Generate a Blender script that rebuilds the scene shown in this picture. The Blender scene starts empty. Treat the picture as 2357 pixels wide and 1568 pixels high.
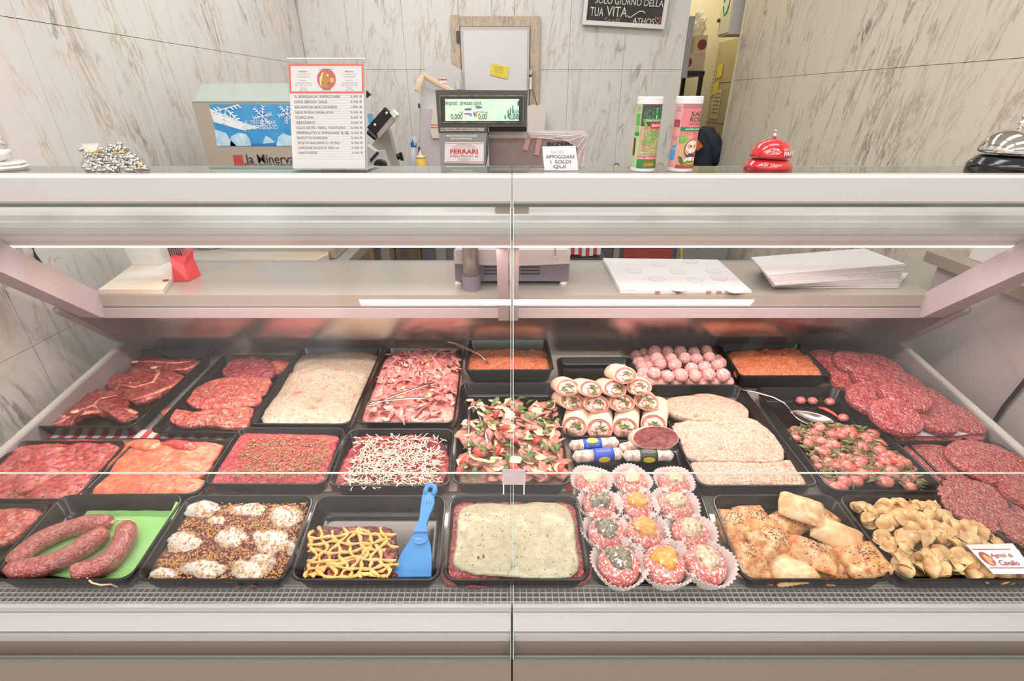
import bpy, bmesh, math, random
from mathutils import Vector, Matrix, noise, Euler
random.seed(7)
R = math.radians
SC = bpy.context.scene
COL = SC.collection
# ---------------------------------------------------------------- camera
PITCH = R(26.5); F = 1120.0; CX, CY = 1178.5, 784.0; CZ = 1.55
cam = bpy.data.cameras.new('camera'); camo = bpy.data.objects.new('camera', cam); COL.objects.link(camo)
cam.sensor_width = 36; cam.lens = F / 2357 * 36; cam.clip_start = .02
camo.location = (0, 0, CZ); camo.rotation_euler = (R(90) - PITCH, 0, 0)
SC.camera = camo
# ---------------------------------------------------------------- light, exposure
SC.view_settings.view_transform = 'Standard'; SC.view_settings.look = 'None'
SC.view_settings.gamma = 1; SC.view_settings.use_curve_mapping = False
SC.view_settings.exposure = 0.2
w = bpy.data.worlds.new('world'); SC.world = w; w.use_nodes = True
w.node_tree.nodes['Background'].inputs[0].default_value = (1, .99, .97, 1)
w.node_tree.nodes['Background'].inputs[1].default_value = .25
def area(name, loc, rot, sx, sy, power, color):
    l = bpy.data.lights.new(name, 'AREA'); l.shape = 'RECTANGLE'; l.size = sx; l.size_y = sy
    l.energy = power; l.color = color
    o = bpy.data.objects.new(name, l); COL.objects.link(o); o.location = loc; o.rotation_euler = rot
    return o
WARM = (.96, .985, 1)
ADDED_CEIL_LAMPS = [(-.65, -.15, 11), (.65, -.15, 11), (-.6, .95, 8), (.6, .95, 6.5), (-.45, 2.4, 12), (.5, 2.3, 4)]  # lamps added for general light, placed where the front glass mirrors none
for x, y, p in ADDED_CEIL_LAMPS:
    area('added_ceiling_light', (x, y, 2.86), (0, 0, 0), 1.0, .30, p, WARM)
area('strip_lamp_light', (.35, -1.38, 2.86), (0, 0, 0), 2.9, .07, 32, (.96, .985, 1))
area('counter_lamp_light', (-.48, 1.030, 1.262), (R(-24), 0, 0), .90, .03, 3.3, (1, .83, .78))
area('counter_lamp_light', (.48, 1.030, 1.262), (R(-24), 0, 0), .90, .03, 3.3, (1, .83, .78))
area('back_room_lamp_light', (1.2, 3.85, 2.5), (0, 0, 0), .3, .3, 2.6, (1, .95, .84))
SC.cycles.max_bounces = 10; SC.cycles.transparent_max_bounces = 24; SC.cycles.glossy_bounces = 4
SC.cycles.caustics_reflective = False; SC.cycles.caustics_refractive = False
SC.cycles.use_denoising = True
# ---------------------------------------------------------------- projection helpers (photo pixel -> place in the room)
fw = Vector((0, math.cos(PITCH), -math.sin(PITCH))); up = Vector((0, math.sin(PITCH), math.cos(PITCH)))
C0 = Vector((0, 0, CZ))
def ray(px, py): return fw + Vector((1, 0, 0)) * ((px - CX) / F) + up * ((CY - py) / F)
def atY(px, py, y): d = ray(px, py); return C0 + d * (y / d.y)
def atZ(px, py, z): d = ray(px, py); return C0 + d * ((z - CZ) / d.z)
def atX(px, py, x): d = ray(px, py); return C0 + d * (x / d.x)
DS, DY, DZ = .0437, .53, .85
def deckz(y): return DZ + DS * (y - DY)
def dk(px, py, h=0.):
    d = ray(px, py); t = (DZ + h - CZ - DS * DY) / (d.z - DS * d.y); return C0 + d * t
# ---------------------------------------------------------------- materials
def lin(c):
    return tuple(((v / 255) / 12.92 if v / 255 <= .04045 else ((v / 255 + .055) / 1.055) ** 2.4) for v in c[:3]) + (1,)
class NT:
    def __init__(s, name):
        s.m = bpy.data.materials.new(name); s.m.use_nodes = True; s.t = s.m.node_tree
        s.b = s.t.nodes['Principled BSDF']; s.out = s.t.nodes['Material Output']
    def n(s, typ, **kw):
        x = s.t.nodes.new(typ)
        for k, v in kw.items(): setattr(x, k, v)
        return x
    def l(s, a, b): s.t.links.new(a, b)
    def mixc(s, fac, a, b):
        x = s.n('ShaderNodeMix', data_type='RGBA')
        for sock, v in ((x.inputs[0], fac), (x.inputs[6], a), (x.inputs[7], b)):
            if hasattr(v, 'links'): s.l(v, sock)
            else: sock.default_value = v
        return x.outputs[2]
    def ramp(s, v, lo, hi, a=0., b=1.):
        x = s.n('ShaderNodeMapRange'); x.inputs[1].default_value = lo; x.inputs[2].default_value = hi
        x.inputs[3].default_value = a; x.inputs[4].default_value = b; s.l(v, x.inputs[0]); return x.outputs[0]
    def math(s, op, a, b=0.):
        x = s.n('ShaderNodeMath', operation=op)
        for sock, v in ((x.inputs[0], a), (x.inputs[1], b)):
            if hasattr(v, 'links'): s.l(v, sock)
            else: sock.default_value = v
        return x.outputs[0]
    def coord(s, rand=False):
        tc = s.n('ShaderNodeTexCoord').outputs['Object']
        if rand:
            oi = s.n('ShaderNodeObjectInfo'); v = s.n('ShaderNodeVectorMath', operation='ADD'); s.l(tc, v.inputs[0])
            s.l(s.math('MULTIPLY', oi.outputs['Random'], 7.3), v.inputs[1]); return v.outputs[0]
        return tc
    def noise(s, vec, sc, det=3, rough=.55, dist=0.):
        x = s.n('ShaderNodeTexNoise'); x.inputs['Scale'].default_value = sc; x.inputs['Detail'].default_value = det
        x.inputs['Roughness'].default_value = rough; x.inputs['Distortion'].default_value = dist
        s.l(vec, x.inputs['Vector']); return x.outputs[0]
    def voro(s, vec, sc, feature='F1'):
        x = s.n('ShaderNodeTexVoronoi', feature=feature); x.inputs['Scale'].default_value = sc; s.l(vec, x.inputs['Vector']); return x.outputs[0]
    def bump(s, h, strength, dist=.003):
        x = s.n('ShaderNodeBump'); x.inputs['Strength'].default_value = strength; x.inputs['Distance'].default_value = dist
        s.l(h, x.inputs['Height']); s.l(x.outputs[0], s.b.inputs['Normal'])
def M(name, c, rough=.5, metal=0., var=None, vs=8., bump=0., bs=60., rand=False, spec=None, emit=0., trans=0., coat=0., alpha=1., specks=(), sss=0., det=4, stretch=None, mince=0., minceamt=.55):
    """plain procedural material: base colour, a noise variant, specks [(colour, scale, lo, hi)], bump"""
    k = NT(name); b = k.b
    b.inputs['Roughness'].default_value = rough; b.inputs['Metallic'].default_value = metal
    vec = None
    def V():
        nonlocal vec
        if vec is None:
            vec = k.coord(rand)
            if stretch:
                mp = k.n('ShaderNodeMapping'); mp.inputs['Scale'].default_value = stretch; k.l(vec, mp.inputs[0]); vec = mp.outputs[0]
        return vec
    cur = lin(c)
    if var is not None:
        for i, v in enumerate(var if isinstance(var, list) else [var]):
            f = k.ramp(k.noise(V(), vs * (1 + 1.7 * i), det, .6, .4), .41, .62)
            cur = k.mixc(f, cur, lin(v))
    vb = None
    if mince:
        vx = k.n('ShaderNodeTexVoronoi'); vx.inputs['Scale'].default_value = mince; k.l(V(), vx.inputs['Vector']); vb = vx.outputs['Distance']
        sp_ = k.n('ShaderNodeSeparateColor'); k.l(vx.outputs['Color'], sp_.inputs[0])
        cur = k.mixc(k.ramp(sp_.outputs[0], .55, .95, 0, minceamt), cur, lin(tuple(min(255, v + (255 - v) * .55) for v in c)))
        cur = k.mixc(k.ramp(sp_.outputs[1], .6, .95, 0, minceamt), cur, lin(tuple(v * (.66 if c[1] < 140 else .86) for v in c)))
    for (sc_, s_, lo, hi) in specks:
        f = k.ramp(k.noise(V(), s_, 2, .5), lo, hi)
        cur = k.mixc(f, cur, lin(sc_))
    if hasattr(cur, 'links'): k.l(cur, b.inputs['Base Color'])
    else: b.inputs['Base Color'].default_value = cur
    if bump:
        h_ = k.noise(V(), bs, 4, .6)
        if vb is not None: h_ = k.math('SUBTRACT', h_, k.math('MULTIPLY', vb, mince * .006 + .5))
        k.bump(h_, bump)
    if spec is not None: b.inputs['Specular IOR Level'].default_value = spec
    if coat: b.inputs['Coat Weight'].default_value = coat; b.inputs['Coat Roughness'].default_value = .12
    if trans: b.inputs['Transmission Weight'].default_value = trans
    if sss: b.inputs['Subsurface Weight'].default_value = sss; b.inputs['Subsurface Radius'].default_value = (.02, .008, .006); b.inputs['Subsurface Scale'].default_value = .4
    if emit:
        if hasattr(cur, 'links'): k.l(cur, b.inputs['Emission Color'])
        else: b.inputs['Emission Color'].default_value = cur
        b.inputs['Emission Strength'].default_value = emit
    b.inputs['Alpha'].default_value = alpha
    return k.m
def glass(name, tint=(1, 1, 1, 1), refl=1.0, ior=1.5, rough=0.):
    """thin pane: straight-through transmission with a Fresnel reflection"""
    k = NT(name); t = k.t
    lw = k.n('ShaderNodeLayerWeight'); lw.inputs[0].default_value = .5
    f0 = ((ior - 1) / (ior + 1)) ** 2
    fac = k.math('MULTIPLY', k.math('ADD', k.math('MULTIPLY', k.math('POWER', lw.outputs['Facing'], 5.), 1 - f0), f0), refl)
    tr = k.n('ShaderNodeBsdfTransparent'); tr.inputs[0].default_value = tint
    gl = k.n('ShaderNodeBsdfGlossy'); gl.inputs['Roughness'].default_value = rough
    mx = k.n('ShaderNodeMixShader'); k.l(fac, mx.inputs[0]); k.l(tr.outputs[0], mx.inputs[1]); k.l(gl.outputs[0], mx.inputs[2])
    k.l(mx.outputs[0], k.out.inputs[0]); t.nodes.remove(k.b); return k.m
def marble(name, base, vein, dark, axis, shear, seed):
    """marble with steep thin veins; axis: the wall's horizontal world axis"""
    k = NT(name); pos = k.n('ShaderNodeNewGeometry').outputs['Position']
    sx = k.n('ShaderNodeSeparateXYZ'); k.l(pos, sx.inputs[0])
    u = sx.outputs[axis]; z = sx.outputs[2]
    us = k.math('ADD', u, k.math('MULTIPLY', z, shear))
    def vec(a, b):
        c = k.n('ShaderNodeCombineXYZ'); k.l(k.math('MULTIPLY', us, a), c.inputs[0]); k.l(k.math('MULTIPLY', z, b), c.inputs[1]); c.inputs[2].default_value = seed; return c.outputs[0]
    cur = lin(base)
    cloud = k.ramp(k.noise(vec(2.2, .9), 1, 4, .6), .4, .75, 0, .55)
    cur = k.mixc(cloud, cur, lin(tuple(v * .93 for v in base)))
    for (a, b_, colr, wd, lo, hi, amt, det) in ((8, 1.3, vein, .020, .46, .62, .8, 10), (16, 3.2, vein, .03, .48, .64, .7, 9), (4.5, .9, dark, .011, .51, .64, .75, 11), (10, 2.6, dark, .04, .60, .70, .9, 10)):
        nz = k.noise(vec(a, b_), 1, det, .62, .55)
        rid = k.ramp(k.math('ABSOLUTE', k.math('SUBTRACT', nz, .5)), 0, wd, 1, 0)
        msk = k.ramp(k.noise(vec(a * .35 + 1.3, b_ * .8 + .7), 1, 3, .6, .3), lo, hi)
        cur = k.mixc(k.math('MULTIPLY', k.math('MULTIPLY', rid, msk), amt), cur, lin(colr))
    k.l(cur, k.b.inputs['Base Color']); k.b.inputs['Roughness'].default_value = .32; k.b.inputs['Specular IOR Level'].default_value = .3
    return k.m
# ---------------------------------------------------------------- mesh helpers
class B:
    def __init__(s): s.bm = bmesh.new()
    def box(s, lo, hi, m=None):
        (x0, y0, z0), (x1, y1, z1) = lo, hi
        vs = [s.bm.verts.new(p) for p in ((x0,y0,z0),(x1,y0,z0),(x1,y1,z0),(x0,y1,z0),(x0,y0,z1),(x1,y0,z1),(x1,y1,z1),(x0,y1,z1))]
        if m is not None:
            for v in vs: v.co = m @ v.co
        for f in ((3,2,1,0),(4,5,6,7),(0,1,5,4),(1,2,6,5),(2,3,7,6),(3,0,4,7)): s.bm.faces.new([vs[i] for i in f])
        return s
    def loft(s, loops, cap0=True, cap1=True, closed=True):
        vs = [[s.bm.verts.new(p) for p in L] for L in loops]; n = len(vs[0])
        for a, b in zip(vs, vs[1:]):
            for i in range(n if closed else n - 1):
                j = (i + 1) % n
                try: s.bm.faces.new((a[i], a[j], b[j], b[i]))
                except ValueError: pass
        if cap0: s.bm.faces.new(list(reversed(vs[0])))
        if cap1: s.bm.faces.new(vs[-1])
        return s
    def lathe(s, prof, c=(0, 0, 0), n=24, cap0=True, cap1=True):
        c = Vector(c)
        return s.loft([[c + Vector((r * math.cos(2*math.pi*i/n), r * math.sin(2*math.pi*i/n), z)) for i in range(n)] for r, z in prof], cap0, cap1)
    def tube(s, path, r, n=8, flat=1.0, upv=None):
        path = [Vector(p) for p in path]; rs = r if isinstance(r, (list, tuple)) else [r] * len(path); loops = []
        upv = Vector(upv) if upv else Vector((0, 0, 1)); prev = None
        for i, p in enumerate(path):
            t = (path[min(i+1, len(path)-1)] - path[max(i-1, 0)]).normalized()
            a = t.cross(upv)
            if a.length < 1e-3: a = prev or t.cross(Vector((1, 0, 0)))
            a.normalize(); b = a.cross(t).normalized(); prev = a
            loops.append([p + a * (rs[i] * math.cos(2*math.pi*k/n)) + b * (rs[i] * flat * math.sin(2*math.pi*k/n)) for k in range(n)])
        return s.loft(loops)
    def prism(s, pts, off):
        off = Vector(off); return s.loft([[Vector(p) for p in pts], [Vector(p) + off for p in pts]])
    def ell(s, c, r, m=None, sub=2, amp=0., fr=40., seed=0):
        g = bmesh.ops.create_icosphere(s.bm, subdivisions=sub, radius=1); c = Vector(c)
        for v in g['verts']:
            q = v.co.copy(); k = 1 + (amp * noise.noise(q * fr + Vector((seed, 0, 0))) if amp else 0)
            q = Vector((q.x * r[0], q.y * r[1], q.z * r[2])) * k
            v.co = (m @ q if m is not None else q) + c
        return s
    def obj(s, name, mat, parent=None, smooth=False, bevel=0., local=False, seg=2):
        bm = s.bm
        if bevel: bmesh.ops.bevel(bm, geom=[e for e in bm.edges if len(e.link_faces) == 2 and e.calc_face_angle(0) > .6], offset=bevel, segments=seg, affect='EDGES', clamp_overlap=True)
        bmesh.ops.recalc_face_normals(bm, faces=bm.faces)
        me = bpy.data.meshes.new(name); o = bpy.data.objects.new(name, me)
        if not local and len(bm.verts):
            xs = [v.co for v in bm.verts]
            c = Vector((sum((min(v[i] for v in xs), max(v[i] for v in xs))) / 2 if i < 2 else min(v[i] for v in xs) for i in range(3)))
            for v in bm.verts: v.co -= c
            o.location = c - (wloc(parent) if parent else Vector())
        bm.to_mesh(me); bm.free()
        if mat: me.materials.append(mat)
        if smooth:
            for p in me.polygons: p.use_smooth = True
        COL.objects.link(o)
        if parent: o.parent = parent
        return o
def wloc(o):
    v = Vector(o.location)
    while o.parent: o = o.parent; v += Vector(o.location)
    return v
def tag(o, label, cat, group=None, kind=None):
    o['label'] = label; o['category'] = cat
    if group: o['group'] = group
    if kind: o['kind'] = kind
    return o
def thing(name, label, cat, loc=(0, 0, 0), group=None, rot=0.):
    o = bpy.data.objects.new(name, None); COL.objects.link(o); o.location = loc; o.empty_display_size = .02
    if rot: o.rotation_euler = (0, 0, rot)
    return tag(o, label, cat, group)
def dup(o, parent=None):
    c = o.copy(); COL.objects.link(c)
    if parent: c.parent = parent
    for ch in list(o.children): dup(ch, c)
    return c
ORD = ['first', 'second', 'third', 'fourth', 'fifth', 'sixth', 'seventh', 'eighth', 'ninth', 'tenth', 'eleventh', 'twelfth', 'thirteenth', 'fourteenth', 'fifteenth', 'sixteenth', 'seventeenth', 'eighteenth', 'nineteenth', 'twentieth']
def rowlabel(objs, what, side, per=12):
    objs = sorted(objs, key=lambda o: o.location.y)
    for k in range(0, len(objs), per):
        for i, o in enumerate(sorted(objs[k:k + per], key=lambda o: o.location.x)): o['label'] = '%s, %s from the %s, %s row from the glass' % (what, ORD[i], side, ORD[k // per])
def axes(c, ax, ay):
    ax = Vector(ax).normalized(); ay = Vector(ay); ay = (ay - ax * ay.dot(ax)).normalized(); az = ax.cross(ay)
    m = Matrix((ax, ay, az)).transposed().to_4x4(); m.translation = Vector(c); return m
FX, FZ = (1, 0, 0), (0, 0, 1)
def text(body, c, wd, ht, mat, parent, ax=FX, ay=FZ, shear=0., name='lettering', wrap=None, bold=0., lift=.0004):
    """flat lettering wd x ht, centred at c on the plane ax, ay; wrap=(centre, radius, angle) lays it round a can"""
    cu = bpy.data.curves.new(name, 'FONT'); cu.body = body; cu.shear = shear; cu.offset = bold; cu.resolution_u = 3
    to = bpy.data.objects.new(name, cu); COL.objects.link(to)
    me = bpy.data.meshes.new_from_object(to.evaluated_get(bpy.context.evaluated_depsgraph_get()))
    COL.objects.unlink(to); bpy.data.objects.remove(to); bpy.data.curves.remove(cu)
    xs = [v.co.x for v in me.vertices]; ys = [v.co.y for v in me.vertices]
    if not xs: return None
    x0, x1, y0, y1 = min(xs), max(xs), min(ys), max(ys)
    o = bpy.data.objects.new(name, me); COL.objects.link(o)
    m = axes(c, ax, ay)
    for v in me.vertices:
        a = (v.co.x - (x0 + x1) / 2) / max(x1 - x0, 1e-6) * wd; b = (v.co.y - (y0 + y1) / 2) / max(y1 - y0, 1e-6) * ht
        if wrap:
            cc, r, ph = wrap; an = ph + a / r
            v.co = Vector(cc) + Vector((math.sin(an) * (r + lift), -math.cos(an) * (r + lift), b))
        else: v.co = m @ Vector((a, b, lift))
    me.materials.append(mat)
    if parent:
        o.parent = parent; pl = wloc(parent)
        for v in me.vertices: v.co -= pl
    return o
def plate(name, pts, th, mat, parent, n=None, bevel=0.):
    """a flat polygon of world points given thickness th along its normal (towards n)"""
    pts = [Vector(p) for p in pts]; nn = (pts[1] - pts[0]).cross(pts[2] - pts[1]).normalized()
    if n is not None and nn.dot(Vector(n)) < 0: nn = -nn
    return B().prism(pts, nn * th).obj(name, mat, parent, bevel=bevel)
def struct(o): o['kind'] = 'structure'; return o
# ================================================================ palette
m_wall_l = marble('marble_left', (236, 230, 222), (190, 168, 142), (118, 112, 98), 1, .10, 3.1)
m_wall_b = marble('marble_back', (236, 231, 225), (194, 176, 152), (156, 148, 132), 0, -.14, 8.4)
m_wall_r = marble('marble_right_dim', (226, 216, 198), (172, 152, 122), (104, 100, 84), 1, .16, 5.7)  # yellower, darker base: light falling off on this side put into the colour
m_grout = M('tile_joint', (196, 176, 148), .8)
m_plaster = M('cream_plaster', (240, 230, 196), .8)
m_white_paint = M('white_paint', (238, 236, 232), .6)
m_wallpaint = M('shop_wall_paint', (244, 240, 236), .7)
m_floor = M('floor_tile', (168, 160, 152), .4, var=(154, 146, 138), vs=3)
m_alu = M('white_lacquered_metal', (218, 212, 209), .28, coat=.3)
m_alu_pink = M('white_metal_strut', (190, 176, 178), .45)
m_steel = M('brushed_steel', (194, 186, 176), .3, metal=.45, bump=.05, bs=30, stretch=(1, 30, 30))
m_mirror = M('polished_steel_back', (236, 218, 210), .19, metal=.88, bump=.05, bs=25, stretch=(40, 40, 1))
m_greysteel = M('grey_steel_plate', (172, 164, 164), .4, metal=.4)
m_panel = M('counter_front_panel', (172, 156, 142), .42, metal=.2)
m_darkgap = M('dark_gap', (60, 56, 50), .6)
m_glass = glass('front_glass', (.985, .99, .985, 1), 1.0, 1.40)
m_guard = glass('guard_glass', (.99, .99, .985, 1), .8, 1.4)
m_topglass = glass('shelf_glass', (.93, .97, .95, 1), 1.3, 1.5)
m_gedge = M('glass_edge', (206, 218, 208), .2, emit=.0)
m_gedge_dark = M('glass_edge_green', (118, 128, 112), .2)
m_acryl = glass('clear_acrylic', (.95, .95, .94, 1), 1.5, 1.5)
m_led = M('lamp_lens', (255, 240, 240), .4, emit=2.2)
m_black = M('black_tray_plastic', (25, 22, 20), .22, spec=.5, var=(33, 29, 27), vs=14)
m_blackp = M('black_plastic', (30, 29, 30), .4)
m_darkgrey = M('dark_grey_plastic', (84, 83, 78), .5)
m_midgrey = M('grey_plastic', (146, 143, 142), .45)
m_purplegrey = M('scale_grey_plastic', (124, 118, 130), .5)
m_litegrey = M('light_grey_enamel', (214, 208, 206), .4)
m_white = M('white_plastic', (240, 238, 235), .4)
m_paper = M('white_paper', (228, 223, 223), .75)
m_red = M('red_print', (214, 62, 60), .5)
m_salmon = M('salmon_red_print', (236, 110, 98), .6)
m_ink = M('dark_ink', (52, 48, 46), .7)
m_greyink = M('grey_ink', (150, 140, 128), .8)
m_yellow = M('yellow_note', (244, 222, 84), .7)
m_chrome = M('chrome', (225, 222, 218), .08, metal=1.0)
m_cutlery = M('cutlery_steel', (205, 198, 192), .16, metal=1.0)
m_oak = M('oak_veneer', (206, 168, 124), .5, var=(184, 142, 98), vs=3, stretch=(14, 14, 1))
m_board = M('white_cutting_board', (226, 218, 210), .5, var=(224, 204, 178), vs=5)
# ================================================================ room
def tilewall(name, mat, axis, pos, us, zs, nrm):
    """a wall backing plus one tile object per slab; axis 'x' or 'y' is the wall's run"""
    d = .012
    def bx(u0, u1, z0, z1, near, far):
        a, b = sorted((pos + nrm * near, pos + nrm * far))
        return ((u0, a, z0), (u1, b, z1)) if axis == 'x' else ((a, u0, z0), (b, u1, z1))
    lo, hi = bx(us[0], us[-1], zs[0], zs[-1], -.1, -.0)
    wall = struct(B().box(lo, hi).obj(name, m_grout))
    for u0, u1 in zip(us, us[1:]):
        for z0, z1 in zip(zs, zs[1:]):
            lo, hi = bx(u0 + .0008, u1 - .0008, z0 + .0008, z1 - .0008, -.004, d)
            B().box(lo, hi).obj('tile', mat, wall)
    return wall
ys = [-.19, .14, .47, .80, 1.13, 1.46, 1.79, 2.12, 2.45, 2.78, 3.11, 3.388]
tilewall('wall_left', m_wall_l, 'y', -1.262, ys, [0, .21, .97, 1.73, 2.49, 2.95], 1)
xs = [-1.25, -.975, -.645, -.315, .015, .345, .675, 1.04]
tilewall('wall_back', m_wall_b, 'x', 3.412, xs, [0, .2, .95, 1.705, 2.46, 2.95], -1)
ysr = [.41, .74, 1.07, 1.40, 1.75, 2.08, 2.41, 2.74, 3.07, 3.40]
tilewall('wall_right', m_wall_r, 'y', 1.377, ysr, [0, .13, .886, 1.646, 2.4, 2.95], -1)
struct(B().box((2.4, -2.8, 0), (2.5, .41, 2.95)).obj('wall_right', m_wallpaint))
struct(B().box((1.39, .31, 0), (2.4, .405, 2.95)).obj('wall_right', m_wallpaint))
struct(B().box((-1.36, -2.8, 0), (-1.25, -.19, 2.95)).obj('wall_left', m_wallpaint))
struct(B().box((-1.4, -2.9, 0), (2.5, -2.8, 2.95)).obj('wall_front', m_wallpaint))
struct(B().box((-1.5, -2.9, -.05), (2.6, 4.5, 0)).obj('floor', m_floor))
struct(B().box((-1.5, -2.9, 2.95), (2.6, 4.5, 3.0)).obj('ceiling', m_white_paint))
struct(B().box((1.56, 3.4, 1.92), (1.66, 4.3, 2.95)).obj('wall_back_room', m_plaster))
struct(B().box((.9, 4.25, 0), (1.66, 4.35, 2.95)).obj('wall_back_room', m_plaster))
struct(B().box((.9, 3.52, 0), (1.0, 4.25, 2.95)).obj('wall_back_room', m_plaster))
struct(B().box((1.37, 3.41, 0), (1.6, 3.44, 2.95)).obj('trim_1', m_plaster))
m_ytile = M('yellow_beige_tile', (206, 190, 150), .3, var=(196, 178, 138), vs=3)
bw = struct(B().box((1.56, 3.44, 0), (1.66, 4.25, 1.92)).obj('wall_back_room', M('beige_joint', (160, 140, 96), .8)))
for k in range(7):
    for j in range(4):
        B().box((1.55, 3.44 + j * .21, .02 + k * .272), (1.562, 3.44 + j * .21 + .207, .02 + k * .272 + .268)).obj('tile', m_ytile, bw)
m_beam = M('dark_ceiling_beam', (70, 56, 50), .7)
struct(B().box((1.74, -2.8, 2.84), (1.90, -.55, 2.95)).obj('trim_3', m_beam)); struct(B().box((2.16, -2.8, 2.84), (2.24, -.3, 2.95)).obj('trim_4', m_beam))
# housings for the added ceiling lamps, all out of view
for (x, y, p) in ADDED_CEIL_LAMPS:
    t = thing('added_ceiling_lamp', '%s unseen added rectangular ceiling lamp on the %s side of the shop' % ('nearest' if y < 0 else 'middle' if y < 2 else 'farthest', 'work table' if x < 0 else 'doorway'), 'lamp', (x, y, 2.87))
    B().box((x - .52, y - .17, 2.872), (x + .52, y + .17, 2.95)).obj('housing', m_white_paint, t)
tag(B().box((-1.12, -1.60, 2.872), (1.82, -1.50, 2.95)).obj('strip_lamp', m_white_paint), 'long narrow strip lamp on the ceiling before the counter', 'lamp')
# ================================================================ the refrigerated counter
case = thing('display_counter', 'long white refrigerated butcher counter with slanted glass front full of meat trays', 'counter', (0, .5, 0))
SP = .0011          # half gap at the middle joint
HALVES = ((-1.30, -SP), (SP, 1.22))
def yzprism(name, prof, x0, x1, mat, bevel=0., smooth=False, parent=None):
    return B().prism([(x0, y, z) for y, z in prof], (x1 - x0, 0, 0)).obj(name, mat, parent or case, bevel=bevel, smooth=smooth)
for x0, x1 in HALVES:
    yzprism('lower_panel', [(.483, .0), (.483, .713), (.486, .7165), (.492, .7165), (.505, .70), (.505, .0)], x0, x1, m_panel)
    yzprism('front_bumper', [(.5035, .7375), (.5055, .7595), (.510, .7685), (.5195, .7865), (.530, .7865), (.53, .7375)], x0, x1, m_alu)
    yzprism('bumper_groove', [(.5042, .7585), (.5065, .7605), (.5085, .7605), (.5085, .7585)], x0, x1, M('groove_line', (128, 112, 112), .5))
    yzprism('lower_band', [(.5045, .70), (.5045, .7365), (.53, .7365), (.53, .70)], x0, x1, m_panel)
    yzprism('air_channel', [(.521, .784), (.521, .787), (.528, .787), (.528, .784)], x0, x1, m_greysteel)
    yzprism('grille_rail', [(.5195, .790), (.5195, .801), (.5265, .801), (.5265, .790)], x0, x1, m_alu)
    # slanted front pane
    a, b = Vector((0, .4862, .7168)), Vector((0, .866, 1.388)); d = (b - a).normalized(); nrm = Vector((0, -d.z, d.y))
    def pane(name, a, b, th, mat, xa, xb, parent=case):
        o = nrm * th
        return B().prism([(xa, a.y, a.z), (xa, b.y, b.z), (xa, b.y + o.y, b.z + o.z), (xa, a.y + o.y, a.z + o.z)], (xb - xa, 0, 0)).obj(name, mat, parent)
    g = pane('front_glass', a, b, .006, m_glass, x0, x1)
    pane('glass_lower_edge', a + Vector((0, 0, -.0004)), a + d * .0035, .0066, m_gedge_dark, x0, x1, g)
    pane('glass_side_edge', a, b, .006, m_gedge, *((x1 - .0016, x1) if x1 < .5 else (x0, x0 + .0016)), g)
    # inner guard pane
    a2, b2 = Vector((0, .5305, .795)), Vector((0, .6325, .986)); d2 = (b2 - a2).normalized()
    g2 = pane('guard_glass', a2, b2, .004, m_guard, x0, x1)
    pane('guard_upper_edge', b2 - d2 * .0008, b2 + d2 * .0014, .0042, m_gedge, x0, x1, g2)
    # top rail
    yzprism('top_rail', [(.862, 1.386), (.860, 1.390), (.860, 1.4285), (.8625, 1.4315), (.867, 1.433), (.888, 1.433), (.888, 1.386)], x0, x1, m_alu)
    yzprism('rail_seal', [(.864, 1.3795), (.862, 1.386), (.886, 1.386), (.886, 1.3795)], x0, x1, m_gedge_dark)
    yzprism('top_shelf_glass', [(.885, 1.4245), (.885, 1.4325), (.988, 1.4325), (.988, 1.4245)], x0, x1, m_topglass)
    yzprism('shelf_glass_edge', [(.9878, 1.4243), (.9878, 1.4327), (.9886, 1.4327), (.9886, 1.4243)], x0, x1, m_gedge)
    # lamp canopy (bulging profile) with its lens
    prof = [(.999, 1.272), (.9925, 1.286), (.990, 1.300), (.991, 1.313), (.995, 1.323), (.997, 1.3245), (.9985, 1.327), (1.002, 1.3355), (1.010, 1.341), (1.06, 1.343), (1.09, 1.33), (1.09, 1.272)]
    yzprism('lamp_canopy', prof, x0, x1, m_alu)
    yzprism('canopy_end_line', [(.9985, 1.2695), (.9975, 1.2725), (1.006, 1.2725), (1.006, 1.2695)], x0, x1, m_led)
# grille of wires (too fine to pick apart singly)
g = B()
for k in range(4):
    y = .5285 + k * .0085; g.box((-1.25, y - .0009, .8010), (1.2, y + .0009, .8022))
nx = int(2.45 / .0108)
for k in range(nx):
    x = -1.25 + k * .0108; g.box((x - .0008, .5265, .8016), (x + .0008, .562, .8028))
o = g.obj('air_grille', m_alu, case); o['kind'] = 'stuff'
B().box((-1.25, .5265, .776), (1.2, .60, .780)).obj('air_duct_floor', M('duct_floor', (160, 146, 148), .5), case)
# deck
B().prism([(-1.1, .556, .808), (-1.1, 1.318, .8425), (-1.1, 1.318, .80), (-1.1, .556, .765)], (2.2, 0, 0)).obj('deck', m_steel, case)
# back plate, worktop
B().box((-1.10, 1.318, .80), (1.10, 1.33, 1.06)).obj('back_plate', m_mirror, case)
B().box((-1.075, 1.152, 1.072), (1.075, 1.425, 1.104)).obj('worktop', m_steel, case, bevel=.0015)
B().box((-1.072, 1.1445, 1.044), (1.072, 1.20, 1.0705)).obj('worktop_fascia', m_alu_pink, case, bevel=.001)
B().box((-1.072, 1.150, 1.0705), (1.072, 1.20, 1.072)).obj('fascia_shadow_gap', m_darkgap, case)
B().box((-1.08, 1.22, 1.030), (1.08, 1.318, 1.060)).obj('evaporator_cover', m_steel, case)
s = B()
for k in range(120):
    x = -1.07 + k * .018; s.box((x, 1.214, 1.024), (x + .004, 1.224, 1.052))
o = s.obj('louvre', m_steel, case); o['kind'] = 'stuff'
B().box((-1.06, 1.425, .02), (1.06, 1.46, 1.10)).obj('rear_panel', m_greysteel, case)
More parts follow.
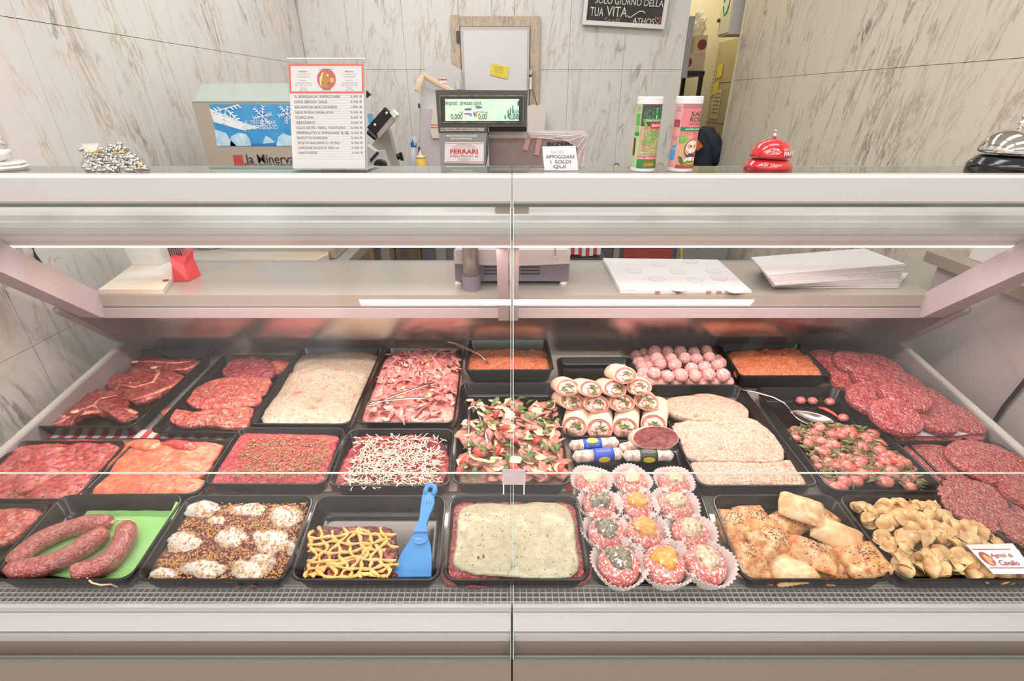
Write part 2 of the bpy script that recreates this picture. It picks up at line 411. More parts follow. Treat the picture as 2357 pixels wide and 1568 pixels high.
# end assemblies
for sx in (-1, 1):
    X = sx * 1.115
    bar = B().tube([(X, .50, .8065), (X, 1.235, .918), (X, 1.249, .924)], .0085, 8)
    bar.obj('end_frame_bar', M('frame_bar', (196, 190, 180), .45, metal=.3), case)
    B().tube([(X, 1.254, .914), (X, 1.249, .925), (X, 1.235, .94), (X, 1.105, 1.083), (X, 1.098, 1.09)], [.006, .010, .011, .0115, .006], 8).obj('end_frame_bar', m_greysteel, case, smooth=True)
    plate('end_plate', [(sx*1.10, 1.318, .80), (sx*1.10, 1.318, 1.05), (sx*1.10, 1.13, 1.062), (sx*1.10, 1.248, .924), (sx*1.10, .50, .806), (sx*1.10, .50, .76)], .006, m_greysteel, case, (sx, 0, 0))
    o = B().lathe([(.006, 0), (.006, .003)], (0, 0, 0), 12).obj('screw', m_steel, case, local=True)
    o.location = Vector((sx * 1.099, 1.24, 1.03)) - wloc(case); o.rotation_euler = (0, R(-90 * sx), 0)
    plate('end_glass', [(sx*1.119, .492, .735), (sx*1.119, .505, .80), (sx*1.119, 1.25, .92), (sx*1.119, 1.10, 1.09), (sx*1.119, .85, 1.36)], .005, m_guard, case, (sx, 0, 0))
    # strut: slanted box tube from the worktop up to the canopy
    p0, p1 = Vector((0, 1.165, 1.062)), Vector((0, .905, 1.322)); t = (p1 - p0).normalized(); n = Vector((0, -t.z, t.y)) * .030
    xa, xb = sorted((sx * 1.045, sx * 1.098))
    pr = [(xa, *(p0 - n * .9 + t * .012).yz), (xa, *(p0 + n * .2 - t * .012).yz), (xa, *(p0 + n + t * .012).yz), (xa, *(p1 + n).yz), (xa, *(p1 - n).yz)]
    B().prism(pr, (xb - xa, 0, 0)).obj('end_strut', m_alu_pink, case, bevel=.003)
# middle support: two slim uprights from the worktop to the canopy
for xa, xb in ((-.0345, -.0085), (-.0065, .0155)):
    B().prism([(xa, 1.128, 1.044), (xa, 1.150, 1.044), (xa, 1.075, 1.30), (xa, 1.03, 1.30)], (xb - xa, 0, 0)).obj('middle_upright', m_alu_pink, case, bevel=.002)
# hinge blocks under the top rail, clip on the guard glass
for sx in (-1, 1):
    x0, x1 = sorted((sx * .004, sx * .030)); B().box((x0, .872, 1.366), (x1, .885, 1.379)).obj('hinge_block', m_steel, case, bevel=.001)
clip = thing('guard_clip', 'small clear plastic clip joining the two inner guard panes', 'clip', (0, .62, .95))
cc = Vector((0.003, .6325, .986)); dn = Vector((0, -d2.z, d2.y))
def cl(u, v, o): return cc + Vector((u, 0, 0)) + d2 * v + dn * o
m_clip = M('clip_plastic', (222, 204, 208), .2, alpha=.55)
plate('front_leaf', [cl(-.0195, -.018, .005), cl(.0195, -.018, .005), cl(.0195, .006, .005), cl(-.0195, .006, .005)], .002, m_clip, clip, dn)
plate('clip_ridge', [cl(-.0195, .004, .003), cl(.0195, .004, .003), cl(.0195, .0075, .003), cl(-.0195, .0075, .003)], .005, m_clip, clip, dn)
for u in (-.018, .016):
    plate('clip_tooth', [cl(u, -.034, .005), cl(u + .002, -.034, .005), cl(u + .002, -.018, .005), cl(u, -.018, .005)], .002, m_white, clip, dn)
# red and white checked paper liners lying on the deck
def liner(label, px0, px1, py, dep):
    a, b = dk(px0, py, -.036), dk(px1, py, -.036)
    t = thing('checked_paper', label, 'paper', ((a.x + b.x) / 2, a.y, deckz(a.y) - .04))
    w1, r1 = B(), B(); n = max(6, int((b.x - a.x) / .016)); W = (b.x - a.x) / n
    for i in range(n):
        q = (r1 if i % 2 else w1); x0 = a.x + i * W; z0 = deckz(a.y) - .0365; z1 = deckz(a.y + dep) - .0365
        q.prism([(x0, a.y, z0), (x0 + W, a.y, z0), (x0 + W, a.y + dep, z1), (x0, a.y + dep, z1)], (0, 0, .0012))
    w1.obj('white_squares', M('liner_white', (238, 214, 208), .7), t); r1.obj('red_squares', M('liner_red', (196, 66, 74), .7), t)
liner('red and white checked paper strip under the steak tray front', 84, 575, 1009, .03)
liner('checked paper strip showing in front of the herb mince tray', 460, 1320, 1131, .045)
# ================================================================ things behind the counter
def table(name, label, lo, hi, top_mat, th=.035):
    t = thing(name, label, 'table', ((lo[0] + hi[0]) / 2, (lo[1] + hi[1]) / 2, 0))
    B().box((lo[0], lo[1], hi[2] - th), hi).obj('table_top', top_mat, t, bevel=.002)
    for x in (lo[0] + .03, hi[0] - .03):
        for y in (lo[1] + .03, hi[1] - .03): B().box((x - .02, y - .02, 0), (x + .02, y + .02, hi[2] - th)).obj('leg', m_steel, t)
    return t
table('work_table', 'steel work table along the veined side wall', (-1.245, 1.50, 0), (-.62, 2.35, 1.0), m_steel)
tag(B().prism([(p.x, p.y, 1.0005) for p in (atZ(350, 604, 1.03), atZ(715, 604, 1.03), atZ(756, 585, 1.03), atZ(752, 558, 1.03), atZ(420, 558, 1.03))], (0, 0, .028)).obj('cutting_board', m_board, bevel=.003),
    'thick white cutting board with clipped corner on the steel work table', 'cutting board')
c = atZ(470, 577, 1.03)
tag(B().lathe([(.04, 0), (.045, .004), (.075, .06), (.085, .1), (.082, .1), (.07, .06), (.03, .008)], (c.x, c.y + .05, 1.0295), 24, True, True).obj('bowl', m_steel, smooth=True), 'steel bowl standing on the white cutting board', 'bowl')
# back counter with cabinets
bc = thing('back_cabinet', 'low cabinet run under the hatch with oak doors and grey doors', 'cabinet', (0, 3.0, 0))
B().box((-1.0, 2.75, 1.0), (1.02, 3.39, 1.03)).obj('counter_top', m_steel, bc)
def cabx(px): return atY(px, 588, 2.74).x
for p0, p1, m_, nm in ((750, 908, m_oak, 'oak_door'), (912, 968, M('oak_door_dark', (178, 142, 98), .5, var=(160, 122, 82), vs=3, stretch=(14, 14, 1)), 'oak_door'), (972, 1040, m_greysteel, 'grey_door'), (1044, 1310, m_greysteel, 'grey_door'), (1314, 1410, m_darkgrey, 'grey_door'), (1412, 1425, m_steel, 'door_stile'), (1556, 1672, m_midgrey, 'grey_door')):
    B().box((cabx(p0), 2.74, .1), (cabx(p1), 2.77, .985)).obj(nm, m_, bc)
B().box((-1.0, 2.78, .02), (1.02, 3.39, 1.0)).obj('carcass', m_midgrey, bc)
B().box((cabx(1432), 2.70, .55), (cabx(1540), 2.735, .97)).obj('crate', M('red_crate', (168, 52, 54), .6))
tag(bpy.data.objects['crate'], 'dark red crate in front of the grey cabinet doors', 'crate')
tag(B().tube([atY(1568, 565, 2.68), atY(1569, 580, 2.67), atY(1567, 640, 2.66), Vector((atY(1567, 640, 2.66).x, 2.66, .004))], .006, 8).obj('hose', M('yellow_hose', (226, 176, 60), .5)), 'thin yellow hose hanging by the grey cabinet', 'hose')
# checked cloth by the scale
c0, c1 = atY(1305, 560, 1.9), atY(1380, 585, 1.9)
ck = thing('checked_cloth', 'red and white checked cloth folded behind the scale', 'cloth', ((c0.x + c1.x) / 2, 1.95, c1.z))
for i in range(9):
    x0 = c0.x + (c1.x - c0.x) * i / 9; x1 = c0.x + (c1.x - c0.x) * (i + 1) / 9
    B().box((x0, 1.88 + .004 * (i % 2), c1.z + .004 * math.sin(i)), (x1, 2.02, c0.z + .004)).obj('stripe', m_red if i % 2 else m_paper, ck)
tag(B().box((c0.x - .02, 1.84, .02), (c1.x + .02, 2.08, c1.z - .006)).obj('storage_box', m_blackp, bevel=.005), 'black box carrying the checked cloth behind the scale', 'box')
# mincer
D = 1.8
mg = thing('meat_mincer', 'refrigerated steel mincer with blue ice picture panel and glass lid', 'mincer', (-.88, 1.95, 1.0))
pA, pB = atY(441, 234, D), atY(700, 234, D); xl, xr, zt = pA.x, pB.x + .02, pA.z
m_mst = M('mincer_steel', (196, 184, 168), .42, metal=.5, bump=.04, bs=20)
B().box((xl, D, 1.003), (xr, D + .3, zt)).obj('housing', m_mst, mg, bevel=.004)
def mp(px, py, o=.0012): return atY(px, py, D - o)
def rect(name, x0, y0, x1, y1, mat, par, dd, o=.0, th=.001, f=None):
    f = f or (lambda px, py: atY(px, py, dd - o)); a, b = f(x0, y0), f(x1, y1); x2 = f(x1, y0).x
    return B().box((a.x, dd - o - th, b.z), (x2, dd - o, a.z)).obj(name, mat, par)
m_blue = M('ice_blue_print', (58, 150, 214), .45, var=(92, 176, 230), vs=4)
m_lblue = M('pale_ice_print', (172, 216, 240), .5, var=(236, 244, 250), vs=18)
m_wprint = M('white_print', (244, 248, 250), .5)
m_mblue = M('mid_blue_print', (36, 128, 200), .5)
pic = rect('ice_picture', 481, 240, 690, 337, m_blue, mg, D)
def pp(px, py, o): return atY(px, py, D - o)
plate('ice_sky_glow', [pp(482, 250, .0015), pp(560, 282, .0015), pp(600, 294, .0015), pp(560, 300, .0015), pp(492, 281, .0015)], .0006, m_wprint, pic, (0, -1, 0))
for pts in ([(494, 298), (520, 306), (528, 320), (545, 336), (500, 336)], [(530, 336), (532, 314), (548, 306), (566, 308), (576, 322), (578, 336)], [(636, 336), (640, 316), (652, 306), (664, 312), (690, 312), (690, 336)], [(606, 326), (612, 312), (622, 318), (634, 328), (606, 331)]):
    plate('ice_block', [pp(x, y, .0018) for x, y in pts], .0008, m_lblue, pic, (0, -1, 0))
plate('ice_sea', [pp(578, 331, .0017), pp(690, 331, .0017), pp(690, 336, .0017), pp(578, 336, .0017)], .0006, m_mblue, pic, (0, -1, 0))
def flake(px, py, rad, par, clipy=None, lo=None):
    c = pp(px, py, .003); s = B()
    for k in range(6):
        an = k * math.pi / 3 + .3
        def arm(o, a, L):
            e = o + Vector((math.sin(a) * L, 0, math.cos(a) * L))
            if clipy is not None and max(o.z, e.z) > clipy: return o
            if lo is not None and max(o.x, e.x) > lo: return o
            s.tube([o, e], rad * .045, 4); return e
        for f0, f1 in ((0, .4), (.4, .7), (.7, 1)):
            q = c + Vector((math.sin(an) * rad * f0, 0, math.cos(an) * rad * f0)); arm(q, an, rad * (f1 - f0))
            q2 = c + Vector((math.sin(an) * rad * f1 * .9, 0, math.cos(an) * rad * f1 * .9))
            for sg in (-1, 1): arm(q2, an + sg * .9, rad * .26)
    return s.obj('snowflake', m_wprint, par)
zc_ = pp(500, 240.5, .003).z
flake(519, 250, .048, pic, zc_); flake(604, 268, .032, pic); flake(661, 262, .03, pic, zc_, xr - .004); flake(566, 290, .016, pic)
text('TRITACARNE', pp(606, 282, .003), pp(627, 0, 0).x - pp(586, 0, 0).x + .03, .012, m_wprint, pic)
text('REFRIGERATO', pp(609, 293, .003), .088, .013, m_wprint, pic, bold=.01)
lb = rect('logo_mark', 535, 357, 536, 358, m_red, mg, D)
lm = B()
for k in range(4):
    a = pp(536 + k * 5.6, 357, .001); b = pp(540 + k * 5.6, 381, .001); lm.prism([a, a + Vector((.006, 0, 0)), b + Vector((.006, 0, 0)), b], (0, -.0008, 0))
a = pp(562, 375, .001); lm.box((a.x, a.y - .0008, a.z - .009), (a.x + .009, a.y, a.z)); lm.obj('logo_stripes', m_red, mg)
text('la Minerva', pp(622, 366, .0015), .165, .030, m_ink, mg, bold=.003)
text('food service equipment', pp(624, 379, .0015), .165, .0085, m_ink, mg)
rect('ice_picture', 513, 387.5, 690, 402, m_blue, mg, D)
B().prism([(xl + .004, D + .01, zt), (xl + .02, D + .05, zt + .055), (xl + .02, D + .27, zt + .055), (xl + .004, D + .295, zt)], (xr - xl - .02, 0, 0)).obj('glass_lid', M('green_tinted_lid', (214, 228, 220), .12, alpha=.34), mg, bevel=.004)
B().box((xl - .004, D - .004, zt), (xr, D + .3, zt + .006)).obj('lid_rim', M('lid_rim_green', (196, 224, 212), .3), mg)
# small packet beside the mincer with a blue print
# slicer
D = 2.25
sl = thing('meat_slicer', 'grey meat slicer with slanted black guard handle, half behind the price stand', 'slicer', (-.62, 2.4, 1.0))
def q(px, py, o=0.): return atY(px, py, D - o)
plate('arm', [q(868, 318), q(893, 297), q(918, 392), q(930, 531), q(850, 531), q(846, 345)], .05, M('slicer_arm_grey', (176, 166, 158), .45), sl, (0, 1, 0))
plate('body', [q(840, 352), q(852, 332), q(872, 346), q(887, 344), q(905, 392), q(912, 529), q(780, 529), q(790, 390)], .06, m_litegrey, sl, (0, -1, 0))
plate('guard_handle', [q(849, 292, .075), q(889, 247, .075), q(906, 264, .075), q(866, 312, .075)], .03, m_blackp, sl, (0, -1, 0))
plate('guard_plate', [q(866, 313, .06), q(906, 265, .06), q(914, 274, .06), q(874, 322, .06)], .04, m_steel, sl, (0, -1, 0))
plate('end_cap', [q(903, 258, .085), q(909, 252, .085), q(920, 264, .085), q(913, 271, .085)], .05, m_white, sl, (0, -1, 0))
B().tube([q(847, 302, .11), q(866, 318, .11)], .012, 8).obj('grip', m_blackp, sl)
for px, py in ((863, 288), (890, 261)):
    B().ell(q(px, py, .108), (.007, .004, .007)).obj('screw', m_chrome, sl, smooth=True)
plate('slot', [q(852, 366, .0615), q(869, 348, .0615), q(872, 353, .0615), q(853, 374, .0615)], .004, m_blackp, sl, (0, -1, 0))
o = B().lathe([(.027, 0), (.027, .014), (.021, .018)], n=24).obj('dial', m_blackp, sl, local=True); o.location = q(877, 381, .061) - wloc(sl); o.rotation_euler = (R(90), 0, 0)
o = B().lathe([(.0295, 0), (.0295, .006)], n=24).obj('dial_ring', m_chrome, sl, local=True); o.location = q(877, 381, .061) - wloc(sl); o.rotation_euler = (R(90), 0, 0)
B().tube([q(914, 362, .05), q(922, 359, .05)], .012, 8).obj('knob', m_blackp, sl); B().tube([q(922, 351, .05), q(926, 370, .05)], .007, 8).obj('knob_wing', m_blackp, sl)
plate('black_tip', [q(842, 208), q(853, 218), q(842, 226)], .02, m_blackp, sl, (0, 1, 0))
rect('blue_sticker', 846, 262, 858, 284, M('blue_card', (120, 186, 232), .6), sl, 2.18, th=.004)
table('side_table', 'small steel table under the meat slicer', (-.615, 2.18, 0), (-.30, 2.62, 1.0), m_steel)
# band saw
D = 2.95
bs = thing('bone_saw', 'pale grey round-topped bone saw machine below the hatch', 'saw', (-.35, 3.05, 1.03))
out = [(966, 445), (967, 390), (965, 300), (967, 225), (973, 175), (980, 158), (992, 147), (1012, 141), (1035, 146), (1050, 154), (1060, 163), (1063, 200), (1063, 445)]
plate('column', [atY(x, y, D) for x, y in out], .22, m_litegrey, bs, (0, 1, 0), bevel=.006)
plate('lower_cover', [atY(x, y, D - .002) for x, y in ((968, 250), (1063, 250), (1063, 445), (969, 445))], .012, M('saw_cover', (206, 196, 200), .45), bs, (0, -1, 0))
text('OMAS', atY(1019, 183, D - .002), .046, .010, m_red, bs, bold=.03)
rect('name_plate', 1011, 179, 1029, 191, m_white, bs, D, .0005)
plate('latch', [atY(1050, 188, D - .01), atY(1057, 184, D - .01), atY(1060, 205, D - .01), atY(1052, 206, D - .01)], .02, m_chrome, bs, (0, -1, 0))
for py in (238, 338): rect('hinge', 963, py, 967, py + 11, m_darkgrey, bs, D, .02, .02)
st = thing('orange_strap', 'pale orange woven strap slung over the bone saw', 'strap', tuple(atY(972, 172, D - .02)))
B().tube([atY(1045, 212, D - .022), atY(1008, 193, D - .022), atY(974, 172, D - .024)], .012, 6, .3, (0, 1, 0)).obj('strap_band', M('strap', (236, 206, 170), .8, bump=.4, bs=300), st)
B().tube([atY(974, 172, D - .03), atY(966, 190, D - .035), atY(961, 206, D - .035), atY(966, 212, D - .035)], [.01, .016, .018, .01], 6, .3, (0, 1, 0)).obj('strap_end', M('strap_tail', (240, 214, 180), .8, bump=.4, bs=300), st)
pb = thing('paper_sachet', 'crumpled paper sachet with red stripes hung on the bone saw', 'sachet', tuple(atY(1000, 320, D - .03)))
plate('sachet_body', [atY(x, y, D - .02) for x, y in ((997, 246), (1010, 242), (1030, 250), (1030, 318), (996, 318), (990, 300))], .01, M('sachet_paper', (226, 216, 202), .7, bump=.5, bs=40), pb, (0, -1, 0))
for y in (286, 292): plate('stripe', [atY(x, yy, D - .031) for x, yy in ((991, y), (1012, y), (1012, y + 1.6), (991, y + 1.6))], .001, m_salmon, pb, (0, -1, 0))
# bottles
def lathe_thing(name, label, cat, c, parts):
    t = thing(name, label, cat, c)
    for nm, prof, mat in parts: B().lathe(prof, c, 24).obj(nm, mat, t, smooth=True)
    return t
c = atY(956, 385, 3.1); c.z = 1.031; H = atY(955, 315, 3.1).z - c.z; z1 = atY(955, 338, 3.1).z - c.z
t = lathe_thing('spray_bottle', 'translucent spray bottle with white and blue trigger head', 'bottle', tuple(c), [('bottle_body', [(.028, 0), (.03, .01), (.03, z1 * .7), (.016, z1)], M('clouded_plastic', (214, 214, 222), .3)), ('collar', [(.017, z1), (.017, z1 + .026)], M('blue_plastic', (44, 116, 200), .4))])
B().prism([atY(x, y, 3.085) for x, y in ((947, 317), (952, 314), (958, 316), (963, 322), (963, 328), (957, 328), (956, 336), (951, 337), (950, 325), (946, 320))], (0, .03, 0)).obj('trigger_head', m_white, t)
B().prism([atY(x, y, 3.083) for x, y in ((948, 320), (950, 322), (954, 338), (949, 339))], (0, .012, 0)).obj('trigger', M('blue_plastic', (44, 116, 200), .4), t)
c = atY(970, 385, 2.85); c.z = 1.031; z1 = atY(970, 366, 2.85).z - c.z; zt_ = atY(970, 345, 2.85).z - c.z
lathe_thing('squeeze_bottle', 'yellow squeeze bottle with pale pointed nozzle', 'bottle', tuple(c), [('bottle_body', [(.026, 0), (.028, .01), (.028, z1), (.024, z1 + .004)], M('mustard_yellow', (240, 196, 84), .4)), ('nozzle', [(.026, z1 + .004), (.024, z1 + .016), (.006, z1 + .022), (.002, zt_)], M('nozzle_pale', (240, 220, 170), .4))])
# hatch in the back wall
D = 3.385
def wq(px, py, o=0.): return atY(px, py, D - o)
ht = thing('wall_hatch', 'white hatch door in a grey-brown grained stone frame', 'hatch', tuple(wq(1140, 390)))
m_grain = M('grained_stone', (200, 178, 154), .4, var=[(150, 146, 138), (214, 188, 160)], vs=7, stretch=(5, 1, 1.2), det=8)
def wplate(name, a, b, mat, o, th, par):
    p, r_ = wq(*a, o), wq(*b, o); p.x, r_.x = wq(a[0], 70, o).x, wq(b[0], 70, o).x; return B().box((p.x, D - o - th, r_.z), (r_.x, D - o, p.z)).obj(name, mat, par, bevel=.0015)
wplate('frame_upright', (1038, 35), (1058, 445), m_grain, 0, .012, ht); wplate('frame_upright', (1221, 38), (1243, 445), m_grain, 0, .012, ht)
wplate('frame_head', (1058.5, 38), (1220.5, 61), m_grain, 0, .012, ht)
B().box((wq(1058, 0).x, D - .006, 1.03), (wq(1221, 0).x, D, wq(1100, 60).z)).obj('door_recess', m_darkgap, ht)
dr = wplate('door_leaf', (1060, 62), (1219, 445), M('hatch_frame', (206, 196, 186), .5), .008, .014, ht)
wplate('door_panel', (1066, 70), (1214, 440), M('hatch_white', (232, 226, 224), .5), .022, .004, dr)
wplate('hinge', (1050, 72), (1058, 98), m_darkgrey, .012, .012, ht)
wplate('handle', (1219, 161), (1227, 172), m_steel, .02, .02, ht); wplate('handle', (1220, 178), (1226, 206), m_chrome, .03, .012, ht)
plate('sticky_note', [wq(1132, 145, .03), wq(1172, 155, .03), wq(1168, 182, .03), wq(1127, 172, .03)], .0012, m_yellow, None, (0, -1, 0))
tag(bpy.data.objects['sticky_note'], 'yellow sticky note on the white hatch door', 'note')
for k in range(4):
    a, b = wq(1138, 152 + k * 4, .0325), wq(1158, 156 + k * 4, .0325); o = B().tube([a, b], .0006, 4).obj('handwriting', m_greyink, None)
    o.parent = bpy.data.objects['sticky_note']; o.location -= bpy.data.objects['sticky_note'].location
# hanging cloth
plate('towel', [atY(x, y, 3.30) for x, y in ((1214, 245), (1228, 240), (1236, 243), (1246, 241), (1256, 252), (1254, 300), (1250, 320), (1215, 320))], .03, M('off_white_towel', (234, 226, 216), .8, bump=.6, bs=18), None, (0, 1, 0), bevel=.004)
tow = tag(bpy.data.objects['towel'], 'off-white towel hanging beside the hatch door handle', 'towel')
B().tube([atY(1224, 205, 3.32), atY(1222, 238, 3.32)], .004, 6).obj('hook_strand', m_steel, None); o = bpy.data.objects['hook_strand']; o.parent = tow; o.location -= tow.location
B().tube([atY(1226, 205, 3.32), atY(1236, 243, 3.32)], .003, 6).obj('hook_strand', m_darkgrey, None); o = bpy.data.objects['hook_strand.001']; o.parent = tow; o.location -= tow.location
# chalkboard
D = 3.38
cb = thing('chalkboard', 'white framed chalkboard sign hung high on the marble wall', 'sign', tuple(atY(1435, 60, D)))
q4 = [atY(1349, -75, D), atY(1541, -75, D), atY(1526, 68, D), atY(1339, 57, D)]
bl, br = atY(1339, 57, D), atY(1527, 68, D); axx = (br - bl).normalized(); ayy = Vector((-axx.z, 0, axx.x)); wd = (br - bl).length; hh = .36
def cp(u, v, o): return bl + axx * u + ayy * v + Vector((0, -o, 0))
plate('board', [cp(0, 0, 0), cp(wd, 0, 0), cp(wd, hh, 0), cp(0, hh, 0)], .008, M('chalkboard_black', (64, 60, 58), .8, var=(74, 70, 68), vs=6), cb, (0, -1, 0))
fw_ = .022
for u0, v0, u1, v1 in ((0, 0, wd, fw_), (0, fw_, fw_, hh), (wd - fw_, fw_, wd, hh)):
    plate('frame_strip', [cp(u0, v0, .008), cp(u1, v0, .008), cp(u1, v1, .008), cp(u0, v1, .008)], .008, m_white_paint, cb, (0, -1, 0))
m_chalk = M('chalk_white', (238, 234, 222), .9); m_chalkp = M('chalk_pink', (236, 160, 168), .9); m_chalkg = M('chalk_greenish', (226, 234, 206), .9)
def ct(s, px, py, wpx, hpx, m_): text(s, atY(px, py, D - .0095), wpx * .00263, hpx * .00255, m_, cb, axx, ayy, lift=.0006)
ct('SOLO GIORNO DELLA', 1449, 4, 150, 13, m_chalk); ct('TUA', 1374, 27, 29, 17, m_chalkg); ct('VITA', 1420, 27, 46, 19, m_chalkg); ct('Staff', 1409, 47, 36, 11, m_greyink); ct('ATHOS', 1481, 49, 48, 12, m_chalk)
B().tube([atY(x, y, D - .011) for x, y in ((1444, 36), (1450, 41), (1460, 34), (1472, 26), (1482, 27), (1485, 31))], .003, 6).obj('chalk_flourish', m_chalkg, cb)
B().tube([atY(x, y, D - .011) for x, y in ((1513, 57), (1508, 45), (1509, 39), (1512, 41), (1514, 46), (1518, 40), (1521, 42), (1520, 48), (1513, 57))], .0022, 6).obj('chalk_heart', m_chalkp, cb)
# back room things
wc = thing('wall_cabinet', 'pale wall cabinet with green ring emblem in the back room', 'cabinet', (1.44, 3.6, 1.90))
B().box((1.325, 3.50, 1.90), (1.548, 3.68, 2.6)).obj('cabinet_body', M('cabinet_pale', (206, 202, 202), .5), wc, bevel=.003)
B().box((1.318, 3.51, 1.91), (1.325, 3.675, 2.6)).obj('cabinet_door', M('cabinet_door', (228, 224, 196), .5), wc)
B().ell((1.31, 3.665, 1.99), (.012, .012, .012)).obj('door_knob', m_darkgrey, wc, smooth=True)
B().tube([(1.316, 3.59 + .045 * math.cos(a * .5), 2.08 + .07 * math.sin(a * .5)) for a in range(13)], .004, 6).obj('green_ring', M('green_print', (60, 150, 80), .6), wc)
for i, (px, py, m_, lab) in enumerate(((1657, 163, m_yellow, 'yellow note highest on the back room tiles'), (1621, 190, M('lime_note', (200, 214, 70), .7), 'lime note beside the papers on back room tiles'), (1617, 210, m_yellow, 'yellow note lowest on the back room tiles, above the pink can'), (1648, 203, m_yellow, 'curled yellow note under the papers on the back room tiles'))):
    p = atX(px, py, 1.546); y0 = p.y; s = .09
    tag(plate('sticky_note', [(1.546, y0 - s * .6, p.z - .04), (1.544, y0 + s * .5, p.z - .05), (1.546, y0 + s * .6, p.z + .035), (1.546, y0 - s * .5, p.z + .045)], .002, m_, None, (-1, 0, 0)), lab, 'note')
for px, py, sy, sz, lab in ((1630, 148, .08, .16, 'narrow paper strip taped highest on the back room tiles'), (1642, 140, .07, .16, 'second paper strip taped beside the first on back room tiles'), (1638, 190, .12, .2, 'paper list with table taped on back room tiles'), (1648, 240, .16, .2, 'faded printed sheet taped lowest on the back room tiles')):
    p = atX(px, py, 1.547); t = thing('taped_paper', lab, 'paper', tuple(p))
    B().box((1.545, p.y - sy / 2, p.z - sz / 2), (1.5475, p.y + sy / 2, p.z + sz / 2)).obj('sheet', M('aged_paper', (226, 214, 176), .8), t)
    for k in range(6): z_ = p.z + sz * (.35 - k * .13); B().box((1.5435, p.y - sy * .4, z_), (1.5447, p.y + sy * .35, z_ + .006)).obj('print_line', m_greyink, t)
# rack with boxes (seen at the door edge)
rk = thing('steel_rack', 'black framed rack seen through the doorway edge', 'rack', (1.2, 3.9, 0))
p = atY(1600, 165, 3.8)
for z_ in (p.z, 1.15, .6): B().box((1.02, 3.7, z_ - .03), (1.285, 4.1, z_)).obj('shelf', m_blackp, rk)
for x in (1.035, 1.27):
    for y in (3.715, 4.085): B().box((x - .012, y - .012, 0), (x + .012, y + .012, p.z - .03)).obj('post', m_blackp, rk)
def carton(label, x0, x1, z0, z1, y0):
    t = thing('carton', label, 'box', ((x0 + x1) / 2, y0 + .1, z0)); B().box((x0, y0, z0), (x1, y0 + .2, z1)).obj('carton_body', M('carton_cream', (216, 196, 166), .7), t, bevel=.003)
    o = B().lathe([(.030, 0), (.030, .002)], n=20).obj('round_print', M('brown_print', (140, 70, 58), .7), t, local=True); o.rotation_euler = (R(90), 0, 0); o.location = Vector(((x0 + x1) / 2 + .01, y0, (z0 + z1) / 2)) - wloc(t)
carton('long cream carton with round brown print, on the rack', 1.03, 1.28, p.z + .001, p.z + .10, 3.72)
carton('small cream carton standing on the long carton', 1.20, 1.28, p.z + .102, p.z + .205, 3.73)
tag(B().lathe([(.07, 0), (.075, .1), (.08, .12)], (1.11, 3.83, p.z + .102), 20).obj('pot', m_steel, smooth=True), 'round steel pot on the long carton', 'pot')
tag(B().ell((1.24, 3.87, p.z + .27), (.045, .08, .064), sub=4, amp=.7, fr=3.2).obj('plastic_bag', M('clear_bag', (236, 230, 206), .25, alpha=.6, bump=.8, bs=40), smooth=True), 'crumpled clear plastic bag on top of the small carton', 'bag')
# door jamb edge
struct(B().box((1.041, 3.40, 1.66), (1.075, 3.50, 1.98)).obj('trim_2', m_midgrey))
# coat
m_coat = M('navy_coat', (38, 46, 62), .8, var=(52, 58, 62), vs=12, bump=.5, bs=30)
ct_ = thing('coat', 'dark navy coat with orange lining hung by the doorway', 'coat', (1.42, 3.5, 1.1))
def cq(px, py, o=0.): return atY(px, py, 3.50 - o)
B().tube([cq(1613, 300), cq(1622, 305), cq(1628, 330), cq(1626, 362), cq(1622, 388), cq(1620, 420)], [.03, .06, .085, .08, .07, .06], 10).obj('coat_body', m_coat, ct_, smooth=True)
B().tube([cq(1625, 304, .05), cq(1640, 318, .06), cq(1650, 345, .06), cq(1650, 372, .06), cq(1647, 384, .06)], [.02, .045, .05, .045, .03], 10).obj('sleeve', m_coat, ct_, smooth=True)
plate('lining', [cq(1605, 320, .09), cq(1617, 337, .09), cq(1603, 347, .09), cq(1598, 330, .09)], .01, M('orange_lining', (226, 120, 50), .7), ct_, (0, -1, 0))
# two round lamps / knobs on the wall ledge
for px, lab in ((1419, 'small round orange knob left of the herb can'), (1521, 'small round orange knob between the two spice cans')):
    t = thing('round_knob', lab.replace('left of', 'beside'), 'knob', tuple(atY(px, 384, 3.3)))
    B().ell(atY(px, 384, 3.28), (.016, .012, .014)).obj('knob_cap', M('orange_knob', (236, 196, 120), .4), t, smooth=True)
    o = B().lathe([(.02, 0), (.02, .06)], n=16).obj('knob_ring', m_chrome, t, local=True); o.rotation_euler = (R(-90), 0, 0); o.location = Vector(atY(px, 383, 3.285)) - wloc(t)
lz = atY(1400, 389, 3.3).z
tag(B().box((atY(1330, 388, 3.3).x, 3.25, lz - .06), (1.02, 3.394, lz)).obj('wall_ledge', m_greysteel), 'narrow grey ledge along the marble wall behind the spice cans', 'ledge')
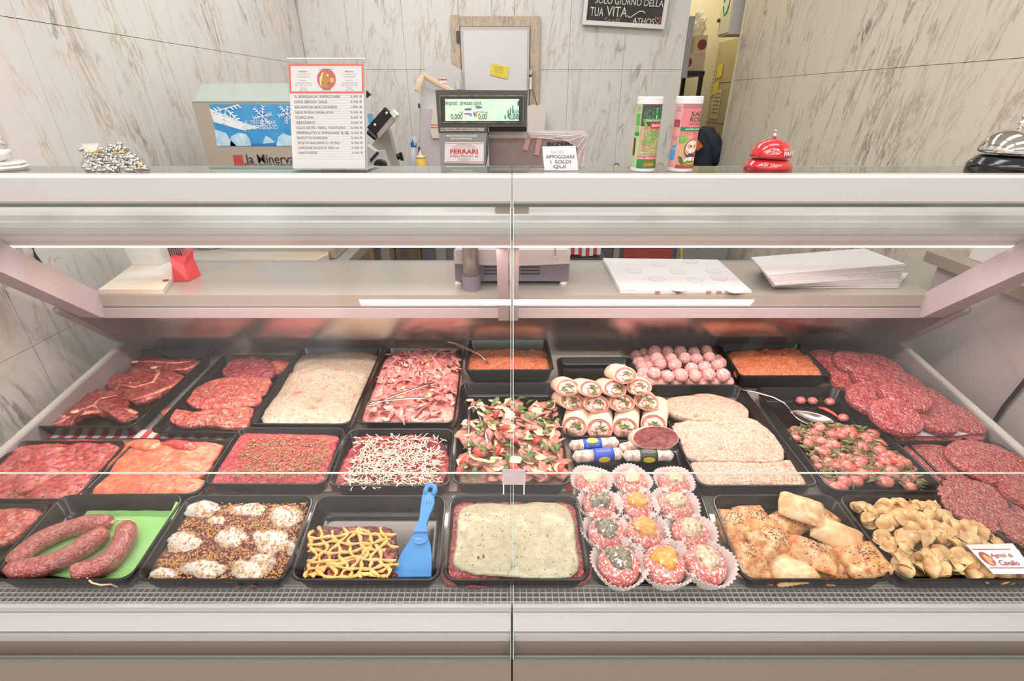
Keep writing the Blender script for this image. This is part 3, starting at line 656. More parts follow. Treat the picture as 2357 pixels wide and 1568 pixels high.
# neighbouring counter on the doorway side
nb = thing('side_counter', 'neighbouring counter with brown worktop edge beyond the end glass', 'counter', (1.29, .7, 0))
B().box((1.225, -.6, 1.115), (1.364, 1.405, 1.146)).obj('worktop', M('brown_worktop', (168, 152, 138), .5), nb)
B().box((1.245, -.6, 0), (1.364, 1.37, 1.115)).obj('side_panel', M('smudged_grey_panel', (208, 196, 191), .45, var=(196, 184, 180), vs=2.5), nb)
tag(B().tube([atX(2280, 985, 1.238), atX(2312, 935, 1.236), atX(2357, 880, 1.236), atX(2420, 800, 1.238)], .005, 8).obj('power_cable', m_blackp, smooth=True), 'black power cable against the grey side panel', 'cable')
tag(B().box((1.285, 1.15, 1.147), (1.355, 1.33, 1.21)).obj('paper_packet', m_paper, bevel=.003), 'pale packet on the brown worktop of the side counter', 'packet')
cbl = [atX(72, 560, -1.243), atX(82, 590, -1.243), atX(98, 612, -1.243), atX(104, 626, -1.243)]
tag(B().tube(cbl, .004, 8).obj('wall_cable', m_blackp, smooth=True), 'short black cable hanging on the veined side wall', 'cable')
tag(B().box((-1.246, 1.62, 1.02), (-1.236, 1.68, 1.36)).obj('wall_channel', m_darkgrey), 'dark cable channel on the side wall behind the counter', 'channel')
# ================================================================ on the worktop and the glass shelf
WZ = 1.1045
def wz(px, py, h=0.): return atZ(px, py, WZ + h)
bd = [wz(202, 678, .012), wz(362, 674, .012), wz(396, 640, .012), wz(430, 603, .012), wz(318, 600, .012)]
tag(plate('cutting_board', [(p.x, max(p.y, 1.158), WZ) for p in bd], .012, m_board, None, (0, 0, 1), .002), 'white chopping board on the steel worktop beside the red knife block', 'cutting board')
c = wz(330, 612, .013)
t = thing('white_tub', 'white plastic tub standing on the chopping board end', 'tub', (c.x, c.y + .04, WZ + .0125))
B().loft([[Vector((c.x + sx * (.055 * k), c.y + .045 + sy * .045 * k, WZ + .0125 + z)) for sx, sy in ((-1, -.7), (-.8, -1), (.8, -1), (1, -.7), (1, .7), (.8, 1), (-.8, 1), (-1, .7))] for k, z in ((.82, 0), (.9, .03), (1.0, .14))]).obj('tub_body', m_white, t, bevel=.004)
B().box((c.x - .066, c.y - .002, WZ + .1), (c.x - .058, c.y + .09, WZ + .14)).obj('tub_handle', m_white, t, bevel=.002)
b0 = wz(428, 648)
kb = thing('knife_block', 'red plastic knife block with thin blades, on the steel worktop', 'knife block', (b0.x, b0.y + .03, WZ))
m_kb = M('knife_block_red', (238, 62, 68), .4)
def kp(px, py, y): return atY(px, py, y)
y0 = b0.y
f0 = [kp(398, 647, y0), kp(433, 646, y0), kp(424, 612, y0 + .02), kp(428, 595, y0 + .03), kp(390, 592, y0 + .02), kp(395, 612, y0 + .005)]
f1 = [kp(402, 640, y0 + .06), kp(460, 625, y0 + .05), kp(446, 594, y0 + .06), kp(444, 572, y0 + .07), kp(420, 576, y0 + .08), kp(400, 592, y0 + .07)]
f0[0].z = f0[1].z = f1[0].z = f1[1].z = WZ + .0005
B().loft([f0, f1]).obj('block_body', m_kb, kb, bevel=.002)
for k in range(7):
    p = kp(392 + k * 5, 594, y0 + .04); B().box((p.x, p.y, p.z - .01), (p.x + .0012, p.y + .018, p.z + .10)).obj('knife_blade', m_cutlery, kb)
tag(B().ell(wz(382, 645, .0145), (.009, .006, .0025), amp=.4, fr=2).obj('meat_scrap', M('meat_red', (176, 40, 40), .4)), 'tiny red meat scrap on the chopping board', 'scrap')
# scale
sc = thing('weighing_scale', 'grey counter scale with pale dish, display post and customer price display', 'scale', (0, 1.25, WZ))
def sp(px, py, y): return atY(px, py, y)
ya = 1.222
x0, x1 = sp(1048, 640, ya).x, sp(1309, 640, ya).x; zb, zm, zt = sp(1100, 652, ya).z, sp(1100, 606, ya).z, sp(1100, 574, ya).z
zb = max(zb, WZ + .012)
B().box((x0, ya, zb), (x1, 1.40, zm)).obj('scale_body', m_purplegrey, sc, bevel=.006)
n = 12; low = [(x0 + (x1 - x0) * i / n, zm + .0008 - (.0055 * math.sin(math.pi * i / n))) for i in range(n + 1)]
B().prism([(x, ya - .006, z) for x, z in low] + [(x1, ya - .006, zt - .006), (x1 - .008, ya - .006, zt), (x0 + .008, ya - .006, zt), (x0, ya - .006, zt - .006)], (0, .18, 0)).obj('weighing_dish', M('dish_pale', (220, 206, 206), .4), sc, bevel=.002)
for py in (615, 622.5, 630):
    for p0, p1 in ((1113, 1144), (1198, 1243)):
        a, b = sp(p0, py - 1.4, ya), sp(p1, py + 1.4, ya); B().box((a.x, ya - .0015, b.z), (b.x, ya + .002, a.z)).obj('vent_slot', m_blackp, sc)
for px in (1055, 1297):
    a = sp(px, 660, ya); B().lathe([(.010, 0), (.010, .004), (.006, .008), (.005, max(zb - WZ, .012))], (a.x, ya + .012, WZ), 14).obj('levelling_foot', m_white, sc)
px_, yp = sp(1084, 620, 1.198).x, 1.198
B().lathe([(.0235, 0), (.0235, .036), (.022, .037)], (px_, yp, WZ), 24).obj('post_collar', m_purplegrey, sc, smooth=False)
B().lathe([(.0205, 0), (.0205, .268)], (px_, yp, WZ + .03), 24).obj('display_post', M('post_grey', (178, 168, 164), .35, metal=.5), sc, smooth=True)
B().tube([sp(1278, 590, ya - .012), sp(1278, 572, ya - .012), sp(1278, 500, ya)], .0018, 6).obj('antenna_wire', m_steel, sc)
B().ell(sp(1278, 591, ya - .012), (.003, .003, .003)).obj('wire_ball', m_chrome, sc)
y = 1.20
def hd(px, py, o=0.): return atY(px, py, y - o)
plate('display_head', [hd(1002, 207), hd(1215, 208), hd(1212, 292), hd(1008, 290)], .05, m_darkgrey, sc, (0, 1, 0), bevel=.002)
plate('display_bezel', [hd(1011, 219, .001), hd(1206, 219, .001), hd(1205, 284, .001), hd(1013, 283, .001)], .002, M('bezel_worn', (150, 140, 122), .5, var=(96, 90, 78), vs=40), sc, (0, -1, 0))
plate('display_recess', [hd(1013, 222, .003), hd(1204, 222, .003), hd(1203, 281, .003), hd(1015, 280, .003)], .001, M('recess_dark', (62, 58, 46), .6), sc, (0, -1, 0))
def screen_mat():
    k = NT('lcd_screen'); v = k.coord()
    c_ = k.mixc(k.ramp(k.noise(v, 22, 2), .45, .7), lin((214, 238, 212)), lin((186, 226, 206)))
    k.l(c_, k.b.inputs['Base Color']); k.l(c_, k.b.inputs['Emission Color']); k.b.inputs['Emission Strength'].default_value = .16; k.b.inputs['Roughness'].default_value = .3
    return k.m
scr = plate('screen', [hd(1024, 228, .0045), hd(1195, 228, .0045), hd(1194, 278.5, .0045), hd(1025, 278.5, .0045)], .001, screen_mat(), sc, (0, -1, 0))
m_lcd = M('lcd_ink', (44, 62, 44), .6)
def lt(s, px, py, wpx, hpx, m_=m_lcd, o=.0058): text(s, hd(px, py, o), wpx * .000972, hpx * .00094, m_, sc)
lt('Impost. prezzo unit.', 1067, 238, 84, 12); lt('0,000', 1051, 269.5, 27, 13); lt('0,00', 1111, 269.5, 20, 13); lt('0,00', 1182, 269.5, 22, 14)
m_lcdl = M('lcd_pale', (120, 150, 110), .6); lt('kg', 1062, 258.5, 8, 6, m_lcdl); lt('EUR/kg', 1110, 259, 25, 6, M('lcd_olive', (150, 150, 90), .6)); lt('EUR', 1188, 257, 13, 6, M('lcd_teal', (70, 130, 140), .6))
for (px, py, rx, ry, colr) in ((1077, 252, 9, 2.2, (60, 80, 170)), (1102, 247, 8, 3, (70, 110, 200)), (1076, 262, 9, 2, (190, 70, 170)), (1083, 264, 4, 4, (90, 190, 210)), (1095, 264, 3, 6, (230, 140, 70)), (1091, 262, 2, 5, (170, 80, 190)), (1080, 249, 7, 1.4, (236, 190, 90)), (1193, 238, 2.4, 6, (60, 90, 180)), (1193, 270, 2, 5, (230, 170, 80)), (1170, 262, 2, 10, (80, 130, 120)), (1175, 256, 1.5, 9, (90, 140, 130)), (1180, 252, 1.5, 10, (80, 126, 126)), (1163, 270, 2.4, 5, (110, 160, 150)), (1098, 243, 6, 1.6, (240, 196, 110))):
    o = B().ell(hd(px, py, .0056), (rx * .00097, .0004, ry * .00094)).obj('screen_bleed', M('bleed', colr, .6, alpha=.7), sc, smooth=True)
plate('body_upper', [hd(1008, 290.5), hd(1123, 291), hd(1121, 306), hd(1009, 306)], .05, m_darkgrey, sc, (0, 1, 0), bevel=.002)
plate('rating_strip', [hd(1014, 294, .001), hd(1115, 294, .001), hd(1115, 302, .001), hd(1014, 302, .001)], .001, M('rating_plate', (176, 168, 156), .5), sc, (0, -1, 0))
text('Max  15 kg  Min  40 g  e=  2 g', hd(1058, 298, .0025), .083, .004, m_ink, sc)
plate('body_lower', [hd(1010, 306.5), hd(1121, 306.5), hd(1119, 330), hd(1117, 386), hd(1014, 386)], .045, m_midgrey, sc, (0, 1, 0), bevel=.002)
plate('body_side', [hd(1121.5, 306.5, .0), hd(1123, 306.5), hd(1122, 360), hd(1117, 386)], .045, m_darkgrey, sc, (0, 1, 0))
text('APPROVATO NON VALIDO AL RILASCIO', hd(1062, 313, .001), .072, .0042, m_white, sc, bold=.02); text('DELLO SCONTRINO FISCALE', hd(1062, 319, .001), .048, .0042, m_white, sc, bold=.02)
cd = plate('dealer_card', [hd(1024, 327, .001), hd(1114, 328, .001), hd(1113, 377, .001), hd(1023, 375, .001)], .001, m_paper, sc, (0, -1, 0))
for a, b in ((329.5, 330.6), (371.5, 373)): plate('card_line', [hd(1025, a, .0022), hd(1112, a + .5, .0022), hd(1112, b + .5, .0022), hd(1025, b, .0022)], .0004, m_salmon, cd, (0, -1, 0))
text('FERRARI', hd(1068, 349, .0024), .064, .0095, m_red, cd, bold=.03); text('di Ferrari Alessio & C. sas', hd(1068, 359, .0024), .065, .006, m_red, cd)
for s_, py, wd in (('MACCHINE  REFRIGERAZIONE', 333.5, .036), ('BILANCE - AFFETTATRICI - REGISTRATORI', 337.5, .052), ('ATTREZZATURE PER NEGOZI E ALIMENTARI', 341.5, .06), ('VENDITA E ASSISTENZA', 366, .03), ('viale della Stazione', 369, .026)): text(s_, hd(1068, py, .0024), wd, .0022, m_greyink, cd)
# printer body with cling film
yb = 1.235
def pr_(px, py, o=0.): return atY(px, py, yb - o)
plate('head_underside', [pr_(1125, 292), pr_(1212, 292), pr_(1212, 303), pr_(1125, 303)], .05, m_blackp, sc, (0, 1, 0))
plate('printer_top', [pr_(1124, 303), pr_(1350, 304), pr_(1352, 318), pr_(1124, 318)], .05, M('printer_pale', (186, 172, 164), .5), sc, (0, 1, 0))
plate('printer_front', [pr_(1125, 318), pr_(1352, 318), pr_(1345, 350), pr_(1335, 400), pr_(1126, 400)], .05, M('printer_mauve', (134, 116, 110), .5, var=(150, 130, 122), vs=6), sc, (0, 1, 0))
text('BIZERBA', pr_(1300, 332, .0015), .083, .009, m_ink, sc, bold=.03)
plate('cling_film', [pr_(1213, 303, .004), pr_(1348, 306, .005), pr_(1353, 312, .005), pr_(1340, 392, .005), pr_(1326, 392, .006), pr_(1330, 340, .006), pr_(1290, 318, .006), pr_(1222, 318, .005)], .0006, M('cling_film', (240, 220, 216), .15, alpha=.32, bump=.8, bs=60), sc, (0, -1, 0))
for a, b in (((1214, 304), (1350, 307)), ((1216, 308), (1300, 312)), ((1280, 315), (1345, 309)), ((1328, 340), (1350, 312)), ((1332, 360), (1348, 330)), ((1326, 392), (1336, 350)), ((1240, 317), (1310, 324)), ((1310, 324), (1350, 310))):
    B().tube([pr_(*a, .007), pr_(*b, .007)], .0006, 4).obj('film_crease', m_white, sc)
for px, ph in ((1213, 347), (1239, 358)):
    plate('tape_strip', [pr_(px - 3, 318, .003), pr_(px + 9, 318, .003), pr_(px + 1, ph, .003), pr_(px - 10, ph - 3, .003)], .0008, M('pink_tape', (206, 160, 152), .25, bump=.8, bs=90, alpha=.75), sc, (0, -1, 0))
# paper on the worktop
m_sheet = M('wrapping_paper', (218, 212, 211), .75)
pts = [wz(1388, 594, .01), wz(1652, 598, .01), wz(1742, 680, .008), wz(1432, 677, .008)]
pp_ = thing('wrapping_paper', 'flat pile of white wrapping paper printed with faint grey rings', 'paper', (pts[0].x + .1, 1.25, WZ))
for k in range(6):
    j = [Vector((p.x + random.uniform(-.002, .002), max(p.y, 1.158) + random.uniform(-.002, .002), WZ + .0002 + k * .0017)) for p in pts]
    plate('sheet', j, .0014, m_sheet, pp_, (0, 0, 1))
m_ringp = M('faint_ring_print', (198, 194, 197), .8); m_ringd = M('faint_disc_print', (212, 207, 209), .8)
for px, py in ((1458, 624), (1516, 608), (1588, 602), (1560, 625), (1642, 624), (1512, 642), (1450, 661), (1600, 645), (1655, 640), (1560, 664), (1632, 660), (1690, 668)):
    p = wz(px, py, .0106); B().lathe([(.0225, 0), (.0225, .0003)], (p.x, p.y, WZ + .0103), 20).obj('ring_print', m_ringp, pp_); B().lathe([(.019, 0), (.019, .0004)], (p.x, p.y, WZ + .0105), 20).obj('disc_print', m_ringd, pp_)
for k in range(9): p = wz(1515 + k * 24, 678, .009); B().box((p.x, 1.156, WZ + .002), (p.x + .012, 1.1575, WZ + .008)).obj('edge_print', M('edge_print', (160, 110, 108), .8), pp_) if k in (0, 2, 5, 6, 8) else None
st = thing('paper_stack', 'thick stack of white butcher sheets fanned out beside the printed paper', 'paper', (.75, 1.27, WZ))
hz = .052
base = [wz(1778, 663, 0), wz(2066, 664, 0), wz(2088, 634, 0), wz(1752, 622, 0)]
base = [Vector((p.x, max(p.y, 1.156), 0)) for p in base]
topq = [wz(1790, 648, hz), wz(2084, 608, hz), wz(1992, 572, hz), wz(1728, 592, hz)]
for k in range(22):
    f = k / 21; L = []
    for i in range(4):
        j = base[i] * (1 - f) + topq[i] * f if k > 2 else base[i]
        L.append(Vector((j.x + random.uniform(-.002, .002), max(j.y, 1.156) + random.uniform(-.0015, .0015), WZ + .0004 + k * hz / 22)))
    plate('sheet', L, hz / 22 * .8, m_sheet, st, (0, 0, 1))
# ---------------------------------------------------------------- on the glass shelf
SZ = 1.4330; SY = .916
def sh(px, py, o=0.): return atY(px, py, SY - o)
# price list stand
ps = thing('price_stand', 'acrylic stand holding a handwritten price list with red-framed header', 'price sign', (-.31, .93, SZ))
tq = [sh(672, 396), sh(846, 396), sh(836, 134), sh(654, 134)]
zb_ = SZ
def sl_(u, v, o=0.):   # u, v over the stand's face, leaning back a little
    a = tq[0] * (1 - u) + tq[1] * u; b = tq[3] * (1 - u) + tq[2] * u
    p = a * (1 - v) + b * v; p.z = p.z + (zb_ + .001 - tq[0].z) * (1 - v); p.y = SY + .012 * v - o; return p
plate('acrylic_pocket', [sl_(0, 0), sl_(1, 0), sl_(1, 1), sl_(0, 1)], .0014, m_acryl, ps, (0, -1, 0))
plate('acrylic_foot', [(tq[0].x, SY - .002, SZ + .0005), (tq[1].x, SY - .002, SZ + .0005), (tq[1].x + .006, SY + .06, SZ + .0005), (tq[0].x, SY + .06, SZ + .0005)], .0015, m_acryl, ps, (0, 0, 1))
B().tube([sl_(0, 1), sl_(1, 1)], .0014, 6).obj('pocket_upper_edge', m_white, ps)
B().tube([sl_(1, 0, .001), sl_(1.0, .95, .001)], .0007, 6).obj('pocket_side_edge', m_gedge, ps)
def pa(u, v, o=0.): return sl_(.025 + u * .955, .02 + v * .935, .0022 + o)
plate('price_paper', [pa(0, 0), pa(1, 0), pa(1, 1), pa(0, 1)], .0006, m_paper, ps, (0, -1, 0))
for u0, v0, u1, v1 in ((0, .735, 1, .752), (0, .985, 1, 1), (0, .752, .022, .985), (.978, .752, 1, .985)):
    plate('red_frame', [pa(u0, v0, .0007), pa(u1, v0, .0007), pa(u1, v1, .0007), pa(u0, v1, .0007)], .0003, m_salmon, ps, (0, -1, 0))
axp = pa(1, .5) - pa(0, .5); ayp = pa(.5, 1) - pa(.5, 0); Wp, Hp = axp.length, ayp.length
def ptx(s, u, v, wd, ht, m_): text(s, pa(u, v, .0009), wd * Wp, ht * Hp, m_, ps, axp, ayp)
m_pencil = M('pencil_grey', (132, 122, 110), .8)
items = [('"IL BORDEAUX" RISPECCHIRE', '2,50 €', .62), ('ORIS SENZA SALE', '2,90 €', .44), ('SALAMOIA BOLOGNESE', '1,90 €', .57), ('SALE ROSA HIMALAYA', '2,90 €', .52), ('CURCUMA', '2,00 €', .25), ('ZENZERO', '2,00 €', .26), ('OLIO EXTR. VERG. TARTUFO', '6,90 €', .66), ('PREPARATO X IMPANARE', '2,50 €', .58), ('RISOTTO PORCINI', '3,50 €', .41), ('ACETO BALSAMICO VETRO', '5,90 €', .58), ('LIMONE SUCCO 250 ml', '2,00 €', .56), ('MAIONESE', '2,00 €', .26)]
for i, (a, b, wd) in enumerate(items):
    v = .705 - i * .0495
    ptx(a, .055 + i * .003 + wd / 2, v, wd, .022, m_pencil); ptx(b, .895, v, .16, .022, m_pencil)
ptx('S.G', .73, .705 - 7 * .0495, .10, .022, m_ink)
for i in range(26):
    v = .72 - i * .0248; plate('ruled_line', [pa(.05, v, .0007), pa(.97, v, .0007), pa(.97, v + .0012, .0007), pa(.05, v + .0012, .0007)], .0002, M('ruled_grey', (206, 196, 194), .8) if i == 0 else bpy.data.materials['ruled_grey'], ps, (0, -1, 0))
for sx, hd_ in ((.19, 'Suzzara'), (.81, 'Mantova')):
    ptx(hd_, sx, .935, .11, .013, m_ink)
    for k, (s_, wd) in enumerate((('Via Luppi Menotti 5', .2), ('Tel. 0376 531 461', .16), ('Orari', .07), ('da Martedi a Venerdi', .2), ('8.00 - 13.00 / 15.30 - 19.30', .22), ('Sabato', .07), ('8.00 - 13.00', .11))):
        ptx(s_, sx, .91 - k * .0225 - (.012 if k > 1 else 0), wd, .010, m_greyink)
cen = pa(.5, .865, .0008); rr_ = .123 * Wp
def disc(name, c, r, m_, o, par, a=1., ax=None):
    pts = [c + axp.normalized() * (r * a * math.cos(2*math.pi*i/28)) + ayp.normalized() * (r * math.sin(2*math.pi*i/28)) + Vector((0, -o, 0)) for i in range(28)]
    return plate(name, pts, .0002, m_, par, (0, -1, 0))
disc('emblem_disc', cen, rr_, M('emblem_rose', (196, 112, 100), .7), .0002, ps)
def ep(x, y, o): return cen + axp.normalized() * (x * rr_) + ayp.normalized() * (y * rr_) + Vector((0, -o, 0))
m_hb = M('emblem_brown', (196, 138, 84), .7); m_hc = M('emblem_cream', (236, 214, 150), .7)
plate('emblem_head', [ep(x, y, .0006) for x, y in ((-.5, -.82), (.25, -.9), (.12, -.4), (.3, -.25), (.75, -.4), (.9, -.15), (.85, .1), (.4, .2), (.1, .55), (-.08, .85), (-.2, .5), (-.45, .1))], .0002, m_hb, ps, (0, -1, 0))
plate('emblem_mane', [ep(x, y, .0009) for x, y in ((-.2, .75), (-.5, .5), (-.72, 0), (-.7, -.5), (-.5, -.75), (-.52, -.3), (-.42, .1))], .0002, m_hc, ps, (0, -1, 0))
plate('emblem_muzzle', [ep(x, y, .0009) for x, y in ((.42, -.3), (.7, -.4), (.9, -.18), (.86, .08), (.55, .1), (.4, -.05))], .0002, M('emblem_tan', (222, 178, 112), .7), ps, (0, -1, 0))
disc('emblem_eye', ep(.18, .36, .0009), rr_ * .1, m_white, .0002, ps)
ptx('Macelleria Equina', .5, .955, .2, .012, m_greyink); ptx('ATHOS', .5, .768, .11, .014, m_ink)
# NON APPOGGIARE sign
ns = thing('money_sign', 'small folded acrylic sign with handwritten plea not to put money here', 'sign', (.09, .93, SZ))
nq = [sh(1253, 397), sh(1331, 394), sh(1327, 339), sh(1249, 341)]
for p in nq[:2]: p.z = max(p.z, SZ + .001)
for i, p in enumerate(nq): p.y = SY + (.012 if i > 1 else 0)
plate('sign_card', nq, .0008, m_paper, ns, (0, -1, 0)); plate('sign_back_leaf', [nq[3] + Vector((0, .002, 0)), nq[2] + Vector((0, .002, 0)), nq[1] + Vector((-.002, .045, 0)), nq[0] + Vector((-.004, .045, 0))], .001, m_acryl, ns, (0, 1, 0))
axn, ayn = nq[1] - nq[0], nq[3] - nq[0]; B().tube([nq[3], nq[2]], .0014, 6).obj('fold_edge', m_white, ns)
def ntx(s, u, v, wd, ht, m_): p = nq[0] + axn * u + ayn * v; p.y -= .0012; text(s, p, wd * axn.length, ht * ayn.length, m_, ns, axn, ayn, bold=.012)
m_marker = M('marker_grey', (112, 100, 96), .8)
ntx('NON', .44, .81, .38, .16, M('marker_faded', (206, 188, 188), .8)); ntx('APPOGGIARE', .5, .6, .85, .15, m_marker); ntx('I  SOLDI', .5, .38, .6, .15, m_marker); ntx('QUI', .45, .16, .37, .16, m_marker)
# spice cans
def can(name, label, pl, pr, ptop, mb, parts):
    a, b = sh(pl, 396), sh(pr, 396); r = (b.x - a.x) / 2 * .985; cx = (a.x + b.x) / 2; cy = SY + .006
    H = atY(0, ptop, cy).z - SZ
    t = thing(name, label, 'can', (cx, cy, SZ))
    B().lathe([(r * .98, .0005), (r, .003), (r, H * .90)], (cx, cy, SZ), 40).obj('can_body', mb, t, smooth=True)
    B().lathe([(r * 1.0, 0), (r * 1.02, .001), (r * 1.02, .006), (r * 1.0, .0065)], (cx, cy, SZ + .0002), 40).obj('base_rim', m_white, t)
    B().lathe([(r * 1.0, H * .90), (r * 1.03, H * .905), (r * 1.03, H * .985), (r * .97, H), (r * .9, H)], (cx, cy, SZ), 40).obj('lid', m_white, t, smooth=False)
    def patch(nm, p0, p1, z0, z1, m_, lift=.0003):
        n = max(2, int(abs(p1 - p0) / 8)); s = B(); L = []
        for i in range(n + 1):
            an = R(p0 + (p1 - p0) * i / n); L.append((math.sin(an), -math.cos(an)))
        s.loft([[Vector((cx + x * (r + lift), cy + y * (r + lift), SZ + z)) for x, y in L] for z in (z0 * H, z1 * H)], False, False, closed=False)
        return s.obj(nm, m_, t, smooth=True)
    def shape(nm, ph, zc, pts, m_, lift=.0005):
        s = B(); P_ = []
        for x, y in pts:
            an = R(ph) + x * H / r; P_.append(Vector((cx + math.sin(an) * (r + lift), cy - math.cos(an) * (r + lift), SZ + (zc + y) * H)))
        c_ = sum(P_, Vector()) / len(P_); d_ = Vector((c_.x - cx, c_.y - cy, 0)); c_ = Vector((cx, cy, c_.z)) + d_.normalized() * (r + lift)
        vs = [s.bm.verts.new(p) for p in P_]; vc = s.bm.verts.new(c_)
        for i in range(len(vs)): s.bm.faces.new((vs[i], vs[(i + 1) % len(vs)], vc))
        return s.obj(nm, m_, t)
    def txt(s_, ph, z, wd, ht, m_, bold=0., shear=0., lift=.0009): text(s_, (0, 0, 0), wd * H, ht * H, m_, t, wrap=((cx, cy, SZ + z * H), r, R(ph)), bold=bold, shear=shear, lift=lift)
    parts(patch, shape, txt); return t
def circ(rx, ry, n=20): return [(rx * math.cos(2*math.pi*i/n), ry * math.sin(2*math.pi*i/n)) for i in range(n)]
m_lgreen = M('pale_green_print', (180, 206, 150), .5); m_grn = M('green_print_band', (38, 134, 76), .5); m_grn2 = M('leaf_green_print', (106, 168, 70), .5, var=(170, 196, 100), vs=60)
m_dkbrown = M('dark_print', (84, 76, 70), .5); m_woodp = M('wood_print', (206, 172, 150), .5, var=(176, 138, 112), vs=30, stretch=(6, 6, 1)); m_hay = M('herb_print', (160, 160, 92), .5, var=(206, 200, 146), vs=80)
m_orange = M('orange_print', (240, 170, 60), .5)
def oris(patch, shape, txt):
    patch('side_label', -100, -46, .05, .90, m_lgreen); patch('side_green', -80, -52, .62, .78, M('mid_green_print', (96, 178, 90), .5), .0005); patch('side_dark_green', -80, -50, .49, .54, m_grn, .0005); patch('side_photo', -85, -66, .22, .46, M('dark_red_print', (120, 48, 44), .5), .0005)
    for k in range(7): patch('side_print', -74, -54, .86 - k * .022 - (.2 if k > 2 else 0), .868 - k * .022 - (.2 if k > 2 else 0), m_greyink, .0006)
    patch('front_label', -46, 100, .05, .90, m_woodp); patch('dark_head', -46, 100, .62, .90, m_dkbrown, .0005)
    shape('title_glow', 26, .785, [(x * 1.25, y) for x, y in circ(.145, .07)], m_white, .0006)
    txt('ORIS', 24, .785, .30, .105, m_grn, .04); patch('green_ribbon', -36, 100, .675, .72, M('ribbon_green', (88, 160, 72), .5), .0008); txt('Erbe aromatiche', 28, .697, .30, .028, m_white)
    patch('red_flag', -2, 100, .59, .665, m_red, .0008); txt('SENZA SALE', 34, .63, .17, .03, m_white, .03)
    for i, (ph, z, a, b, ang) in enumerate(((0, .52, .10, .02, .3), (20, .49, .13, .025, .2), (-5, .43, .12, .022, .35), (30, .44, .10, .03, .5), (15, .55, .06, .015, -.4), (40, .55, .05, .02, .8), (-15, .40, .08, .012, .25), (-20, .62, .02, .03, 0), (-25, .66, .015, .02, 0))):
        ca, sa = math.cos(ang), math.sin(ang); shape('herb_leaf', ph, z, [(x * ca - y * sa, x * sa + y * ca) for x, y in circ(a, b, 14)], m_grn2, .0007 + i * .00004)
    for i, (ph, z, a, b) in enumerate(((20, .33, .15, .05), (35, .39, .09, .06), (0, .28, .12, .03))): shape('herb_bunch', ph, z, circ(a, b, 14), m_hay, .001 + i * .00005)
    patch('red_band', -46, 100, .165, .215, m_red, .0008); txt('SUGHI, VERDURE, CARNI', 12, .19, .34, .024, m_white, .03)
    patch('green_foot', -46, 100, .05, .165, m_grn, .0008); shape('badge', 14, .105, circ(.10, .036, 24), m_orange, .001); shape('badge_inner', 14, .105, circ(.094, .03, 24), m_dkbrown, .0012); txt('CABER', 14, .105, .145, .034, m_orange, .04, .2, .0015)
can('spice_can', 'green spice can with herb picture and pale lid on the glass shelf', 1453, 1507, 222, M('can_white_green', (206, 210, 190), .4), oris)
m_pk = M('pink_print', (236, 168, 164), .5); m_pk2 = M('deep_pink_print', (226, 132, 136), .5); m_wine = M('wine_print', (172, 66, 80), .5)
def rosa(patch, shape, txt):
    patch('side_label', -100, -40, .05, .90, m_pk); patch('side_wine', -82, -46, .60, .70, m_wine, .0005); patch('side_blue', -85, -50, .16, .30, M('sky_blue_print', (84, 168, 222), .5), .0005); shape('blue_arrow', -60, .36, [(-.05, 0), (.04, .04), (.03, -.03), (-.02, -.05)], bpy.data.materials['sky_blue_print'], .0006)
    for k in range(9): patch('side_print', -76, -48, .86 - k * .024 - (.14 if k > 2 else 0) - (.1 if k > 5 else 0), .867 - k * .024 - (.14 if k > 2 else 0) - (.1 if k > 5 else 0), m_greyink, .0006)
    patch('front_label', -40, 100, .05, .90, m_pk2); patch('wood_ground', -40, 100, .05, .50, M('warm_wood_print', (216, 168, 124), .5, var=(196, 138, 98), vs=20), .0004)
    patch('upper_band', -40, 100, .85, .90, M('mauve_print', (190, 120, 124), .5), .0005)
    txt('SALE', 36, .775, .24, .06, m_dkbrown); txt('ROSA', 34, .705, .24, .06, m_dkbrown); txt("dell'Himalaya", 34, .645, .26, .032, m_wine)
    patch('green_ribbon', -40, 100, .555, .605, m_grn, .0008); txt('con Erbe Aromatiche', 30, .582, .30, .026, m_white, .02)
    for i, (ph, z, a, b) in enumerate(((-22, .47, .06, .04), (-26, .42, .05, .035), (-16, .44, .05, .03))): shape('herb_leaf', ph, z, circ(a, b, 12), m_grn2, .0006 + i * .00005)
    shape('pink_cloth', 30, .50, circ(.14, .07), M('rose_print', (222, 110, 122), .5), .0006)
    shape('bowl_print', 26, .31, circ(.12, .13, 26), M('bowl_plum', (88, 62, 70), .5), .0008); shape('salt_print', 27, .345, circ(.10, .09, 26), M('salt_white', (244, 226, 224), .6, specks=[((206, 90, 100), 260, .6, .64), ((70, 90, 50), 200, .64, .68)]), .001)
    shape('leaf_print', -18, .16, [(-.05, .06), (.0, .05), (.03, -.02), (.03, -.07), (-.02, -.03)], M('dark_leaf_print', (76, 100, 66), .5), .001)
    shape('spilled_salt', 25, .16, circ(.09, .05), m_white, .0009)
    patch('wine_foot', -40, 100, .05, .10, m_wine, .001); shape('badge', 22, .118, circ(.11, .04, 24), m_orange, .0012); shape('badge_inner', 22, .118, circ(.104, .033, 24), m_grn, .0014); txt('CABER', 22, .118, .16, .036, m_orange, .04, .2, .0017)
can('salt_can', 'pink salt can with bowl picture and pale lid on the glass shelf', 1538, 1594, 221, M('can_pink', (236, 190, 184), .4), rosa)
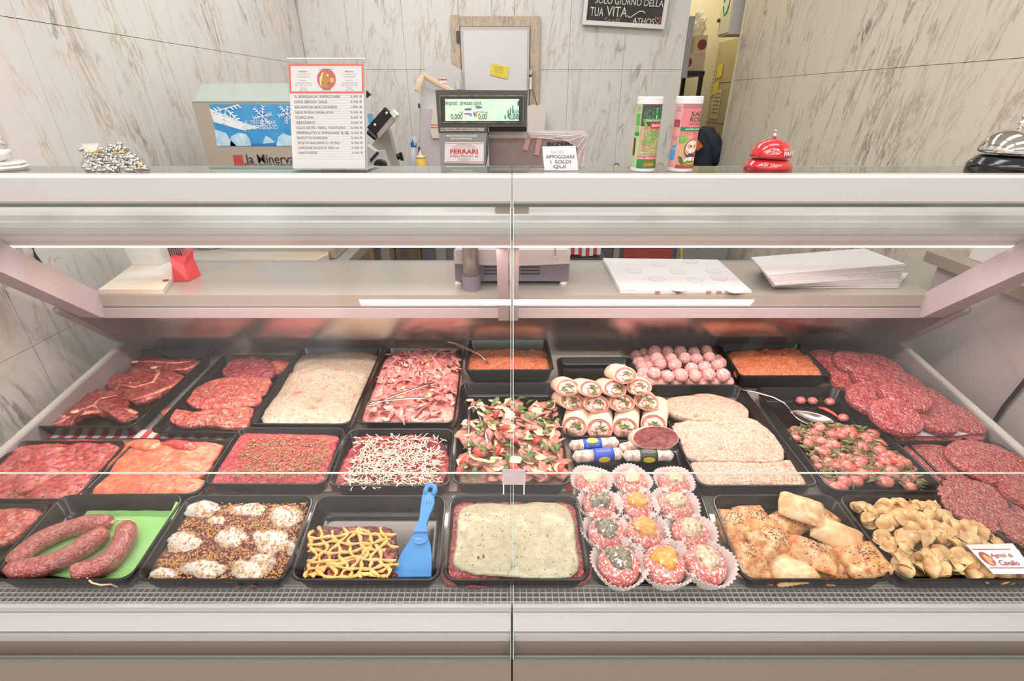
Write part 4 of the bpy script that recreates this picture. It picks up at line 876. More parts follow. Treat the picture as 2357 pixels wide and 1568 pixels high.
# bells
def bell(name, label, cx_px, wpx, m_top, m_base, m_gap):
    p = sh(cx_px, 398); r = wpx / 2 * (sh(1001, 398).x - sh(1000, 398).x); cy = SY + .03
    cx = atY(cx_px, 398, cy - r * .3).x; t = thing(name, label, 'bell', (cx, cy, SZ)); c = (cx, cy, SZ); k = r / .0415
    B().lathe([(.0415*k, 0), (.0415*k, .006*k), (.040*k, .0085*k), (.0335*k, .016*k), (.030*k, .018*k), (.012*k, .018*k)], c, 48).obj('base', m_base, t, smooth=True)
    B().lathe([(.012*k, .018*k), (.012*k, .0225*k)], c, 24).obj('spindle', m_gap, t)
    B().lathe([(.0325*k, .0205*k), (.0355*k, .0215*k), (.036*k, .024*k), (.0352*k, .0275*k), (.033*k, .034*k), (.028*k, .042*k), (.020*k, .048*k), (.010*k, .0515*k), (.003*k, .0522*k)], c, 48).obj('dome', m_top, t, smooth=True)
    B().lathe([(.0035*k, .052*k), (.0035*k, .056*k), (.0048*k, .057*k), (.0048*k, .0585*k), (.0028*k, .060*k), (.0028*k, .064*k), (.004*k, .065*k), (.004*k, .067*k)], c, 16).obj('striker', m_chrome, t, smooth=True)
    return t, Vector(c), k
m_bred = M('red_enamel', (206, 40, 46), .15, coat=.6)
bt, c, k = bell('service_bell', 'red service bell with white lettering on the glass shelf', 1772, 105, m_bred, m_bred, m_steel)
text('RING FOR', (0, 0, 0), .022 * k, .004 * k, m_white, bt, wrap=(c + Vector((0, 0, .036 * k)), .0332 * k, R(28)), lift=.0012); text('PARTY', (0, 0, 0), .030 * k, .0075 * k, m_white, bt, wrap=(c + Vector((0, 0, .0295 * k)), .0355 * k, R(34)), bold=.03, lift=.0012)
text('LAS VEGAS', (0, 0, 0), .017 * k, .004 * k, m_white, bt, wrap=(c + Vector((0, 0, .032 * k)), .0342 * k, R(-22)), lift=.0012)
for pts in ([(-.014, 0), (0, .0065)], [(0, .0065), (.014, 0)], [(.014, 0), (0, -.0065)], [(0, -.0065), (-.014, 0)]):
    B().tube([c + Vector((math.sin(R(-22) + x / .034) * (.0352 - (z > 0) * .002) * k, -math.cos(R(-22) + x / .034) * (.0352 - (z > 0) * .002) * k, (.032 + z) * k)) for x, z in pts], .0004 * k, 5).obj('diamond_line', m_white, bt)
text('Las Vegas', (0, 0, 0), .034 * k, .0065 * k, m_white, bt, wrap=(c + Vector((0, 0, .0105 * k)), .0388 * k, R(-18)), shear=.3, lift=.0015)
bell('service_bell', 'chrome service bell on black base at the end of the glass shelf', 2326, 142, m_chrome, M('black_enamel', (20, 20, 22), .2, coat=.5), m_steel)
# silver-foil goods in a clear bag
fb = thing('foil_grape_ornament', 'heap of silver grape and leaf ornaments in a clear bag on the glass shelf', 'ornament', (-.68, .93, SZ))
m_sil = M('silver_foil', (196, 193, 187), .14, metal=1.0); m_gold = M('gold_foil', (222, 172, 90), .25, metal=.9)
rng = random.Random(3)
def heap_top(px): return 330 + max(0, (px - 280)) * .9 if px > 250 else 336 + max(0, 225 - px) * .3
for px in range(200, 341, 9):
    for py in range(338, 399, 10):
        if py < heap_top(px) + 4: continue
        p = sh(px + rng.uniform(-4, 4), py + rng.uniform(-3, 3), -.03 + (py - 338) * .0007); p.z = max(p.z, SZ + .004)
        mt = Matrix.Rotation(rng.uniform(-.4, .4), 3, 'Y') @ Matrix.Rotation(rng.uniform(-.5, .5), 3, 'X')
        if rng.random() < .5 and py > 350: B().ell(p, (.0095, .008, .0035), mt, 2).obj('leaf', m_gold if rng.random() < .1 else m_sil, fb, smooth=True)
        else:
            for k in range(3):
                B().ell(p + Vector((rng.uniform(-.005, .005), rng.uniform(-.006, .002), rng.uniform(-.003, .004))), (.0036,) * 3, None, 2).obj('grape', m_sil, fb, smooth=True)
for q_ in ([(196, 338), (212, 352), (234, 344)], [(260, 352), (290, 352)], [(318, 376), (340, 390)], [(214, 398), (226, 386)]):
    B().tube([sh(x, y, .012) for x, y in q_], .0014, 6).obj('gold_ribbon', m_gold, fb)
plate('clear_wrap', [sh(192, 334, -.01), sh(232, 332, -.01), sh(225, 352, 0), sh(200, 354, 0)], .004, M('wrap_film', (240, 238, 234), .12, alpha=.35, bump=.6, bs=60), fb, (0, -1, 0))
# white porcelain ornament at the shelf end
po = thing('porcelain_ornament', 'white porcelain figure on a stepped base at the marble wall end', 'ornament', (-.97, .93, SZ))
m_porc = M('porcelain', (240, 234, 228), .2, coat=.5)
c = sh(10, 396, -.02); c.z = SZ
B().lathe([(.036, .0005), (.038, .004), (.033, .008), (.036, .010), (.033, .014)], c, 8).obj('ornament_base', m_porc, po)
B().ell(c + Vector((-.002, 0, .028)), (.026, .02, .015), None, 3, .2, 2).obj('body', m_porc, po, smooth=True)
B().tube([c + Vector(v) for v in ((.006, 0, .036), (.018, 0, .044), (.014, 0, .052), (-.002, 0, .054), (-.012, 0, .050), (-.008, 0, .043))], [.009, .009, .008, .007, .006, .004], 10).obj('neck', m_porc, po, smooth=True)
# ================================================================ food helpers
def smooth_loop(pts, n):
    P = [Vector(p) for p in pts]; m = len(P); out = []
    for i in range(n):
        f = i / n * m; k = int(f); u = f - k
        a, b, c, d = P[(k-1) % m], P[k % m], P[(k+1) % m], P[(k+2) % m]
        out.append(.5 * ((2*b) + (c - a) * u + (2*a - 5*b + 4*c - d) * u*u + (3*b - a - 3*c + d) * u**3))
    return out
def slab(name, pts, mat, h0=-.02, h1=-.008, floor=-.035, seg=130, rings=26, p=3., amp=.002, fr=40., amp2=.0014, fr2=120., jag=.0, par=None, seed=0., world=False, hf=None, smooth=True):
    """a soft slice or spread: outline in photo pixels laid on the tray plane, edge height h0, crown h1, skirt down to floor"""
    L = smooth_loop([dk(x, y, h0) if not world else Vector((x, y, 0)) for x, y in pts], seg)
    c = sum(L, Vector()) / seg; sv = Vector((seed, seed * .7, 0)); bm = B(); loops = []
    def jg(e, i):
        if not jag: return e
        d_ = (e - c); k = 1 + jag * noise.noise(e * 55 + sv) + jag * .6 * noise.noise(e * 170 + sv); return c + d_ * k
    L = [jg(e, i) for i, e in enumerate(L)]
    loops.append([Vector((e.x * .99 + c.x * .01, e.y * .99 + c.y * .01, deckz(e.y) + floor)) for e in L])
    for k in range(rings):
        r = 1 - k / rings; r = r ** .8
        row = []
        for e in L:
            q = c + (e - c) * r; fade = min(1, (1 - r) * 6 + .25)
            h = h0 + (h1 - h0) * (1 - r ** p) + fade * (amp * noise.noise(Vector((q.x, q.y, 0)) * fr + sv) + amp2 * noise.noise(Vector((q.x, q.y, 3)) * fr2 + sv))
            if hf: h += hf(q) * fade
            row.append(Vector((q.x, q.y, deckz(q.y) + max(h, floor + .001))))
        loops.append(row)
    return bm.loft(loops, True, True).obj(name, mat, par, smooth=smooth)
TRAYS = {}
def tray(key, label, FL, FR, BR, BL, h=0., depth=.038, rad=.020, inset=.0015, slope=.016):
    q = [dk(*p, h) for p in (FL, FR, BR, BL)]
    W = ((q[1] - q[0]).length + (q[2] - q[3]).length) / 2; H = ((q[2] - q[1]).length + (q[3] - q[0]).length) / 2
    def bil(u, v): return (q[0] * (1-u) + q[1] * u) * (1-v) + (q[3] * (1-u) + q[2] * u) * v
    def loop(ins, hh, rd):
        pts = []
        rd = max(rd, .003)
        for cx, cy, a0 in ((W - ins - rd, ins + rd, -90), (W - ins - rd, H - ins - rd, 0), (ins + rd, H - ins - rd, 90), (ins + rd, ins + rd, 180)):
            for k in range(6):
                a = R(a0 + 18 * k); p_ = bil((cx + rd * math.cos(a)) / W, (cy + rd * math.sin(a)) / H); pts.append(Vector((p_.x, p_.y, p_.z + hh)))
        return pts
    i = inset
    b = B().loft([loop(i + slope * .8, -depth, rad * .8), loop(i + .003, -.004, rad), loop(i, -.0035, rad), loop(i, -.0006, rad), loop(i + .0008, 0, rad), loop(i + .0032, 0, rad), loop(i + .0040, -.0008, rad * .95), loop(i + slope * .8, -depth + .009, rad * .85), loop(i + slope, -depth + .0045, rad * .8), loop(i + slope + .006, -depth + .003, rad * .7)])
    o = b.obj('food_tray', m_black, None, smooth=False)
    for pl in o.data.polygons: pl.use_smooth = len(pl.vertices) == 4
    tag(o, label, 'tray'); TRAYS[key] = (bil, W, H, h, depth)
    return o
def pt(key, u, v, hh):
    """a point over tray key: u along its front edge, v towards its back, hh above the rim plane"""
    bil = TRAYS[key][0]; p_ = bil(u, v); return Vector((p_.x, p_.y, p_.z + hh))
def food(name, c1, var, vs=40., rough=.33, bump=.6, bs=120., specks=(), coat=.25, rand=False, sss=.08, **kw):
    specks = [(c_, s_ * (.55 if s_ > 140 else .85), lo - .02, hi - .02) for c_, s_, lo, hi in specks]; bs *= .7; bump = min(1., bump * 1.5)
    return M(name, c1, rough, 0, var, vs, bump, bs, rand=rand, coat=coat, specks=specks, sss=0, **kw)
m_raw = food('raw_meat', (206, 78, 76), [(228, 120, 106), (182, 52, 56)], 35)
m_rawherb = food('marinated_meat', (212, 96, 84), [(226, 140, 112), (192, 62, 62)], 40, specks=[((66, 66, 40), 300, .66, .70), ((228, 190, 150), 170, .66, .72)], mince=120, minceamt=0.3)
m_rawherb2 = food('marinated_meat_red', (202, 74, 76), [(220, 124, 104), (172, 44, 50)], 34, specks=[((58, 60, 38), 330, .67, .71)], mince=90, minceamt=0.3)
m_rawdark = food('marinated_meat_dark', (170, 48, 62), [(196, 84, 84), (120, 34, 52)], 30, specks=[((44, 40, 34), 260, .62, .68)], mince=140, minceamt=0.35)
m_rawor = food('orange_marinade', (226, 124, 90), [(236, 156, 108), (216, 92, 80)], 34, specks=[((190, 150, 60), 90, .66, .78)])
m_steak = food('steak_meat', (150, 48, 46), [(186, 84, 72), (122, 36, 38)], 34, specks=[((216, 150, 128), 70, .64, .74)], bs=160, mince=110, minceamt=0.25)
m_fat = food('meat_fat', (228, 128, 112), [(236, 186, 150), (206, 84, 80)], 50)
m_bone = food('bone_pale', (236, 200, 170), [(222, 160, 140)], 60)
m_cream = food('herb_cream', (204, 186, 158), [(212, 196, 168), (192, 166, 142)], 40, specks=[((112, 112, 64), 330, .68, .73), ((226, 130, 120), 34, .60, .72)], bump=.35, bs=150, rough=.4, mince=300, minceamt=0.35)
m_pesto = food('pesto_cream', (196, 186, 152), [(206, 196, 166), (184, 172, 138)], 30, specks=[((92, 96, 58), 380, .67, .72)], bump=.7, bs=170, rough=.4)
m_mincep = food('pink_mince', (224, 92, 100), [(234, 132, 128), (206, 66, 78)], 60, bump=1., bs=220, mince=260, minceamt=0.6)
m_orange_mince = food('orange_mince', (240, 130, 78), [(244, 158, 108), (224, 104, 62)], 45, bump=.4, bs=230, specks=[((84, 58, 40), 190, .68, .74)], coat=.1, mince=280, minceamt=0.3)
m_bread = food('sesame_breading', (206, 172, 150), [(216, 186, 164), (194, 144, 124)], 70, bump=.25, bs=260, specks=[((234, 208, 172), 420, .58, .64), ((214, 130, 110), 45, .64, .76)], coat=0, rough=.6, mince=330, minceamt=0.6)
m_patty = food('beef_patty', (208, 78, 80), [(228, 120, 112), (172, 48, 54)], 75, bump=1., bs=170, coat=.8, rough=.2, mince=230, minceamt=0.5)
m_patty2 = food('pale_patty', (216, 112, 106), [(222, 132, 120), (180, 68, 70)], 75, bump=.7, bs=230, specks=[((150, 130, 96), 200, .66, .74)], coat=.1, rough=.45, mince=260, minceamt=0.45)
m_patty3 = food('herb_patty', (204, 114, 108), [(216, 140, 128), (186, 92, 90)], 60, bump=.7, bs=200, specks=[((96, 90, 88), 45, .70, .75)], coat=.1, rough=.45, mince=240, minceamt=0.5)
m_ball = food('floured_meatball', (234, 172, 166), [(242, 200, 192), (224, 140, 138)], 90, bump=.2, bs=260, rand=True, coat=0, rough=.7, specks=[((246, 214, 204), 280, .6, .68)], mince=260, minceamt=0.3)
m_saus = food('sausage', (190, 98, 88), [(214, 138, 120), (168, 72, 68)], 70, bump=.25, bs=150, coat=.35, rough=.35, mince=300, minceamt=0.35)
m_tort = food('tortilla', (238, 208, 182), [(244, 222, 200), (228, 184, 156)], 35, bump=.3, bs=60, rand=True, coat=0, rough=.65)
m_ham = food('ham_pink', (222, 92, 86), [(232, 136, 120)], 80, rand=True)
m_fill = food('wrap_filling', (238, 222, 198), [(214, 120, 106), (246, 238, 220)], 90, rand=True, bump=.9, bs=140, specks=[((92, 116, 50), 85, .58, .64), ((232, 176, 96), 120, .68, .74)])
m_greens = food('rocket_green', (98, 116, 56), [(130, 146, 78), (66, 88, 42)], 50, rand=True, rough=.45)
m_olive = food('cooked_greens', (122, 112, 64), [(150, 136, 82), (88, 82, 50)], 60, rand=True, rough=.5)
m_cheese = food('cheese_flake', (244, 224, 180), [(238, 208, 156)], 40, rand=True, bump=.3, coat=.05, rough=.5)
m_tom = food('tomato', (214, 58, 48), [(232, 96, 76)], 40, rand=True, bump=.1, coat=.5)
m_strip = food('roast_beef', (214, 138, 120), [(228, 162, 142), (176, 100, 88)], 45, rand=True, bump=.8, bs=150)
m_pstrip = food('pink_strip', (234, 152, 144), [(242, 186, 172), (216, 116, 114)], 45, rand=True, bump=.7, bs=120)
m_bean = food('white_bean', (236, 188, 150), [(242, 206, 172)], 50, rand=True, bump=.1, coat=.4)
m_onion = food('pink_onion', (216, 118, 106), [(228, 150, 132), (196, 90, 86)], 60, rand=True, bump=.12, coat=.5, rough=.3)
m_pasta = food('egg_pasta', (236, 192, 134), [(242, 208, 158), (222, 170, 112)], 30, rand=True, bump=.15, bs=200, coat=0, rough=.55)
def pasta_mat():
    k = NT('egg_pasta'); v = k.coord(); sx = k.n('ShaderNodeSeparateXYZ'); k.l(v, sx.inputs[0])
    c_ = k.mixc(k.ramp(k.noise(v, 90, 3), .42, .62), lin((230, 186, 128)), lin((240, 206, 156)))
    c_ = k.mixc(k.ramp(sx.outputs[2], .0075, .0125, 0, .75), c_, lin((206, 156, 112)))
    k.l(c_, k.b.inputs['Base Color']); k.b.inputs['Roughness'].default_value = .55; k.bump(k.noise(v, 140, 3), .2); return k.m
m_pasta = pasta_mat()
m_pastry = food('puff_pastry', (230, 164, 104), [(242, 206, 156), (200, 118, 66)], 30, rand=True, bump=.5, bs=60, coat=.15, rough=.45, specks=[((74, 62, 66), 330, .70, .72)])
m_pastry2 = food('pale_puff_pastry', (238, 200, 152), [(244, 218, 178), (224, 166, 110)], 18, rand=True, bump=.5, bs=60, coat=.15, rough=.45)
m_seed = M('poppy_seed', (70, 60, 66), .6)
m_crumb = food('pale_crumb', (240, 216, 196), [(230, 190, 168)], 80, bump=.6, coat=0, rough=.7)
m_nut = food('chopped_nut', (236, 180, 102), [(242, 204, 136), (208, 140, 76)], 120, coat=0, rough=.6)
m_ricotta = food('white_cream', (226, 216, 206), [(236, 222, 208)], 40, bump=.5, bs=120)
m_must = food('mustard_sauce', (236, 182, 92), [(240, 196, 116)], 30, bump=.1, coat=.5, rough=.25)
m_darkmeat = food('dark_tartare', (150, 62, 66), [(178, 92, 88), (118, 42, 52)], 60, bump=1., bs=200, coat=.5, mince=260, minceamt=0.5)
m_paperc = M('pleated_paper', (242, 230, 226), .6)
def scatter(o0, n, place, scale=(.85, 1.15), tilt=.6, group=None, rng=random):
    """n individual copies of a thing: place(i) gives each one's spot"""
    outs = []
    for i in range(n):
        o = o0 if i == 0 else dup(o0)
        o.location = place(i); k = rng.uniform(*scale); o.scale = (k, k, k)
        o.rotation_euler = (rng.uniform(-tilt, tilt), rng.uniform(-tilt, tilt), rng.uniform(0, 6.28)); outs.append(o)
    return outs
def leafmesh(L, Wd, bend, seed, thick=.0012, wav=.25):
    rg = random.Random(seed); up_, lo_ = [], []
    n = 7; pr_ = []
    for i in range(n + 1):
        u = i / n; w_ = Wd * math.sin(math.pi * min(max(u, .06), .96)) * (1 + wav * rg.uniform(-1, 1)); pr_.append((L * (u - .5), w_, bend * (1 - (2*u - 1) ** 2)))
    b = B(); loops = []
    for x, w_, z in pr_: loops.append([Vector((x, -w_ / 2, z + rg.uniform(-.1, .3) * w_)), Vector((x, 0, z)), Vector((x, w_ / 2, z + rg.uniform(-.1, .3) * w_)), Vector((x, w_ / 2 * .9, z + thick)), Vector((x, 0, z + thick)), Vector((x, -w_ / 2 * .9, z + thick))])
    return b.loft(loops)
def chunk(L, Wd, T, seed, amp=.25):
    b = B(); b.ell((0, 0, 0), (1, 1, 1), None, 2); rg = random.Random(seed)
    for v in b.bm.verts:
        q = v.co; s = Vector((math.copysign(abs(q.x) ** .6, q.x), math.copysign(abs(q.y) ** .6, q.y), math.copysign(abs(q.z) ** .6, q.z)))
        k = 1 + amp * noise.noise(q * 1.8 + Vector((seed * 3.1, 0, 0))); v.co = Vector((s.x * L / 2 * k, s.y * Wd / 2 * k, s.z * T / 2 + T * .9 * noise.noise(Vector((q.x * 1.3 + seed, q.y, 0)))))
    return b
# ================================================================ trays
tray('t1', 'black tray of bone-in steaks beside the marble wall', (67, 983), (303, 985), (497, 803), (302, 803), 0, .036)
tray('t2', 'black tray of herb-marinated slices with one dark red slice', (338, 995), (572, 997), (690, 817), (512, 816), -.008, .026)
tray('t3', 'black tray of meat under speckled white cream', (566, 977), (806, 978), (883, 799), (690, 799))
tray('t4', 'black tray of pink meat strips with beans and tongs', (812, 974), (1047, 975), (1070, 799), (886, 799))
tray('t5', 'deep black tray of orange mince with a spoon, under the middle support', (1068, 853), (1277, 852), (1262, 780), (1075, 781), .012, .042, .012)
tray('t6', 'black tray of roast beef salad with cheese and rocket', (1039, 1115), (1316, 1118), (1280, 880), (1060, 880), 0, .036)
tray('t7', 'shallow black tray under the rolled wraps', (1303, 1006), (1538, 1006), (1453, 821), (1279, 822), -.012, .022)
tray('t8', 'black tray holding salami and filled paper cups', (1368, 1348), (1690, 1348), (1575, 1012), (1308, 1010), -.020, .018, .02, .0015)
tray('t9', 'black tray of sesame breaded cutlets', (1608, 1120), (1893, 1120), (1706, 884), (1494, 884))
tray('t10', 'black tray of floured meatballs behind the breaded cutlets', (1500, 880), (1702, 878), (1640, 800), (1456, 800), -.014, .022)
tray('t11', 'deep black tray of orange mince beside the red patties', (1702, 866), (1919, 866), (1842, 789), (1654, 789), .012, .042, .012)
tray('t12', 'low black tray under the stacked red patties', (2072, 1011), (2262, 1011), (2050, 818), (1885, 818), -.012, .022)
tray('t13', 'black tray of pink onions with cooked greens and a steel spoon', (1912, 1132), (2192, 1133), (1929, 889), (1734, 890))
tray('t14', 'black tray of large pale patties beside the end glass', (2215, 1140), (2490, 1140), (2290, 1013), (2078, 1013), -.004, .030)
tray('m0', 'black tray of dark herb-marinated slices by the marble wall', (-115, 1152), (172, 1152), (297, 1013), (45, 1013), -.006, .028)
tray('m1', 'black tray of orange marinated slices', (178, 1142), (455, 1140), (540, 1011), (312, 1011), -.006, .028)
tray('m2', 'black tray of red mince sprinkled with herbs', (461, 1116), (748, 1117), (800, 983), (550, 982))
tray('m3', 'black tray of red meat under white cheese shreds', (750, 1120), (1037, 1120), (1048, 985), (801, 985))
tray('f0', 'black tray of pale marinated meat cut off at the wall end', (-330, 1338), (-38, 1338), (125, 1158), (-100, 1158), -.004, .030)
tray('f1', 'black tray of three fat sausages on a green sheet', (-34, 1338), (298, 1338), (430, 1137), (141, 1137))
tray('f2', 'black tray of meat with cream dollops and chopped nuts', (300, 1338), (658, 1338), (728, 1138), (432, 1138))
tray('f3', 'half-empty black tray with mustard-laced meat and blue scraper', (660, 1338), (1014, 1338), (1030, 1138), (730, 1138))
tray('f4', 'black tray of pink mince under pesto cream', (1016, 1338), (1363, 1338), (1333, 1138), (1035, 1138))
tray('f6', 'black tray of poppy seed pastries', (1708, 1338), (2066, 1338), (1918, 1136), (1632, 1137))
tray('f7', 'black tray of filled pasta with the small name card', (2070, 1338), (2440, 1338), (2203, 1138), (1923, 1138))
tray('f8', 'black tray of herb patties at the end glass, beyond the pasta', (2445, 1338), (2800, 1338), (2480, 1145), (2215, 1145), -.010, .024)
# ================================================================ the food
def T_(o, label, cat, group=None, kind=None): return tag(o, label, cat, group, kind)
# --- steaks
def steak(label, pts, h0, h1, fatpts, bone, seed):
    t = thing('steak', label, 'steak', tuple(dk(pts[0][0], pts[0][1], -.035)))
    slab('meat', pts, m_steak, h0, h1, h0 - .016, amp=.003, jag=.05, par=t, seed=seed)
    B().tube([dk(x, y, h0 + .003) for x, y in fatpts], [.003] + [.0075] * (len(fatpts) - 2) + [.004], 8, .6).obj('fat_rim', m_fat, t, smooth=True)
    B().tube([dk(x, y, h1 - .001) for x, y in bone], [.0015] + [.005] * (len(bone) - 2) + [.002], 8, .5).obj('marbled_seam', m_fat, t, smooth=True)
    if seed > 1: B().ell(dk(*bone[0], h1), (.010, .008, .003)).obj('bone', m_bone, t, smooth=True)
steak('steak lying highest in the tray by the marble wall', [(302, 832), (313, 819), (356, 816), (377, 825), (432, 826), (467, 831), (453, 846), (443, 857), (408, 853), (356, 847), (306, 848)], -.022, -.012, [(392, 852), (430, 850), (466, 834)], [(310, 833), (345, 832), (400, 836), (440, 832)], 1.1)
steak('middle steak, with the pale round bone, in the tray by the marble wall', [(246, 863), (270, 866), (290, 863), (303, 846), (339, 842), (382, 850), (420, 863), (418, 881), (394, 894), (361, 912), (318, 927), (293, 917), (267, 902), (245, 889)], -.020, -.004, [(300, 922), (340, 912), (390, 892), (418, 876)], [(354, 846), (366, 858), (352, 880), (310, 892), (270, 884)], 2.3)
steak('steak nearest the glass in the tray by the marble wall', [(118, 979), (135, 954), (153, 937), (176, 924), (199, 901), (237, 895), (272, 903), (295, 921), (293, 936), (318, 951), (278, 968), (242, 955), (199, 955), (178, 965), (158, 979)], -.020, -.006, [(122, 978), (150, 968), (190, 952), (240, 946), (290, 944), (316, 952)], [(172, 948), (215, 934), (230, 918), (270, 910)], 1.7)
# --- marinated slices
def slices(lst):
    for label, pts, mat, h0, h1, seed in lst:
        T_(slab('meat_slice', pts, mat, h0, h1, max(h0 - .012, -.034), amp=.004, fr=32, amp2=.0012, jag=.035, seed=seed, seg=120), label, 'meat slice')
slices([
 ('pale end of a slice under the dark red slice', [(600, 822), (660, 824), (664, 838), (640, 858), (610, 850)], m_rawherb, -.024, -.018, 4.),
 ('dark purplish slice at the back of the herb-marinated tray', [(512, 857), (528, 832), (553, 818), (600, 817), (622, 830), (634, 852), (622, 866), (580, 872), (535, 868)], m_rawdark, -.014, -.006, 5.),
 ('long herb slice folded in the middle of its tray, under the dark slice', [(425, 915), (450, 892), (500, 872), (560, 866), (618, 868), (622, 886), (600, 912), (545, 926), (480, 932), (440, 932)], m_rawherb, -.020, -.008, 6.),
 ('herb slice lower fold in the marinated tray', [(446, 934), (480, 922), (560, 914), (600, 914), (592, 930), (540, 938), (475, 942)], m_rawherb, -.024, -.016, 6.6),
 ('herb slice nearest the glass in its tray, ragged at one end', [(370, 952), (384, 941), (398, 950), (430, 952), (490, 944), (575, 938), (582, 952), (566, 982), (520, 984), (470, 978), (430, 982), (395, 970)], m_rawherb, -.022, -.012, 7.),
 ('large dark red herb slice filling the wall-side tray', [(0, 1058), (28, 1026), (80, 1016), (160, 1012), (240, 1014), (290, 1018), (270, 1050), (220, 1090), (180, 1145), (60, 1150), (-80, 1148), (-60, 1100)], m_rawherb2, -.018, -.006, 8.),
 ('folded red slice lying across the wall-side tray', [(36, 1130), (42, 1090), (80, 1062), (120, 1042), (160, 1036), (178, 1055), (165, 1075), (110, 1105), (60, 1130)], m_rawherb2, -.006, .004, 9.),
 ('small upper red slice in the wall-side tray', [(40, 1060), (60, 1036), (110, 1022), (150, 1030), (130, 1044), (80, 1060)], m_rawherb2, -.005, .001, 9.5),
 ('front red slice in the wall-side tray', [(70, 1148), (90, 1118), (140, 1096), (212, 1090), (196, 1120), (172, 1146)], m_rawherb2, -.008, 0., 10.),
 ('big orange marinated slice at the back of its tray', [(232, 1078), (258, 1045), (300, 1016), (340, 1012), (420, 1014), (516, 1014), (505, 1040), (470, 1090), (420, 1106), (330, 1112), (260, 1100)], m_rawor, -.016, -.004, 11.),
 ('orange marinated slice nearest the glass', [(190, 1138), (215, 1106), (260, 1092), (330, 1104), (410, 1100), (466, 1104), (470, 1120), (440, 1138), (300, 1140)], m_rawor, -.018, -.010, 12.),
 ('small orange curl at the back rim of the marinated tray', [(300, 1026), (320, 1012), (366, 1013), (360, 1030), (330, 1036)], m_rawor, -.002, .004, 12.5),
 ('pink twisted curl at the back rim of the orange tray', [(372, 1022), (400, 1012), (450, 1022), (440, 1036), (400, 1032)], m_raw, -.004, .003, 12.8),
 ('pale red meat slab at the wall end of the front row', [(-100, 1180), (0, 1168), (98, 1170), (88, 1190), (60, 1215), (20, 1245), (-60, 1260), (-140, 1240)], m_rawherb, -.016, -.006, 13.),
])
# --- white cream meat
T_(slab('cream_meat', [(604, 973), (640, 905), (668, 865), (690, 820), (740, 815), (806, 808), (868, 818), (868, 845), (836, 900), (806, 972), (700, 978)], m_cream, -.016, .002, amp=.003, fr=30, amp2=.0014, fr2=220, jag=.03, seg=160, rings=30, seed=20., hf=lambda q: .0045 * math.sin((q.y - 1.0) * 38 + q.x * 8)), 'meat slices smeared with white herb cream', 'meat dish')
T_(slab('cream_smear', [(640, 880), (655, 862), (672, 852), (680, 866), (660, 890), (648, 905)], m_cream, -.024, -.018, amp=.003, jag=.2, seed=21.), 'loose cream smear on the tray wall beside the creamed meat', 'smear')
# --- pink strips with beans
T_(slab('strip_heap', [(835, 970), (862, 890), (880, 835), (920, 805), (1000, 803), (1062, 822), (1058, 900), (1046, 970), (940, 974)], m_pstrip, -.018, .004, amp=.004, fr=45, amp2=.002, fr2=150, seed=22., seg=110), 'heap of finely cut pink meat under the loose strips', 'meat heap', kind='stuff')
rng = random.Random(11)
def heap4(hh=.008):
    def f(i):
        while 1:
            u, v = rng.uniform(.1, .95), rng.uniform(.04, .97)
            if (u - .55) ** 2 / .24 + (v - .5) ** 2 / .27 < 1 or rng.random() < .35: break
        c_ = 1 - max(abs(u - .52) * 1.9, abs(v - .5) * 1.9) ** 2; return pt('t4', u, v, -.018 + .020 * max(c_, 0) + rng.uniform(0, hh))
    return f
for s, (L, Wd, n) in enumerate(((.040, .016, 60), (.030, .020, 50), (.050, .012, 40))):
    o = leafmesh(L, Wd, .007, s + 40, .0022, .35).obj('meat_strip', m_pstrip, None, smooth=True, local=True); T_(o, 'pink meat strip heaped with white beans under the tongs', 'meat strip', 'pink meat strips')
    ps4 = (ps4 if s else []) + scatter(o, n, heap4(), tilt=.7, rng=rng)
rowlabel(ps4, 'pink meat strip', 'cream dish', 15)
o = B().ell((0, 0, 0), (.0085, .0055, .005), sub=2).obj('white_bean', m_bean, None, smooth=True, local=True); T_(o, 'pale bean among the pink meat strips', 'bean', 'beans in the pink meat'); rowlabel(scatter(o, 46, heap4(.012), rng=rng), 'pale bean in pink meat', 'cream dish', 6)
o = B().tube([(.011 * math.cos(a * .35), .011 * math.sin(a * .35), .001 * math.sin(a)) for a in range(15)], .0012, 5, 1.6).obj('onion_curl', food('onion_mauve', (216, 168, 182), [(236, 204, 206)], 40), None, smooth=True, local=True); T_(o, 'thin mauve onion curl among the pink meat strips', 'onion', 'onion curls in the pink meat'); rowlabel(scatter(o, 16, heap4(.013), tilt=.5, rng=rng), 'mauve onion curl', 'cream dish', 3)
# --- orange minces
T_(slab('orange_mince', [(1076, 848), (1084, 815), (1100, 806), (1160, 806), (1190, 803), (1220, 816), (1252, 806), (1266, 848), (1170, 850)], m_orange_mince, -.008, .004, -.026, amp=.005, fr=40, amp2=.003, fr2=170, seed=24.), 'spiced orange mince in the deep tray with the spoon', 'mince')
T_(slab('orange_mince', [(1700, 862), (1690, 840), (1676, 812), (1730, 808), (1800, 802), (1850, 806), (1880, 830), (1904, 862), (1800, 864)], m_orange_mince, -.006, .008, -.026, amp=.006, fr=32, amp2=.003, fr2=150, seed=25.), 'spiced orange mince in the deep tray beside the red patties', 'mince')
